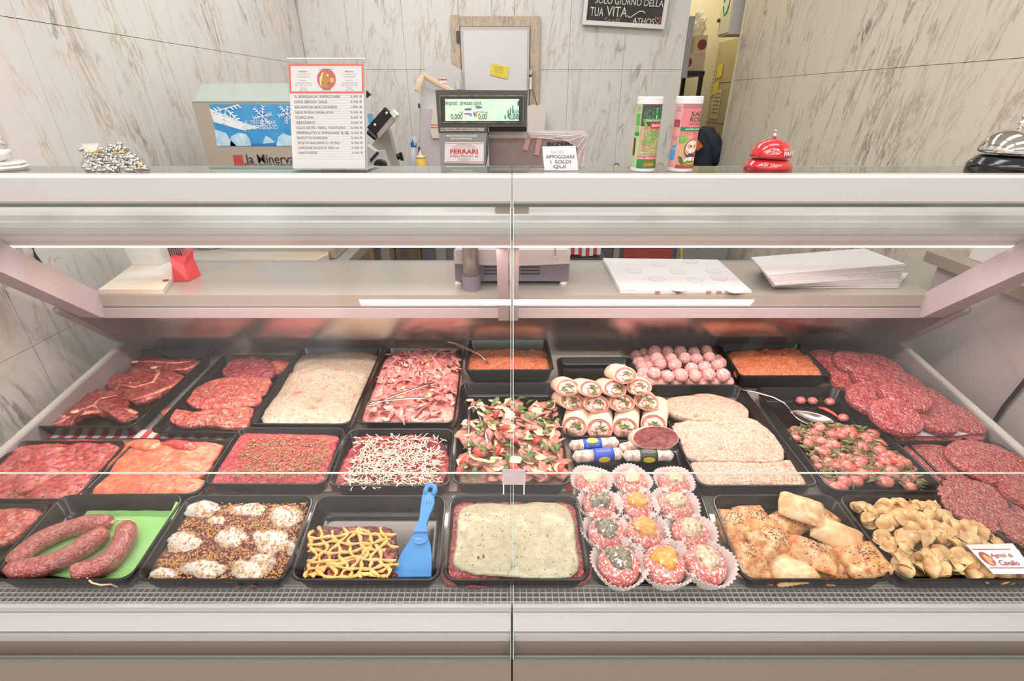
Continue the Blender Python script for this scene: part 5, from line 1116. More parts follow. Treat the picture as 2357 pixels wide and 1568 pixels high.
# --- herb mince
T_(slab('herb_mince', [(484, 1112), (520, 1040), (548, 1000), (600, 998), (690, 1000), (772, 1004), (776, 1020), (752, 1085), (735, 1112), (610, 1116)], food('herb_red_mince', (228, 90, 92), [(234, 118, 110), (212, 70, 76)], 40, bump=.6, bs=200, mince=260, minceamt=.25), -.014, -.002, amp=.002, amp2=.0012, fr2=230, jag=.03, seed=26., seg=140, rings=26), 'flat red mince cake sprinkled with brown herbs', 'mince')
def sprinkle(name, poly, n, s0, s1, mat, h, label, rng, flat=.5, long=1.):
    b = B(); xs = [p[0] for p in poly]; ys_ = [p[1] for p in poly]; k = 0
    while k < n:
        x, y = rng.uniform(min(xs), max(xs)), rng.uniform(min(ys_), max(ys_)); ins = False
        for (x0, y0), (x1, y1) in zip(poly, poly[1:] + poly[:1]):
            if (y0 > y) != (y1 > y) and x < (x1 - x0) * (y - y0) / (y1 - y0) + x0: ins = not ins
        if not ins: continue
        k += 1; p = dk(x, y, h + rng.uniform(0, .0012)); s = rng.uniform(s0, s1); m_ = Euler((rng.uniform(-.6, .6), rng.uniform(-.6, .6), rng.uniform(0, 6.3))).to_matrix()
        vs = [b.bm.verts.new(p + m_ @ Vector((d[0] * s * long, d[1] * s, d[2] * s * flat))) for d in ((1, 0, 0), (-1, 0, 0), (0, 1, 0), (0, -1, 0), (0, 0, 1), (0, 0, -1))]
        for f in ((0, 2, 4), (2, 1, 4), (1, 3, 4), (3, 0, 4), (2, 0, 5), (1, 2, 5), (3, 1, 5), (0, 3, 5)): b.bm.faces.new([vs[j] for j in f])
    return T_(b.obj(name, mat, None), label, 'topping', kind='stuff')
m_dryherb = food('dry_herb', (172, 128, 76), [(196, 160, 104), (128, 100, 60)], 150, bump=0, coat=0)
m_darkherb = food('dark_herb', (84, 82, 56), [(60, 56, 44), (112, 104, 70)], 150, bump=0, coat=0)
sprinkle('dried_herbs', [(530, 1100), (560, 1020), (600, 1004), (690, 1004), (762, 1010), (752, 1060), (725, 1100)], 1100, .0012, .0026, m_dryherb, -.0015, 'brown dried herbs sprinkled on the red mince cake', random.Random(61), .4, 1.5)
sprinkle('herb_flecks', [(395, 972), (430, 955), (500, 948), (570, 945), (560, 975), (500, 980)], 160, .0008, .0018, m_darkherb, -.011, 'dark herb flecks on the slice nearest the glass', random.Random(62))
sprinkle('herb_flecks', [(450, 912), (480, 890), (540, 874), (610, 874), (605, 896), (560, 916), (490, 926)], 240, .0008, .0018, m_darkherb, -.007, 'dark herb flecks on the folded middle slice', random.Random(63))
sprinkle('herb_flecks', [(20, 1140), (30, 1060), (80, 1024), (160, 1018), (270, 1024), (240, 1080), (180, 1138)], 420, .0008, .0019, m_darkherb, -.0055, 'dark herb flecks on the wall-side red slices', random.Random(64))
# --- cheese shreds dish
T_(slab('red_tartare', [(768, 1116), (782, 1070), (810, 1030), (828, 1006), (900, 1000), (985, 1004), (1020, 1030), (1034, 1060), (1026, 1100), (990, 1118), (880, 1120)], food('red_tartare', (204, 58, 64), [(222, 96, 90), (92, 40, 44)], 60, bump=.9, bs=160), -.018, -.006, amp=.004, fr=60, jag=.05, seed=27.), 'red chopped meat cake under white cheese shreds', 'meat dish')
def tubes_on(name, key, n, L, r, mat, par, urange, vrange, h, rng, label=None, flat=1.):
    b = B()
    for i in range(n):
        u, v = rng.uniform(*urange), rng.uniform(*vrange); p0 = pt(key, u, v, h + rng.uniform(0, .004)); a = rng.uniform(0, 6.28); P_ = [p0]
        for k in range(4): a += rng.uniform(-.7, .7); P_.append(P_[-1] + Vector((math.cos(a) * L / 4, math.sin(a) * L / 4, rng.uniform(-.001, .0012))))
        b.tube(P_, r, 4, flat)
    o = b.obj(name, mat, None, smooth=True); o['kind'] = 'stuff'; o['label'] = label; o['category'] = 'topping'; return o
tubes_on('cheese_shreds', 'm3', 620, .017, .0011, food('white_shred', (248, 236, 218), [(240, 222, 198)], 60, bump=0), None, (.14, .88), (.03, .84), -.005, random.Random(5), 'scattered white cheese shreds on the red chopped meat')
tubes_on('balsamic_trickles', 'm3', 90, .012, .0012, M('dark_glaze', (58, 34, 34), .2), None, (.14, .92), (.03, .84), -.008, random.Random(6), 'dark glaze trickles between the cheese shreds')
# --- salad
T_(slab('salad_bed', [(1062, 1112), (1075, 1040), (1090, 985), (1180, 960), (1270, 950), (1296, 1010), (1308, 1112), (1180, 1118)], food('salad_mix', (190, 112, 96), [(150, 130, 70), (214, 160, 130)], 30, bump=1., bs=90), -.024, -.010, amp=.006, fr=50, seed=28.), 'lower layer of mixed beef salad', 'salad', kind='stuff')
rs = random.Random(21)
def heap6(hh=.016, lo=-.012):
    def f(i):
        v = rs.uniform(.04, .74); u = rs.uniform(.05 + .10 * (v > .5), .95)
        return pt('t6', u, v, lo + .016 * (1 - abs(u - .5) * 1.6) * (1 - abs(v - .35) * 1.4) + rs.uniform(0, hh))
    return f
for s, (L, Wd, n) in enumerate(((.046, .024, 46), (.036, .028, 40), (.030, .018, 34))):
    o = chunk(L, Wd, .005, s + 3, .35).obj('beef_piece', m_strip, None, smooth=True, local=True); T_(o, 'brown-pink roast beef slice in the mixed salad', 'beef slice', 'roast beef slices in the salad'); sl6 = (sl6 if s else []) + scatter(o, n, heap6(), tilt=.55, rng=rs)
rowlabel(sl6, 'roast beef slice', 'tongs side', 12)
for s, (L, Wd, n) in enumerate(((.030, .020, 26), (.024, .018, 24), (.034, .008, 20))):
    o = chunk(L, Wd, .0022, s + 13, .3).obj('cheese_flake', m_cheese, None, smooth=False, local=True); T_(o, 'ivory cheese flake in the beef salad', 'cheese flake', 'cheese flakes in the salad'); cf6 = (cf6 if s else []) + scatter(o, n, heap6(.018, -.008), tilt=.6, rng=rs)
rowlabel(cf6, 'ivory cheese flake', 'tongs side', 9)
o = leafmesh(.034, .007, .006, 5, .0007, .8).obj('rocket_leaf', m_greens, None, local=True); T_(o, 'green rocket leaf in the beef salad', 'leaf', 'rocket leaves in the salad'); rowlabel(scatter(o, 62, heap6(.018, -.006), tilt=.5, rng=rs), 'green rocket leaf', 'tongs side', 6)
b = B(); b.ell((0, 0, 0), (.016, .008, .008)); 
for v in b.bm.verts:
    if v.co.z < -.001: v.co.z *= .15
    v.co.z -= (v.co.x / .016) ** 2 * .004
o = b.obj('tomato_wedge', m_tom, None, smooth=True, local=True); T_(o, 'red tomato wedge in the beef salad', 'tomato', 'tomato wedges in the salad'); rowlabel(scatter(o, 14, heap6(.018, -.004), tilt=.7, rng=rs), 'red tomato wedge', 'tongs side', 4)
for px, py in ((1114, 940), (1110, 935), (1122, 948), (1180, 893), (1082, 921), (1148, 952)):
    cz = 'cheese_flake' if px in (1180, 1082, 1148) else None
    o = chunk(.02, .012, .002, px).obj(cz or 'rocket_leaf', m_cheese if cz else m_greens, None, local=True); o.location = dk(px, py, -.028)
    T_(o, {1114: 'stray rocket bit beside the tongs bend', 1110: 'second stray rocket bit by the tongs bend', 1122: 'stray rocket bit nearest the salad heap', 1180: 'stray cheese flake at the back rim of the salad tray', 1082: 'stray cheese flake at the bare tongs corner of the salad tray', 1148: 'stray cheese flake just behind the salad heap'}[px], 'cheese flake' if cz else 'leaf')
# --- wraps
def wrap_proto():
    t = thing('wrap', '', 'wrap'); rx, rz, L = .0275, .0200, .068; n = 28
    def lp(k, y, sk=0.): return [Vector((rx * k * math.cos(a), y + sk * math.sin(a) * rz * k, rz * k * math.sin(a) * (1 if math.sin(a) > 0 else .8))) for a in (2*math.pi*i/n for i in range(n))]
    B().loft([lp(.90, .0022, .45), lp(.98, .0, .45), lp(1.0, .003, .45), lp(1.0, L * .5), lp(.97, L * .92), lp(.8, L)], True, True).obj('tortilla', m_tort, t, smooth=True, local=True)
    b = B(); b.loft([lp(.91, .0004, .45), lp(.76, .0004, .45), lp(.76, .004, .45), lp(.91, .004, .45)], False, False); b.obj('ham_ring', m_ham, t, local=True)
    b = B(); L2 = [lp(.76, .0018, .45), lp(.5, -.0008, .45), lp(.2, -.0016, .45)]; b.loft(L2, False, True)
    for v in b.bm.verts: v.co.y += .0022 * noise.noise(v.co * 160)
    b.obj('filling', m_fill, t, smooth=True, local=True)
    for k in range(2):
        P_ = [Vector((math.cos(a) * .0075 * (1 + .12 * a) , -.0022 + .45 * (.0045 * math.sin(a)), math.sin(a) * .0050 * (1 + .12 * a) - .001)) for a in (i * .45 + k * 3.1 for i in range(7))]
        B().tube(P_, .0013, 5).obj('ham_curl', m_ham, t, smooth=True, local=True)
    rg = random.Random(4)
    for k in range(5):
        o = leafmesh(.013, .004, .002, k, .0006, .6).obj('rocket_bit', m_greens, t, local=True); a = rg.uniform(0, 6.28); o.location = (math.cos(a) * .011, -.003 + .45 * math.sin(a) * .009, math.sin(a) * .009); o.rotation_euler = (rg.uniform(1.2, 1.8), rg.uniform(-.5, .5), rg.uniform(-.6, .6))
    return t
wp = wrap_proto(); first = True
def place_wrap(px, py, h, rz, label, rx=0., sc=1.):
    global first
    o = wp if first else dup(wp); first = False
    o.location = dk(px, py, h); o.rotation_euler = (rx, random.uniform(-.15, .15), rz); o.scale = (sc, sc * (1.4 if 'lowest' in label else 1), sc); o['label'] = label; o['group'] = 'rolled wraps'
for i, px in enumerate((1322, 1382, 1441, 1504)): place_wrap(px - (0, 2, 2, 0)[i], (985, 990, 988, 980)[i], -.008, R((-14, -10, -16, -20)[i]), 'wrap lying in the lowest layer, %s from the salad tray' % ORD[i], R(0), 1.10)
for i, px in enumerate((1318, 1374, 1433, 1489)): place_wrap(px, (926, 932, 930, 927)[i], .026, R((12, 6, 10, -12)[i]), 'wrap in the middle layer facing the glass, %s from the salad tray' % ORD[i], R(-24), 1.13)
for i, px in enumerate((1307, 1361, 1416, 1471)): place_wrap(px, (894, 897, 897, 893)[i], .058, R((8, 14, 12, -10)[i]), 'wrap in the upper layer facing the glass, %s from the salad tray' % ORD[i], R(-24), 1.08)
place_wrap(1440, 866, .086, R(14), 'single wrap on the very top of the wrap pile', R(-20), 1.05)
for px, py in ((1346, 836), (1435, 840)):
    o = chunk(.016, .010, .003, px).obj('cheese_flake', m_cheese, None, local=True); o.location = dk(px, py, -.028); T_(o, 'stray cheese flake on the wrap tray, nearer the %s' % ('orange mince' if px < 1400 else 'meatballs'), 'cheese flake')
# --- meatballs
balls = [(345, 522, 0), (455, 530, 0), (590, 526, 0), (735, 524, 0), (850, 524, 0), (980, 522, 0), (1105, 526, 0),
 (375, 440, 1), (510, 465, 1), (640, 455, 1), (785, 460, 1), (920, 450, 1), (1065, 455, 1), (435, 338, 1), (580, 348, 1), (750, 388, 1), (880, 375, 1), (1005, 355, 1),
 (400, 290, 1), (545, 290, 1), (680, 285, 1), (800, 295, 1), (925, 275, 1), (380, 218, 1), (507, 218, 1), (635, 216, 1), (775, 225, 1), (900, 208, 1),
 (195, 262, 0), (275, 240, 0), (225, 322, 0), (310, 300, 0), (250, 372, 0), (330, 370, 0), (268, 430, 0), (285, 490, 0), (1005, 300, 0), (1040, 335, 0)]
rb = random.Random(8); bm0 = None
for i, (x, y, up_) in enumerate(balls):
    px, py = 1420 + x / 4.365, 760 + y / 4.365
    if bm0 is None: bm0 = B().ell((0, 0, 0), (.0185, .0185, .0178), sub=3, amp=.10, fr=2.2).obj('meatball', m_ball, None, smooth=True, local=True); o = bm0
    else: o = dup(bm0)
    o.location = dk(px, py, .014 if up_ else -.010); o.rotation_euler = (rb.uniform(0, 6), rb.uniform(0, 6), rb.uniform(0, 6)); k = rb.uniform(.93, 1.03); o.scale = (k, k, k)
    row = 'front row behind the rim' if i < 7 else 'second row of the pile' if i < 13 else 'third row of the pile' if i < 18 else 'fourth row of the pile' if i < 23 else 'back row of the pile' if i < 28 else 'lower layer on the wrap side' if i < 36 else 'lower layer on the mince side'
    st_ = 0 if i < 7 else 7 if i < 13 else 13 if i < 18 else 18 if i < 23 else 23 if i < 28 else 28 if i < 36 else 36
    T_(o, 'floured pink meatball, %s in the %s' % (ORD[i - st_], row), 'meatball', 'floured meatballs')
b0_ = bm0
for i in range(14):
    o = dup(b0_); o.location = dk(1478 + (i % 7) * 26 + (i // 7) * -8, 868 - (i // 7) * 34, -.012); o['label'] = 'floured meatball hidden under the upper ones, %s from the wraps, %s buried row' % (ORD[i % 7], ('nearer', 'farther')[i // 7]); o['group'] = 'buried meatballs'
# --- breaded cutlets
for i, (pts, h0, h1, lab) in enumerate((
  ([(1525, 932), (1545, 916), (1590, 910), (1620, 906), (1668, 914), (1706, 930), (1723, 948), (1716, 966), (1670, 968), (1600, 966), (1552, 955)], -.016, -.008, 'breaded cutlet highest in its tray'),
  ([(1545, 985), (1570, 970), (1640, 968), (1722, 962), (1765, 985), (1800, 1010), (1805, 1045), (1790, 1062), (1700, 1062), (1620, 1060), (1580, 1050), (1566, 1010)], -.014, -.004, 'large breaded cutlet in the middle of its tray'),
  ([(1588, 1070), (1640, 1058), (1730, 1066), (1820, 1060), (1845, 1080), (1862, 1112), (1780, 1118), (1640, 1118), (1604, 1106)], -.020, -.012, 'breaded cutlet nearest the glass in its tray'))):
    T_(slab('breaded_cutlet', pts, m_bread, h0, h1, -.034 if i != 1 else -.024, amp=.0035, fr=30, amp2=.0018, fr2=260, jag=.03, seed=30. + i, seg=140, rings=26), lab, 'cutlet')
# --- onions and greens
rn = random.Random(17)
o = B().ell((0, 0, 0), (.0125, .0125, .0098), sub=2, amp=.08, fr=2).obj('pink_onion', m_onion, None, smooth=True, local=True)
T_(o, 'small round pink onion heaped with cooked greens', 'onion', 'pink onions in the greens')
def on_place(i):
    v = rn.uniform(.07, .57); u = rn.uniform(.07, .92)
    return pt('t13', u, v, -.026 + .016 * (1 - abs(u - .48) * 1.5) + rn.uniform(0, .012))
rowlabel(scatter(o, 112, on_place, (.88, 1.25), .5, rng=rn), 'pink onion', 'cutlet side')
for px, py, lab in ((1843, 922, 'loose pink onion nearest the spoon handle'), (1870, 923, 'middle loose pink onion at the bare back of the tray'), (1910, 925, 'loose pink onion beside the chili at the back of the tray'), (1941, 962, 'loose pink onion at the spoon tip')):
    c_ = dup(o); c_.location = dk(px, py, -.026); c_['label'] = lab; del c_['group']
b = B(); rg = random.Random(9)
for i in range(640):
    p = on_place(i) + Vector((0, 0, .004)); m_ = Euler((rg.uniform(-.6, .6), rg.uniform(-.6, .6), rg.uniform(0, 6.3))).to_matrix()
    L, w_ = rg.uniform(.010, .026), rg.uniform(.002, .006)
    b.loft([[p + m_ @ Vector((-L / 2, 0, 0)), p + m_ @ Vector((-L / 2, .0005, .0006)), p + m_ @ Vector((-L / 2, 0, .001))], [p + m_ @ Vector((0, -w_, .002)), p + m_ @ Vector((0, w_, .002)), p + m_ @ Vector((0, 0, .0035))], [p + m_ @ Vector((L / 2, 0, 0)), p + m_ @ Vector((L / 2, .0005, .0006)), p + m_ @ Vector((L / 2, 0, .001))]])
T_(b.obj('cooked_greens', m_olive, None), 'dark cooked greens between the pink onions', 'greens', kind='stuff')
for i, (pts, lab) in enumerate((([(1922, 996), (1945, 988), (1968, 996), (1982, 1008)], 'red chili strip highest on the onion heap'), ([(1884, 938), (1900, 942), (1916, 950), (1928, 960)], 'red chili strip lying loose at the bare back of the onion tray'), ([(1968, 1080), (1990, 1090), (2020, 1086), (2022, 1080)], 'curved red chili strip nearest the glass on the onions'), ([(1972, 1044), (1976, 1058), (1986, 1070)], 'short red chili strip in the middle of the onions'), ([(2012, 1012), (2030, 1016), (2042, 1026)], 'red chili strip at the patty side of the onions'), ([(2038, 1054), (2052, 1062), (2066, 1066)], 'wide red pepper piece on the onion heap'))):
    T_(B().tube([dk(x, y, .002 if i != 1 else -.026) for x, y in pts], [.003] + [.0075 if i == 5 else .0055] * (len(pts) - 2) + [.003], 8, .6).obj('chili_strip', m_tom, None, smooth=True), lab, 'chili')
# --- patties
def patty(label, px, py, wpx, h, mat, th=.014, asp=1.0, seed=0, tiltx=0., name='patty', grp=None, rz=0.):
    c_ = dk(px, py, h); d = (c_ - C0).dot(fw); r = wpx / 2 * d / F
    b = B(); n = 44; L = []
    for k, z in ((.93, -th / 2), (.985, -th * .38), (1.0, 0), (.99, th * .30), (.955, th * .46), (.88, th * .53), (.7, th * .56), (.4, th * .55), (.1, th * .52)):
        L.append([Vector((r * k * (1 + .04 * noise.noise(Vector((math.cos(a) * 1.5, math.sin(a) * 1.5, seed)))) * math.cos(a), r * k * asp * (1 + .04 * noise.noise(Vector((math.cos(a) * 1.5, math.sin(a) * 1.5, seed)))) * math.sin(a), z + .0016 * noise.noise(Vector((math.cos(a) * r * k * 60, math.sin(a) * r * k * 60, seed + z * 90))))) for a in (2*math.pi*i/n for i in range(n))])
    o = b.loft(L).obj(name, mat, None, smooth=True, local=True); o.location = c_; o.rotation_euler = (tiltx + math.atan(DS), 0, rz)
    return T_(o, label, 'patty', grp)
up_row = [(1903, 838, 96, -.006, -3, 'red patty under the mince tray corner'), (1968, 838, 98, .010, 2, 'red patty in the back row, middle'), (2030, 846, 98, .000, 6, 'red patty in the back row, nearest the end glass'), (1943, 880, 64, -.006, 0, 'half-hidden red patty beside the deep mince tray'), (2014, 874, 102, .020, 0, 'red patty in the second row, middle of the stack'), (2078, 884, 98, .004, 7, 'red patty in the second row by the end glass'), (2006, 922, 114, .010, -4, 'red patty in the third row beside the onion tray'), (2082, 914, 112, .034, 2, 'red patty lying uppermost on the stack'), (2142, 920, 88, .006, 8, 'red patty in the third row by the end glass'), (2060, 962, 118, .026, 0, 'front red patty nearest the onion tray'), (2146, 964, 108, .010, 5, 'front red patty in the middle'), (2210, 966, 106, -.002, 7, 'front red patty nearest the end glass')]
for i, (px, py, w_, h, roll, lab) in enumerate(up_row): patty(lab, px, py, w_ * .93, h, m_patty, .019, 1., i, R((9, 4, 7, 9, 5, 8)[i % 6]), 'burger_patty', 'stacked red patties').rotation_euler[1] = R(roll)
for i, (px, py, w_) in enumerate(((2086, 992, 110), (2150, 990, 100), (2206, 986, 96))): patty('red patty in the bottom layer, %s from the onion tray' % ORD[i], px, py, w_, -.018, m_patty, .014, 1., 20 + i, 0, 'burger_patty', 'stacked red patties')
for i, (pts, h) in enumerate((([(2040, 985), (2125, 985), (2175, 978), (2238, 972), (2255, 996), (2200, 1004), (2100, 1004)], -.006), ([(1950, 905), (2000, 900), (2060, 950), (2010, 940)], -.010), ([(2110, 925), (2140, 905), (2185, 950), (2150, 955)], -.004))):
    P_ = [dk(x, y, h) for x, y in pts]; T_(B().prism(P_, (0, 0, .0006)).obj('paper_leaf', M('separator_paper', (236, 214, 212), .6), None), 'white separator paper between red patties, %s sheet from the glass' % ORD[i], 'paper')
for i, (px, py, w_, asp, m_, lab) in enumerate(((2168, 1070, 160, .92, m_patty2, 'large pale patty nearest the onion tray'), (2280, 1068, 172, .92, m_patty2, 'large pale patty with green paper edge by the end glass'), (2268, 1166, 184, .92, m_patty3, 'large patty with dark herb flecks beside the pasta'), (2362, 1140, 96, 1., m_patty2, 'patty with white fat edge cut off by the frame'), (2368, 1232, 100, 1., m_patty3, 'thick patty behind the pasta name card'))):
    patty(lab, px, py, w_, (-.016, .002, -.006, .008, .004)[i], m_, .013, asp, 50 + i, 0, 'large_patty')
for i, pts in enumerate(([(2192, 1040), (2196, 1030), (2206, 1024)], [(2250, 1096), (2280, 1110), (2318, 1116)], [(2332, 1230), (2336, 1220), (2348, 1212)])):
    T_(B().tube([dk(x, y, -.014) for x, y in pts], .0014, 6).obj('green_paper_edge', M('bright_green', (130, 206, 90), .5), None), 'bright green paper edge under a large patty, %s from the back' % ORD[i], 'paper')
# --- sausages on the green sheet
def curl(q): return 0
gs = [(188, 1134), (240, 1131), (280, 1136), (340, 1143), (414, 1162), (380, 1220), (335, 1290), (300, 1334), (190, 1334), (90, 1320), (24, 1300), (60, 1258), (150, 1212), (190, 1190), (202, 1165)]
o = slab('green_sheet', gs, M('green_paper', (150, 214, 120), .6, var=(176, 222, 146), vs=8), -.030, -.029, -.031, amp=.001, amp2=0, seg=80, hf=lambda q: .028 * max(0, (q.y - .80) / .085) ** 2)
T_(o, 'pale green paper sheet lying under the sausages', 'paper')
T_(B().prism([dk(x, y, -.004) for x, y in ((405, 1155), (416, 1160), (397, 1198), (388, 1192))], (0, 0, .0008)).obj('sheet_corner', bpy.data.materials['green_paper'], None), 'folded corner of the green paper at the tray wall', 'paper')
def sausage(label, path, h, r):
    t = thing('sausage', label, 'sausage', tuple(dk(*path[0], -.03)))
    P_ = [Vector(p) for p in smooth_path([dk(x / 3.92, 1000 + y / 3.92, h) for x, y in path], 22)]; n = len(P_)
    rs_ = [r * min(1, (1 - abs(2 * i / (n - 1) - 1) ** 7) ** .5 + .12) * (1 + .05 * math.sin(i * .9)) for i in range(n)]
    B().tube(P_, rs_, 20).obj('casing', m_saus, t, smooth=True)
    return t, P_
def smooth_path(P, n):
    out = []; m = len(P) - 1
    for i in range(n):
        f = i / (n - 1) * m; k = min(int(f), m - 1); u = f - k
        a, b, c, d = P[max(k-1, 0)], P[k], P[k+1], P[min(k+2, m)]
        out.append(.5 * ((2*b) + (c - a) * u + (2*a - 5*b + 4*c - d) * u*u + (3*b - a - 3*c + d) * u**3))
    return out
t, P_ = sausage('fat sausage at the back of the green sheet', [(118, 1190), (200, 1085), (330, 985), (520, 890), (720, 828), (880, 805), (1010, 800)], -.010, .0165)
B().tube([P_[-1], P_[-1] + Vector((.008, .004, .004)), P_[-1] + Vector((.03, .006, .001)), P_[-1] + Vector((.042, .004, -.004))], [.003, .0015, .001, .001], 6).obj('string', M('casing_string', (236, 206, 170), .7), t)
sausage('middle sausage lying along the longest one', [(75, 1290), (170, 1225), (330, 1200), (500, 1150), (680, 1060), (850, 950), (990, 880)], -.008, .0175)
t, P_ = sausage('bent sausage nearest the nut tray', [(640, 1292), (740, 1240), (880, 1200), (1010, 1120), (1090, 1010), (1140, 900), (1120, 820)], -.010, .0175)
B().tube([dk(200, 1331, -.004), dk(212, 1342, .002), dk(232, 1347, -.006), dk(255, 1345, -.012), dk(270, 1351, -.026)], .0014, 6).obj('string', bpy.data.materials['casing_string'], t)
# --- cream and nut dish
T_(slab('chopped_meat', [(336, 1332), (370, 1270), (410, 1210), (440, 1168), (480, 1158), (560, 1162), (640, 1160), (688, 1160), (702, 1190), (690, 1240), (640, 1332), (480, 1336)], m_darkmeat, -.018, -.008, amp=.003, fr=40, jag=.04, seed=41.), 'dark red chopped meat under cream and nuts', 'meat dish')
dl = [(470, 1174, 46, 22), (568, 1178, 46, 20), (655, 1188, 40, 26), (430, 1250, 48, 26), (528, 1242, 50, 30), (622, 1245, 48, 30), (376, 1320, 36, 13), (470, 1310, 52, 22), (575, 1310, 50, 24), (672, 1262, 14, 16), (604, 1290, 32, 15), (502, 1202, 28, 13)]
for i, (x, y, a, b_) in enumerate(dl):
    pts = [(x + a * math.cos(k * .7 + i), y + b_ * math.sin(k * .7 + i) * (1 + .15 * math.sin(k * 2.1 + i))) for k in range(9)]
    o = slab('cream_dollop', pts, m_ricotta, -.012, -.003, -.016, 60, 10, 2., .003, 70, .0012, 160, .22, None, 60. + i)
    T_(o, 'white cream dollop on the nut dish, number %d' % (i + 1), 'cream', 'cream dollops on the nut dish'); o['label'] = 'white cream dollop under chopped nuts, ' + ('back row, nearest the sausages', 'back row, middle', 'back row, nearest the mustard dish', 'middle row, nearest the sausages', 'middle row, centre', 'middle row, nearest the mustard dish', 'front row, nearest the sausages', 'front row, second from sausages', 'front row, third from sausages', 'smallest, at the mustard side rim', 'low one behind the front third', 'small one between back and middle rows')[i]
DL = []
for x, y, a, b_ in dl: q0, q1, q2 = dk(x, y, -.006), dk(x + a, y, -.006), dk(x, y - b_, -.006); DL.append((q0.x, q0.y, q1.x - q0.x, q2.y - q0.y))
b = B(); rg = random.Random(31)
for i in range(3900):
    u, v = rg.uniform(.10, .96), rg.uniform(.03, .90)
    if rg.random() > .9 - .6 * max(0, u - .8): continue
    p = pt('f2', u, v, -.0085 + rg.uniform(0, .0065)); h_d = min(((p.x - a) / r1) ** 2 + ((p.y - b2) / r2) ** 2 for a, b2, r1, r2 in DL)
    if h_d < 1 and rg.random() < .5: continue
    s = rg.uniform(.0011, .0025)
    m_ = Euler((rg.uniform(0, 3), rg.uniform(0, 3), rg.uniform(0, 3))).to_matrix()
    vs = [b.bm.verts.new(p + m_ @ (Vector(d) * s)) for d in ((1, 0, 0), (-1, 0, 0), (0, 1, 0), (0, -1, 0), (0, 0, .8), (0, 0, -.8))]
    for f in ((0, 2, 4), (2, 1, 4), (1, 3, 4), (3, 0, 4), (2, 0, 5), (1, 2, 5), (3, 1, 5), (0, 3, 5)): b.bm.faces.new([vs[k] for k in f])
T_(b.obj('chopped_nuts', m_nut, None), 'golden chopped nuts strewn over the cream dollops', 'nuts', kind='stuff')
# --- mustard dish and scraper
T_(slab('chopped_meat', [(700, 1334), (705, 1270), (715, 1228), (740, 1214), (800, 1214), (860, 1212), (908, 1224), (914, 1280), (908, 1330), (800, 1337)], m_darkmeat, -.026, -.014, amp=.004, fr=60, jag=.05, seed=43.), 'dark meat pieces laced with mustard', 'meat dish')
rg = random.Random(12)
for i in range(46):
    o = chunk(.020, .013, .006, i % 5 + 80, .4).obj('meat_chunk', food('chunk_meat', (176, 84, 76), [(206, 120, 98), (140, 56, 58)], 50, rand=True) if i == 0 else bpy.data.materials['chunk_meat'], None, smooth=True, local=True)
    o.location = dk(rg.uniform(712, 905), rg.uniform(1222, 1330), -.013); o.rotation_euler = (rg.uniform(-.4, .4), rg.uniform(-.4, .4), rg.uniform(0, 6)); T_(o, 'dark meat chunk', 'meat chunk', 'meat chunks under mustard'); mch = (mch if i else []) + [o]
rowlabel(mch, 'dark meat chunk under mustard', 'nut dish', 8)
b = B()
def lace(x0, y0, x1, y1, amp, ph, r):
    P_ = []
    n = 22
    for k in range(n):
        f = k / (n - 1); x, y = x0 + (x1 - x0) * f, y0 + (y1 - y0) * f; nx, ny = -(y1 - y0), (x1 - x0); L = math.hypot(nx, ny)
        o_ = amp * math.sin(f * 9 + ph) + amp * .5 * math.sin(f * 21 + ph * 2); P_.append(dk(x + nx / L * o_, y + ny / L * o_ * .6, -.006 + .002 * math.sin(f * 14 + ph)))
    b.tube(P_, [r * (1 + .35 * math.sin(k * 1.7 + ph)) for k in range(n)], 6, .7)
for k in range(8): lace(722 + k * 22, 1222 - (k % 2) * 8, 712 + k * 25, 1330, 9, k * 1.3, .0033)
for k in range(6): lace(708, 1236 + k * 18, 912 - (k % 3) * 12, 1226 + k * 20, 7, k * 2.1, .0032)
lace(830, 1215, 916, 1262, 5, 1, .003); lace(716, 1326, 860, 1262, 8, 2, .004); lace(800, 1334, 918, 1300, 6, 3, .003)
T_(b.obj('mustard_lacing', m_must, None, smooth=True), 'yellow mustard sauce lattice piped over the dark meat', 'sauce')
sb = thing('scraper', 'bright blue plastic scraper with looped handle standing in the half-empty tray', 'scraper', tuple(dk(960, 1330, -.03)))
m_sb = M('scraper_blue', (66, 146, 222), .35, var=(86, 160, 230), vs=6)
def sq(x, y):   # the scraper lies from the tray floor up to the back rim
    f = (1335 - (960 + y / 3.92)) / (1335 - 1120); return dk(600 + x / 3.92, 960 + y / 3.92, -.030 + .050 * max(0, f))
bl_ = [(1200, 1455), (1225, 1340), (1270, 1240), (1340, 1130), (1378, 1070), (1505, 1070), (1515, 1110), (1535, 1180), (1545, 1280), (1540, 1450)]
B().prism([sq(*p) for p in bl_], (0, .0006, .0022)).obj('blade', m_sb, sb, bevel=.0006)
nk = [(1378, 1072), (1420, 1000), (1440, 930), (1445, 850), (1455, 780), (1470, 710), (1566, 720), (1572, 800), (1555, 850), (1520, 930), (1500, 1000), (1505, 1072)]
B().prism([sq(*p) + Vector((0, 0, .0018)) for p in nk], (0, .001, .0075)).obj('handle', m_sb, sb, bevel=.0025)
B().tube([sq(x, y) + Vector((0, 0, .006)) for x, y in ((1490, 725), (1492, 680), (1510, 648), (1545, 640), (1572, 655), (1576, 690), (1552, 730))], .0052, 8).obj('handle_loop', m_sb, sb, smooth=True)
B().prism([sq(1440 + 70 * math.cos(a), 1105 + 60 * math.sin(a)) + Vector((0, -.0005, .0022)) for a in (2*math.pi*i/24 for i in range(24))], (0, .0, .0022)).obj('round_boss', m_sb, sb, bevel=.0008)
ax_ = sq(1480, 1112) - sq(1390, 1112); ay_ = sq(1440, 1060) - sq(1440, 1160); c_ = sq(1424, 1112) + Vector((0, -.001, .005))
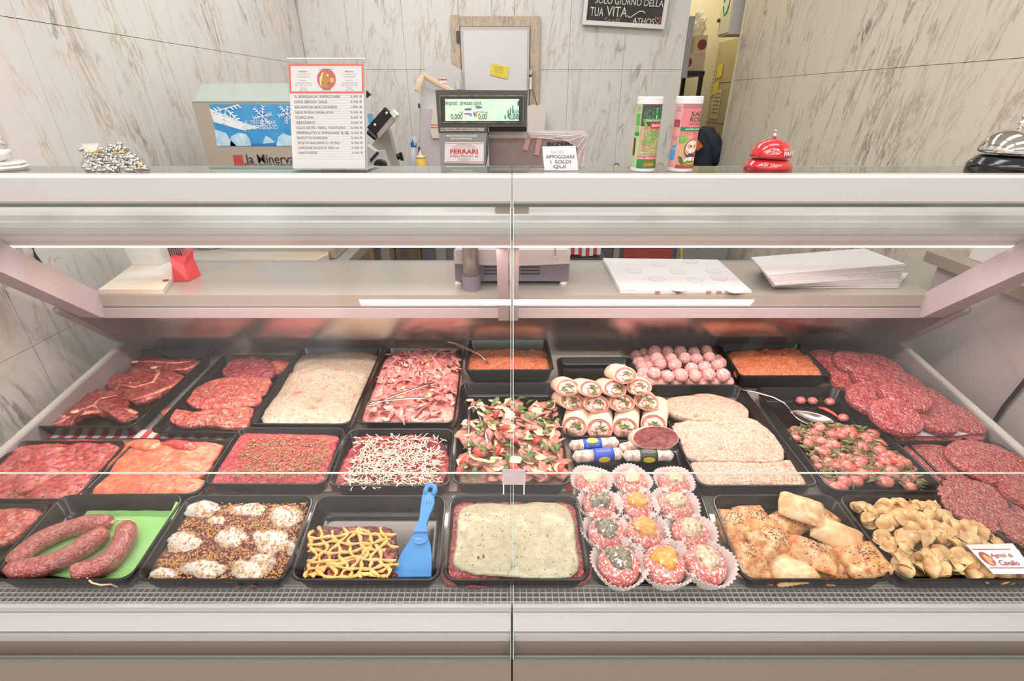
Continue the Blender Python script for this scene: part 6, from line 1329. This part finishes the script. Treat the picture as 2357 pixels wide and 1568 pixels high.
text('Vikan', c_, ax_.length * .66, ay_.length * .28, M('scraper_pale', (170, 210, 244), .4), sb, ax_, ay_, lift=.0004)
B().tube([sq(x, y) + Vector((0, -.001, .0050)) for x, y in ((1378, 1140), (1410, 1156), (1450, 1152), (1480, 1134))], .0006, 5).obj('moulded_arc', bpy.data.materials['scraper_pale'], sb)
for k in range(3): B().tube([sq(1490 + k * 22, 800) + Vector((0, -.001, .0098)), sq(1500 + k * 22, 735) + Vector((0, -.001, .0098))], .0007, 5).obj('grip_rib', bpy.data.materials['scraper_pale'], sb)
# --- pesto dish
T_(slab('pink_mince', [(1024, 1332), (1028, 1250), (1038, 1170), (1060, 1152), (1130, 1150), (1240, 1152), (1312, 1154), (1330, 1190), (1340, 1260), (1352, 1330), (1180, 1336)], m_mincep, -.016, -.010, amp=.003, fr=60, amp2=.002, fr2=200, jag=.03, seed=45., p=8, seg=140, rings=26), 'pink mince bed around the pesto cream', 'mince')
T_(slab('pesto_cream', [(1044, 1290), (1050, 1230), (1056, 1180), (1082, 1162), (1130, 1158), (1180, 1162), (1250, 1156), (1300, 1166), (1320, 1200), (1326, 1260), (1334, 1300), (1315, 1326), (1262, 1334), (1190, 1328), (1100, 1322), (1058, 1310)], m_pesto, -.008, .000, -.014, amp=.0016, fr=30, amp2=.0006, fr2=220, jag=.02, seed=46., p=6, seg=140, rings=24), 'smooth pale green pesto cream spread over pink mince', 'sauce')
for px, py in ((1101, 1283), (1113, 1281)):
    T_(B().ell(dk(px, py, .0008), (.0022, .0022, .0012)).obj('pepper_bit', m_seed, None), 'dark pepper bit on the pesto cream, the %s one' % ('outer' if px < 1107 else 'inner'), 'pepper')
# --- salami
m_sal = food('floury_salami', (234, 216, 204), [(246, 238, 230), (206, 150, 132)], 45, bump=.5, bs=120, coat=0, rough=.7)
def salami(label, a, b_, h, r, lab_c=None, band=(0, 0), ycol=None, side=1):
    p0, p1 = dk(1200 + a[0] / 3.92, 960 + a[1] / 3.92, h), dk(1200 + b_[0] / 3.92, 960 + b_[1] / 3.92, h); t = thing('salami', label, 'salami', tuple((p0 + p1) / 2))
    n = 16; P_ = [p0.lerp(p1, i / (n - 1)) for i in range(n)]; rs_ = [r * min(1, (1 - abs(2 * i / (n - 1) - 1) ** 6) ** .5 + .2) * (1 + .05 * math.sin(i * 2.)) for i in range(n)]
    B().tube(P_, rs_, 18).obj('casing', m_sal, t, smooth=True)
    if lab_c:
        q0, q1 = p0.lerp(p1, band[0]), p0.lerp(p1, band[1])
        B().tube([q0.lerp(q1, k / 5) for k in range(6)], r * 1.075, 20).obj('paper_band', lab_c, t, smooth=True)
        ax_ = (q1 - q0).normalized(); nn = (C0 - q0).normalized(); nn = (nn - ax_ * nn.dot(ax_)).normalized(); ay_ = nn.cross(ax_); mid = (q0 + q1) / 2
        off = ay_ * (r * .62) + nn * (r * .84) if side > 0 else -ay_ * (r * .75) + nn * (r * .74)
        n2 = off.normalized(); e = B().lathe([(.0085, 0), (.0085, .0006)], n=20).obj('yellow_oval', ycol, t, local=True); e.location = mid + n2 * (r * 1.06) - wloc(t)
        e.rotation_euler = n2.to_track_quat('Z', 'Y').to_euler(); e.scale = (1.5, .9, 1)
        for k in range(4):
            oo = nn * math.cos(.28 * k - .5 * side) - ay_ * math.sin(.28 * k - .5 * side) * side; cc_ = mid + oo * (r * 1.085)
            text(('prodotto stagionato', 'ingredienti: carne', 'da consumarsi entro', 'kg 0,350')[k], cc_, (q1 - q0).length * .7, .0018, m_white, t, ax_, oo.cross(ax_))
    return t
m_bband = M('royal_blue_band', (50, 88, 196), .4); m_gband = M('dark_green_band', (62, 72, 54), .4); m_yel = M('label_yellow', (244, 212, 70), .5)
salami('floury salami with blue band, farther from the glass', (430, 262), (880, 228), -.010, .0125, m_bband, (.27, .63), m_yel, 1)
salami('floury salami with blue band, nearer the glass', (462, 362), (915, 330), -.008, .0135, m_bband, (.40, .80), m_yel, -1)
salami('floury salami with dark green band beside the paper cups', (915, 352), (1375, 346), -.010, .0125, m_gband, (.32, .66), m_yel, -1)
salami('plain salami end tucked behind the cut dried beef', (890, 290), (1080, 240), -.012, .0115)
br_ = thing('cured_beef', 'cut dried beef piece showing dark red face in pale casing', 'cured beef', tuple(dk(1500, 1010, -.02)))
c_ = dk(1200 + 1212 / 3.92, 960 + 190 / 3.92, .020); nf = (C0 - c_).normalized(); nf = (nf + Vector((.1, -.15, .25))).normalized(); axb = Vector((1, 0, 0)); axb = (axb - nf * axb.dot(nf)).normalized(); ayb = nf.cross(axb)
d_ = (c_ - C0).dot(fw); ra, rb_ = 205 / 3.92 * d_ / F, 108 / 3.92 * d_ / F
def oval(k, back, sh_=(0, 0)): return [c_ + axb * (ra * k * math.cos(a) + sh_[0]) + ayb * (rb_ * k * math.sin(a) * (1 - .10 * math.exp(-((a - 4.7) / .2) ** 2)) + sh_[1]) - nf * back for a in (2*math.pi*i/40 for i in range(40))]
m_cas = food('beef_casing', (236, 212, 192), [(226, 186, 166)], 30, bump=.3, coat=.1, rough=.6)
B().loft([oval(.96, .0), oval(1.0, .0015), oval(1.0, .02, (-.006, .002)), oval(.9, .04, (-.012, .002)), oval(.5, .055, (-.016, 0))]).obj('casing', m_cas, br_, smooth=True)
B().loft([oval(.955, -.0012), oval(.955, .004)]).obj('cut_face', food('cured_face', (150, 56, 54), [(178, 92, 82), (122, 40, 42)], 30, bump=.15, coat=.6, rough=.15, specks=[((224, 170, 150), 40, .68, .74)]), br_)
# --- paper cups
def cup_proto():
    t = thing('meat_cup', '', 'meat cup'); n = 72; L = []
    for r, z, fl in ((.024, 0, .02), (.030, .004, .05), (.040, .022, .06), (.049, .040, .075)):
        L.append([Vector(((r * (1 + fl * (1 if i % 2 else -1) * .6)) * math.cos(2*math.pi*i/n), (r * (1 + fl * (1 if i % 2 else -1) * .6)) * math.sin(2*math.pi*i/n), z + .004 * math.sin(2*math.pi*i/n * 3 + 1) * (z / .04))) for i in range(n)])
    L2 = [[v * 1 - Vector((v.x, v.y, 0)).normalized() * .0006 + Vector((0, 0, .0005)) for v in l_] for l_ in L]
    B().loft(L + list(reversed(L2)), True, True).obj('paper_case', m_paperc, t, local=True)
    b = B(); m_ = 44; P_ = []
    for r, z in ((.024, .003), (.031, .008), (.034, .022), (.0345, .034), (.031, .042), (.022, .046), (.008, .047)):
        P_.append([Vector((r * (1 + .06 * noise.noise(Vector((math.cos(a) * 1.6, math.sin(a) * 1.6, z * 30)))) * math.cos(a), r * (1 + .06 * noise.noise(Vector((math.cos(a) * 1.6, math.sin(a) * 1.6, z * 30)))) * math.sin(a), z)) for a in (2*math.pi*i/m_ for i in range(m_))])
    b.loft(P_).obj('meat_roll', food('crumbed_meat', (222, 128, 120), [(232, 160, 148), (206, 98, 96)], 60, rand=True, bump=.8, bs=200, coat=.1, specks=[((248, 232, 220), 420, .56, .62)]), t, smooth=True, local=True)
    return t
def topping(mat, crumbs, seed):
    b = B(); b.ell((0, 0, .045), (.023, .020, .013), None, 3, .35, 2.4, seed)
    for v in b.bm.verts: v.co += Vector((noise.noise(v.co * 120 + Vector((seed, 0, 0))), noise.noise(v.co * 120 + Vector((0, seed, 5))), noise.noise(v.co * 120 + Vector((9, seed, 0))))) * .004
    return b.obj('topping', mat, None, smooth=True, local=True)
cupP = cup_proto()
tp = {'g': topping(food('grey_herb_cream', (120, 112, 92), [(92, 88, 68), (176, 166, 146)], 90, bump=1., bs=160, coat=0, rough=.6, specks=[((246, 240, 228), 220, .60, .66)]), 1, 1.), 'o': topping(food('orange_cream', (238, 176, 92), [(246, 196, 124), (224, 150, 70)], 50, bump=.7, bs=160, coat=0, specks=[((250, 236, 212), 70, .64, .72)]), 1, 2.), 'b': topping(food('beige_herb_cream', (218, 186, 150), [(196, 160, 120), (240, 220, 196)], 80, bump=1., bs=150, coat=0, specks=[((130, 110, 80), 120, .66, .70), ((250, 238, 224), 200, .62, .68)]), 1, 3.), 'c': topping(food('crumb_topping', (244, 226, 202), [(236, 200, 160)], 80, bump=1., bs=150, coat=0), 1, 4.)}
cups = [(630, 590, 'c', 'fourth row'), (990, 585, 'c', 'fourth row'), (1375, 590, 'b', 'fourth row'), (705, 810, 'g', 'third row'), (1035, 810, 'o', 'third row'), (1385, 815, 'b', 'third row'), (765, 1060, 'g', 'second row'), (1105, 1060, 'o', 'second row'), (1520, 1060, 'b', 'second row'), (880, 1350, 'g', 'front row'), (1285, 1350, 'o', 'front row'), (1655, 1340, 'b', 'front row')]
TOPN = {'g': 'grey-green', 'o': 'orange', 'b': 'beige', 'c': 'white crumb'}
cupo = []
for i, (x, y, k, row) in enumerate(cups):
    o = cupP if i == 0 else dup(cupP)
    px, py = 1200 + x / 3.92, 960 + y / 3.92; sc_ = (.86, .86, .84, .90, .90, .92, .94, .94, .94, 1., 1., 1.)[i]
    base = dk(px, py, -.010); o.location = (base.x, base.y, deckz(base.y) - .0355); o.scale = (sc_,) * 3; o.rotation_euler = (0, 0, i * 1.3)
    o['label'] = 'meat roll with %s topping in a pleated paper cup, %s%s' % (TOPN[k], row, (', salad side', ', middle', ', pastry side')[i % 3]); o['group'] = 'meat rolls in paper cups'
    cupo.append((o, k))
for o, k in cupo:
    t_ = tp[k] if tp[k].parent is None else dup(tp[k], o)
    t_.parent = o
# --- pastries
def pastry_mesh(seed, pale):
    b = B(); n = 20; rg = random.Random(seed); L = {}
    def P_(i, j, s):
        u, v = i / n * 2 - 1, j / n * 2 - 1; e = max(abs(u), abs(v)); th = (1 - e ** 5) * .5 + .5 * (1 - e ** 2)
        z = .0125 * th + .007 * (1 - e ** 2) + .0028 * noise.noise(Vector((u * 2.2, v * 2.2, seed))) * (1 - e ** 4); pl = .0 if e < .9 else .0012 * math.sin((u - v) * 28)
        k = 1 + .05 * noise.noise(Vector((u, v, seed * 2)))
        return Vector((u * .039 * k * (1 - .06 * v * v), v * .031 * k * (1 - .06 * u * u), (z if s > 0 else -.004 * (1 - e ** 3)) + pl))
    T = [[b.bm.verts.new(P_(i, j, 1)) for j in range(n + 1)] for i in range(n + 1)]; D_ = [[b.bm.verts.new(P_(i, j, -1) - Vector((0, 0, .0035))) for j in range(n + 1)] for i in range(n + 1)]
    for i in range(n):
        for j in range(n):
            b.bm.faces.new((T[i][j], T[i+1][j], T[i+1][j+1], T[i][j+1])); b.bm.faces.new((D_[i][j], D_[i][j+1], D_[i+1][j+1], D_[i+1][j]))
    for i in range(n):
        for a, c in (((i, 0), (i+1, 0)), ((i+1, n), (i, n)), ((n, i), (n, i+1)), ((0, i+1), (0, i))): b.bm.faces.new((T[a[0]][a[1]], D_[a[0]][a[1]], D_[c[0]][c[1]], T[c[0]][c[1]]))
    t = thing('pastry', '', 'pastry'); b.obj('crust', m_pastry2 if pale else m_pastry, t, smooth=True, local=True)
    if not pale:
        s = B()
        for k in range(70):
            u, v = rg.gauss(.1, .3), rg.gauss(.1, .35)
            if abs(u) > .85 or abs(v) > .85: continue
            q_ = P_((u + 1) / 2 * n, (v + 1) / 2 * n, 1); s.box(q_ + Vector((-.0006, -.0006, -.0002)), q_ + Vector((.0006, .0006, .0009)))
        o = s.obj('poppy_seeds', m_seed, t, local=True); o['kind'] = 'stuff'
    return t
pl_ = [(1692, 1212, -.022, 82, 0, 'pastry at the back corner beside the paper cups'), (1742, 1202, -.016, 100, 0, 'pastry second along the back of its tray'), (1808, 1206, -.022, 20, 0, 'pastry half under the topmost pale one'), (1888, 1200, -.018, 40, 0, 'pastry at the back by the pasta'), (1845, 1172, .008, -28, 1, 'pale pastry resting uppermost on the others'), (1728, 1292, -.018, 78, 0, 'pastry in the front corner beside the paper cups'), (1778, 1250, -.006, 12, 0, 'pastry in the middle beside the paper cups'), (1926, 1232, -.004, -40, 1, 'half-pale pastry beside the pasta tray'), (1868, 1276, -.002, -30, 0, 'pastry in the very middle of its tray'), (1818, 1306, -.016, 5, 1, 'pale pastry at the front rim'), (1985, 1290, -.004, 8, 0, 'pastry in the front corner by the pasta'), (1918, 1306, -.024, 10, 0, 'pastry low at the front rim under the corner one'), (1770, 1276, -.026, 30, 0, 'pastry buried under the middle ones')]
for i, (px, py, h, rz, pale, lab) in enumerate(pl_):
    o = pastry_mesh(i, pale); o.location = dk(px, py, h); o.rotation_euler = (R(random.uniform(-4, 10)), R(random.uniform(-8, 8)), R(rz)); o['label'] = lab + (', poppy seed topped' if not pale else ', few seeds'); o['group'] = 'puff pastries'; o.scale = (1.0,) * 3 if i not in (2, 3) else (.93,) * 3
# --- filled pasta
def agnolo(seed):
    b = B(); rg = random.Random(seed); n = 24; L = []; fold = rg.uniform(.2, .6)
    for r, z in ((0.9, 0), (1, .0008), (.9, .0015), (.66, .003), (.56, .0075), (.42, .0115), (.2, .0135), (.04, .0138)):
        row = []
        for i in range(n):
            a = 2*math.pi*i/n; rr = .0178 * r * (1 + .12 * noise.noise(Vector((math.cos(a) * 1.3, math.sin(a) * 1.3, seed))))
            e = max(0, r - .6) / .4; row.append(Vector((rr * math.cos(a), rr * math.sin(a) * .86, z + e * (.0055 * math.sin(2 * a + seed) + .010 * fold * math.cos(a)))))
        L.append(row)
    return b.loft(L).obj('filled_pasta', m_pasta, None, smooth=True, local=True)
rp = random.Random(44)
T_(slab('pasta_bed', [(2085, 1318), (2030, 1230), (1985, 1170), (2060, 1160), (2150, 1160), (2250, 1240), (2340, 1318), (2200, 1322)], m_pasta, -.030, -.018, amp=.006, fr=60, seed=48.), 'lower layer of filled pasta', 'pasta', kind='stuff')
protos = [agnolo(s) for s in range(4)]
def ap(i):
    while 1:
        u, v = rp.uniform(.09, .93), rp.uniform(.09, .9)
        if not (u > .72 and v > .62): break
    c_ = (1 - (abs(u - .42) * 1.7) ** 2) * (1 - (abs(v - .45) * 1.7) ** 2); return pt('f7', u, v, -.026 + .028 * max(0, c_) + rp.uniform(0, .016))
for k, o in enumerate(protos):
    T_(o, 'filled pasta', 'pasta', 'filled pasta heap'); fp = (fp if k else []) + scatter(o, 42, ap, (.76, .92), 1.0, rng=rp)
rowlabel(fp, 'yellow filled pasta hat', 'pastry side', 18)
cd_ = thing('name_card', 'white name card with brown horse emblem lying on the filled pasta', 'sign', tuple(dk(2290, 1290, .01)))
nq = [dk(2286, 1322, .016), dk(2385, 1322, .022), dk(2330, 1252, .030), dk(2222, 1255, .024)]
plate('card', nq, .0012, M('card_white', (240, 230, 226), .4), cd_, (0, 0, 1))
axc, ayc = nq[1] - nq[0], nq[3] - nq[0]; nc = axc.cross(ayc).normalized()
def cq_(u, v, o_=.0016): return nq[0] + axc * u + ayc * v + nc * o_
m_cwine = M('card_wine', (150, 52, 58), .6)
for v in (.18, .82): plate('card_line', [cq_(.03, v), cq_(.97, v), cq_(.97, v + .02), cq_(.03, v + .02)], .0002, m_cwine, cd_, (0, 0, 1))
text('Agnoli di', cq_(.60, .60), axc.length * .52, ayc.length * .17, m_cwine, cd_, axc, ayc, bold=.012); text('Cavallo', cq_(.61, .36), axc.length * .46, ayc.length * .17, m_cwine, cd_, axc, ayc, bold=.012)
plate('emblem', [cq_(.19 + .135 * math.cos(a), .5 + .24 * math.sin(a)) for a in (2*math.pi*i/24 for i in range(24))], .0003, M('emblem_wine', (160, 84, 76), .6), cd_, (0, 0, 1))
plate('emblem_head', [cq_(u, v, .002) for u, v in ((.12, .30), (.24, .28), (.22, .42), (.30, .42), (.29, .54), (.19, .66), (.13, .58))], .0002, M('emblem_buff', (206, 158, 112), .6), cd_, (0, 0, 1))
# --- tongs and spoons
def tongs(label, bend, tipA, tipB, hA, wid, h0, h1):
    t = thing('tongs', label, 'tongs', tuple(dk(*bend, h0)))
    def arm(tip, sgn):
        a = dk(bend[0], bend[1], h0); e = dk(tip[0], tip[1], h1); d = (e - a).normalized(); s = d.cross(Vector((0, 0, 1)))
        P_ = [a + d * .004 + s * (sgn * .002), a + d * .010 + s * (sgn * wid)] + [a.lerp(e, k / 6) + s * (sgn * wid * (1 - k / 8)) + Vector((0, 0, .004 * math.sin(k / 6 * 3.1))) for k in range(1, 6)] + [e]
        return B().tube(P_, [.003, .0034, .004, .0042, .0042, .0042, .0048, .003], 6, .35).obj('arm', m_cutlery, t, smooth=True)
    arm(tipA, 1); arm(tipB, -1)
    a = dk(bend[0], bend[1], h0); d = (dk(*tipA, h1) - a).normalized(); s = d.cross(Vector((0, 0, 1)))
    B().tube([a + d * .010 + s * wid, a + d * .002 + s * wid * .75, a - d * .002, a + d * .002 - s * wid * .75, a + d * .010 - s * wid], .0034, 6, .5).obj('bend', m_cutlery, t, smooth=True)
tongs('steel tongs lying across the pink meat strips', (846, 932), (1000, 880), (985, 918), 0, .008, .010, .020)
tongs('steel tongs stuck into the beef salad', (1088, 936), (1082, 1048), (1124, 1030), 0, .009, .012, .008)
def spoon(label, hpts, hh, bowl, bpts):
    t = thing('spoon', label, 'spoon', tuple(dk(*hpts[-1], hh[-1])))
    P_ = [dk(x, y, h) for (x, y), h in zip(hpts, hh)]; B().tube(P_, [.004, .0055, .0045, .0032, .0032][:len(P_)], 8, .4).obj('handle', m_cutlery, t, smooth=True)
    if bowl:
        L = smooth_loop([dk(x, y, h) for x, y, h in bpts], 36); c_ = sum(L, Vector()) / 36
        R_ = [[c_ + (e - c_) * r + Vector((0, 0, -.010 * (1 - r * r))) for e in L] for r in (1, .85, .65, .4, .15)]; R2 = [[v + Vector((0, 0, -.001)) for v in l_] for l_ in R_]
        B().loft(list(reversed(R2)) + R_).obj('bowl', m_cutlery, t, smooth=True)
spoon('steel spoon handle leaning out of the orange mince', [(1031, 787), (1050, 793), (1080, 805), (1104, 815), (1124, 836)], [.030, .030, .028, .024, .006], False, None)
spoon('large steel spoon lying in the onion tray', [(1706, 896), (1738, 902), (1780, 914), (1806, 928), (1820, 944)], [.012, .012, .010, .004, -.004], True, [(1818, 943, -.003), (1850, 943, -.004), (1890, 952, -.006), (1922, 966, -.008), (1926, 978, -.008), (1910, 985, -.008), (1876, 981, -.008), (1840, 967, -.006)])
